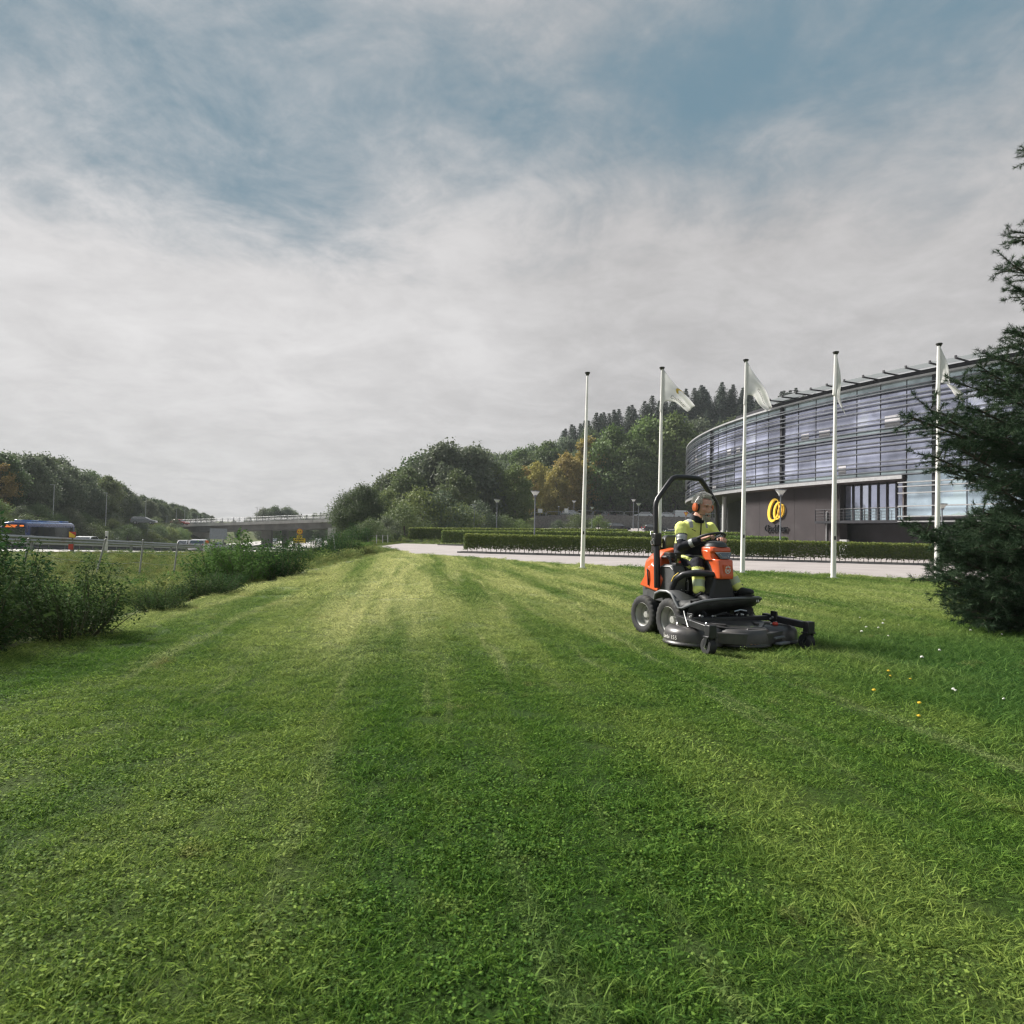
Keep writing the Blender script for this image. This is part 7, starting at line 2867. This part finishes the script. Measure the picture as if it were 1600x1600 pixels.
hand(b_, WR + Vector((0.012, 0.010, 0.010)), (0.62, 0.62, 0.42), (0.0, -0.5, 0.85), None, (0.75, 0.9, 1.0, 1.05), -1)
hand(b_, WL + Vector((0.012, -0.008, 0.005)), (0.75, -0.35, 0.10), (0.1, 0.2, 0.95), None, (0.75, 0.8, 0.85, 0.9), 1)
me = fuse(b_, 0.0062, 4, 'person')
person = obj('person', me, M_SKIN)
person.location = MO
person.rotation_euler = (0, 0, MRZ)
tag(person, 'person in yellow and navy work clothes with orange ear muffs driving the mower', 'person')


def child(name, mb, m, **kw):
    return mb.build(name, m, person, **kw)


def cloth(name, mb, mats, classify, voxel=0.011, smooth=5, wrinkle=0.006, wscale=14):
    me_ = fuse(mb, voxel, smooth, name)
    n_ = len(me_.vertices)
    co = np.empty(n_ * 3, np.float32)
    no = np.empty(n_ * 3, np.float32)
    me_.vertices.foreach_get('co', co)
    me_.vertices.foreach_get('normal', no)
    co, no = co.reshape(-1, 3), no.reshape(-1, 3)
    w_ = np.array([noise.noise((p[0] * wscale, p[1] * wscale, p[2] * wscale * 1.8)) + 0.5 * noise.noise((p[0] * wscale * 2.3, p[1] * wscale * 2.3, p[2] * wscale * 3)) for p in co])
    co = co + no * (w_ * wrinkle)[:, None]
    me_.vertices.foreach_set('co', co.astype(np.float32).ravel())
    for m in mats:
        me_.materials.append(m)
    me_.polygons.foreach_set('material_index', [classify(Vector(p.center)) for p in me_.polygons])
    me_.update()
    return obj(name, me_, None, person)


def seg_t(p, a, b):
    d = b - a
    t_ = max(-0.3, min(1.3, (p - a).dot(d) / d.length_squared))
    return t_, (p - (a + d * max(0, min(1, t_)))).length


# jacket: lime shoulders and chest, navy lower body and sleeves, reflective bands
b_ = MB()
b_.loft([ell((-0.395, 0, 0.895), (0.05, 0, 1), 0.215, 0.165), ell((-0.375, 0, 0.95), (0.08, 0, 1), 0.220, 0.172), ell((-0.35, 0.005, 1.06), (0.15, 0, 1), 0.212, 0.165), ell((-0.32, 0.01, 1.18), (0.22, 0, 1), 0.218, 0.158),
         ell((-0.29, 0.015, 1.29), (0.25, 0, 1), 0.228, 0.145), ell((-0.262, 0.02, 1.385), (0.25, 0, 1), 0.215, 0.118), ell((-0.245, 0.02, 1.435), (0.25, 0, 1), 0.150, 0.090), ell((-0.225, 0.02, 1.470), (0.3, 0, 1), 0.088, 0.080)])
for S_, E_, W_ in ((SR, ER, WR), (SL, EL, WL)):
    limb(b_, [S_ + Vector((-0.005, 0, -0.03)), S_.lerp(E_, 0.5), E_, E_.lerp(W_, 0.55), E_.lerp(W_, 0.92)], [0.076, 0.076, 0.068, 0.057, 0.047])


def jacket_zone(p):
    bt, bd = None, 9
    for S_, E_, W_ in ((SR, ER, WR), (SL, EL, WL)):
        t1, d1 = seg_t(p, S_, E_)
        t2, d2 = seg_t(p, E_, W_)
        for tt, dd in ((t1, d1), (1 + t2, d2)):
            if dd < bd:
                bd, bt = dd, tt
    arm = bd < 0.098 and abs(p.y - 0.02) > 0.165 or (bt is not None and bt > 0.95 and bd < 0.085)
    if arm:
        if bt < 0.50:
            return 0
        if 0.50 <= bt < 0.54:
            return 1
        if 0.54 <= bt < 0.76:
            return 2
        if 1.42 <= bt < 1.60:
            return 2
        return 1
    # shoulder reflective patches
    if p.z > 1.36 and 0.095 < abs(p.y - 0.02) < 0.135 and p.x > -0.33:
        return 2
    fz = p.z
    if fz > 1.455:
        return 1
    if fz > 1.165:
        return 0
    if 0.945 < fz < 1.015:
        return 2
    return 1


cloth('jacket', b_, [M_LIME, M_NAVY, M_REFL], jacket_zone, 0.011, 5, 0.008, 11)
b_ = MB()
zp = []
for z, x in ((1.475, -0.148), (1.44, -0.146), (1.40, -0.1465), (1.33, -0.148), (1.25, -0.160), (1.17, -0.172)):
    zp.append((x + 0.013, 0.018, z))
b_.tube(zp, 0.008, 6)
child('zip', b_, M_NAVY)
b_ = MB()
b_.loft([ell((-0.228, 0.02, 1.445), (0.35, 0, 1), 0.098, 0.092, 20), ell((-0.212, 0.021, 1.485), (0.35, 0, 1), 0.088, 0.086, 20), ell((-0.200, 0.022, 1.525), (0.4, 0, 1), 0.086, 0.084, 20), ell((-0.200, 0.022, 1.523), (0.4, 0, 1), 0.074, 0.072, 20), ell((-0.215, 0.02, 1.47), (0.4, 0, 1), 0.066, 0.064, 20)], caps=False)
child('collar', b_, M_NAVY)
b_ = MB()
for k in range(4):
    b_.box((-0.140 + 0.001 * k, -0.105 + 0.014 * k, 1.335 - 0.006 * k), (0.006, 0.011, 0.008))
child('chest_print', b_, M_NAVY, smooth=False)

# trousers: black thighs and knees, lime sides and shins with reflective bands
b_ = MB()
b_.loft([ell((-0.44, 0, 0.90), (1, 0, 0.1), 0.17, 0.10), ell((-0.34, 0, 0.915), (1, 0, 0.05), 0.185, 0.105), ell((-0.22, 0, 0.92), (1, 0, 0), 0.16, 0.09)])
for H_, K_, A_ in ((HR, KR, AR), (HL, KL, AL)):
    limb(b_, [H_, H_.lerp(K_, 0.5), K_ - Vector((0.02, 0, 0.0)), K_.lerp(A_, 0.4) - Vector((0.01, 0, 0)), K_.lerp(A_, 0.99)], [0.110, 0.098, 0.086, 0.076, 0.070])


def trouser_zone(p):
    left = p.y > 0
    H_, K_, A_ = (HL, KL, AL) if left else (HR, KR, AR)
    t1, d1 = seg_t(p, H_, K_)
    t2, d2 = seg_t(p, K_, A_)
    if d2 < d1 and t2 > 0.05:
        if t2 < 0.16:
            return 0
        if t2 < 0.24:
            return 1
        if t2 < 0.46:
            return 2
        if t2 < 0.62:
            return 1
        if t2 < 0.86:
            return 2
        return 1
    sd_ = (p.y - (H_.lerp(K_, max(0, min(1, t1)))).y) * (1 if left else -1)
    if t1 < 0.30 and sd_ > -0.01:
        return 1
    if sd_ < -0.062 or (0.30 <= t1 < 0.86 and 0.055 < sd_ < 0.082):
        return 1
    return 0


cloth('trousers', b_, [M_NAVY, M_LIME, M_REFLL], trouser_zone, 0.011, 4, 0.008, 10)

# shoes
for A_, toe in ((AR, Vector((0.19, 0.01, -0.035))), (AL, Vector((0.20, 0.03, 0.035)))):
    b_ = MB()
    d = toe.normalized()
    s_ = Vector((0, 1, 0))
    h0 = A_ - d * 0.055 + Vector((0, 0, -0.055))
    b_.loft([ell(h0 + d * t + Vector((0, 0, up_)), d, w, hh, 14, s_) for t, w, hh, up_ in ((-0.02, 0.022, 0.025, 0.0), (0.0, 0.038, 0.045, 0.005), (0.06, 0.044, 0.060, 0.015), (0.12, 0.047, 0.052, 0.008), (0.18, 0.053, 0.043, 0.0), (0.235, 0.049, 0.036, -0.004), (0.265, 0.034, 0.025, -0.010), (0.275, 0.012, 0.010, -0.012))])
    b_.loft([ell(A_ + Vector((0.0, 0, z)), (0, 0, 1), w, w, 14) for z, w in ((-0.05, 0.05), (0.0, 0.052), (0.05, 0.056))])
    sh = child('shoe', b_, M_SHOE)
    b_ = MB()
    b_.loft([[h0 + d * t + s_ * (w * f) + Vector((0, 0, zz)) for f, zz in ((-1, -0.058), (1, -0.058), (1, -0.040), (-1, -0.040))] for t, w in ((-0.015, 0.03), (0.03, 0.046), (0.12, 0.046), (0.19, 0.055), (0.255, 0.045), (0.28, 0.02))])
    b_.build('sole', M_BK, sh, bevel=0.004)
    b_ = MB()
    for k in range(4):
        q = h0 + d * (0.085 + 0.022 * k) + Vector((0, 0, 0.062 - 0.008 * k))
        b_.tube([q - s_ * 0.02, q + s_ * 0.02], 0.004, 5)
    b_.build('lace', M_GR, sh)

# hair: short swept-back tufts, sideburns; beard round the mouth
C_, D_, N_ = [], [], []
hv, hf = [], []
b_ = MB()
rr = random.Random(4)
for i in range(1700):
    a = rr.random() * 2 * pi
    e_ = rr.random() ** 0.7 * pi * 0.52
    v = Vector((math.sin(e_) * math.cos(a), math.sin(e_) * math.sin(a), math.cos(e_)))
    if v.x > 0.62 - 0.25 * v.z and v.z < 0.72:       # keep the forehead free
        continue
    p = Vector((-0.015 + v.x * 0.100, v.y * 0.079, 0.036 + v.z * 0.092))
    out = Vector((v.x * 0.6 - 0.25 + 0.15 * (rr.random() - 0.5), v.y * 0.9 + 0.3 * (rr.random() - 0.5), v.z * 0.8 + 0.12 + 0.25 * (rr.random() - 0.3)))
    if p.x > 0.03:
        out = Vector((0.35, v.y * 0.6 + 0.9 * (rr.random() - 0.5), 0.8))
    ln = 0.012 + 0.014 * rr.random()
    q = p + out.normalized() * ln
    r_ = q + (out + Vector((-0.2, 0.2 * (rr.random() - 0.5), -0.35))).normalized() * ln * 0.7
    b_.tube([HM @ (p - v * 0.006), HM @ q, HM @ r_], [0.0034, 0.0032, 0.001], 4, caps=False)
hv_ = [HM @ Vector((-0.017, 0, 0.037))]
b_.loft([[HM @ Vector((-0.018 + 0.101 * math.sin(e_) * math.cos(a), 0.081 * math.sin(e_) * math.sin(a), 0.038 + 0.095 * math.cos(e_))) for a in [pi * 0.36 + (2 * pi - pi * 0.72) * j / 22 for j in range(23)]] for e_ in (0.55, 0.8, 1.1, 1.4, 1.65, 1.85)], caps=False, closed=False)
b_.loft([[HM @ Vector((-0.018 + 0.101 * math.sin(e_) * math.cos(a), 0.081 * math.sin(e_) * math.sin(a), 0.038 + 0.095 * math.cos(e_))) for a in [2 * pi * j / 22 for j in range(22)]] for e_ in (0.02, 0.25, 0.5, 0.66)], caps=False)
for s in (-1, 1):
    b_.tube([HM @ Vector((0.010, s * 0.070, 0.03)), HM @ Vector((0.012, s * 0.071, -0.005)), HM @ Vector((0.012, s * 0.068, -0.035))], [0.012, 0.010, 0.006], 6, flat=0.6)
child('hair', b_, M_HAIR)
b_ = MB()
for i in range(800):
    u = rr.random() * 2 - 1
    zz = -0.118 + 0.068 * rr.random()
    if abs(u) < 0.40 and -0.084 < zz < -0.056:
        continue
    if abs(u) > 0.72 and zz > -0.075:
        continue
    x = 0.094 - 0.035 * u * u + (0.004 if zz > -0.06 else 0) - 0.010 * max(0, (-0.10 - zz) / 0.02)
    p = Vector((x - 0.004, u * 0.042, zz))
    o_ = Vector((0.7, u * 0.7, -0.75)).normalized()
    b_.tube([HM @ p, HM @ (p + o_ * 0.010), HM @ (p + o_ * 0.016 + Vector((0, 0, -0.006)))], [0.0034, 0.003, 0.001], 4, caps=False)
child('beard', b_, M_BEARD)
for s in (-1, 1):
    b_ = MB()
    b_.ball(HM @ Vector((0.083, s * 0.030, 0.014)), (0.008, 0.013, 0.006), 10, 6)
    child('eye', b_, M_EYE)
    b_ = MB()
    b_.tube([HM @ Vector((0.094, s * 0.014, 0.036)), HM @ Vector((0.097, s * 0.030, 0.042)), HM @ Vector((0.084, s * 0.050, 0.036))], [0.004, 0.005, 0.003], 6)
    child('eyebrow', b_, M_BEARD)
b_ = MB()
b_.tube([HM @ Vector((0.092, -0.020, -0.070)), HM @ Vector((0.1005, 0, -0.069)), HM @ Vector((0.092, 0.020, -0.070))], [0.003, 0.006, 0.003], 6)
child('mouth', b_, M_LIPS)
# ear defenders
b_ = MB()
arc = [Vector((-0.012, 0.098 * math.sin(a), 0.030 + 0.118 * math.cos(a))) for a in [-1.45 + 2.9 * k / 18 for k in range(19)]]
b_.loft([[HM @ (p + Vector((o_, 0, 0)) + Vector((0, math.sin(0) * 0, 0)) * 0 + (p - Vector((-0.012, 0, 0.03))).normalized() * t_) for o_, t_ in ((-0.016, 0), (0.016, 0), (0.016, 0.006), (-0.016, 0.006))] for p in arc])
ed = child('ear_defenders', b_, M_BK)
for s in (-1, 1):
    Mc = HM @ Matrix.Translation((-0.012, s * 0.085, -0.004)) @ Matrix.Rotation(-s * pi / 2, 4, 'X')
    b_ = MB()
    cup = lambda z, k: [Mc @ Vector((0.038 * k * math.cos(a), 0.050 * k * math.sin(a), z)) for a in [2 * pi * j / 20 for j in range(20)]]
    b_.loft([cup(-0.012, 0.95), cup(-0.008, 1.08), cup(0.006, 1.08), cup(0.010, 1.0)])
    b_.build('ear_cushion', M_BK, ed)
    b_ = MB()
    b_.loft([cup(0.0105, 0.98), cup(0.022, 0.98), cup(0.032, 0.85), cup(0.036, 0.55)])
    b_.build('ear_cup', M_EARO, ed)
    b_ = MB()
    b_.tube([HM @ Vector((-0.012, s * 0.098, 0.075)), HM @ Vector((-0.012, s * 0.112, 0.045)), HM @ Vector((-0.012, s * 0.120, 0.0))], 0.0035, 5)
    b_.build('wire_fork', M_CHR, ed)
b_ = MB()
b_.tube([HM @ Vector((0.0, -0.105, -0.04)), HM @ Vector((0.06, -0.085, -0.075)), HM @ Vector((0.095, -0.035, -0.074))], [0.003, 0.003, 0.004], 5)
b_.ball(HM @ Vector((0.100, -0.026, -0.074)), 0.009, 8, 6)
b_.build('microphone', M_BK, ed)
# ------------------------------------------------------------------ air
hz = MB()
hz.box((0, 260, 27), (1400, 700, 66))
t = NT('haze')
pv = t.n('ShaderNodeVolumePrincipled', {'Color': (0.86, 0.93, 1.0, 1), 'Density': 0.00020, 'Anisotropy': 0.0})
t.l(pv.outputs[0], t.out.inputs['Volume'])
ho = hz.build('haze', t.m, smooth=False)
ho['kind'] = 'stuff'
scene.cycles.volume_bounces = 1
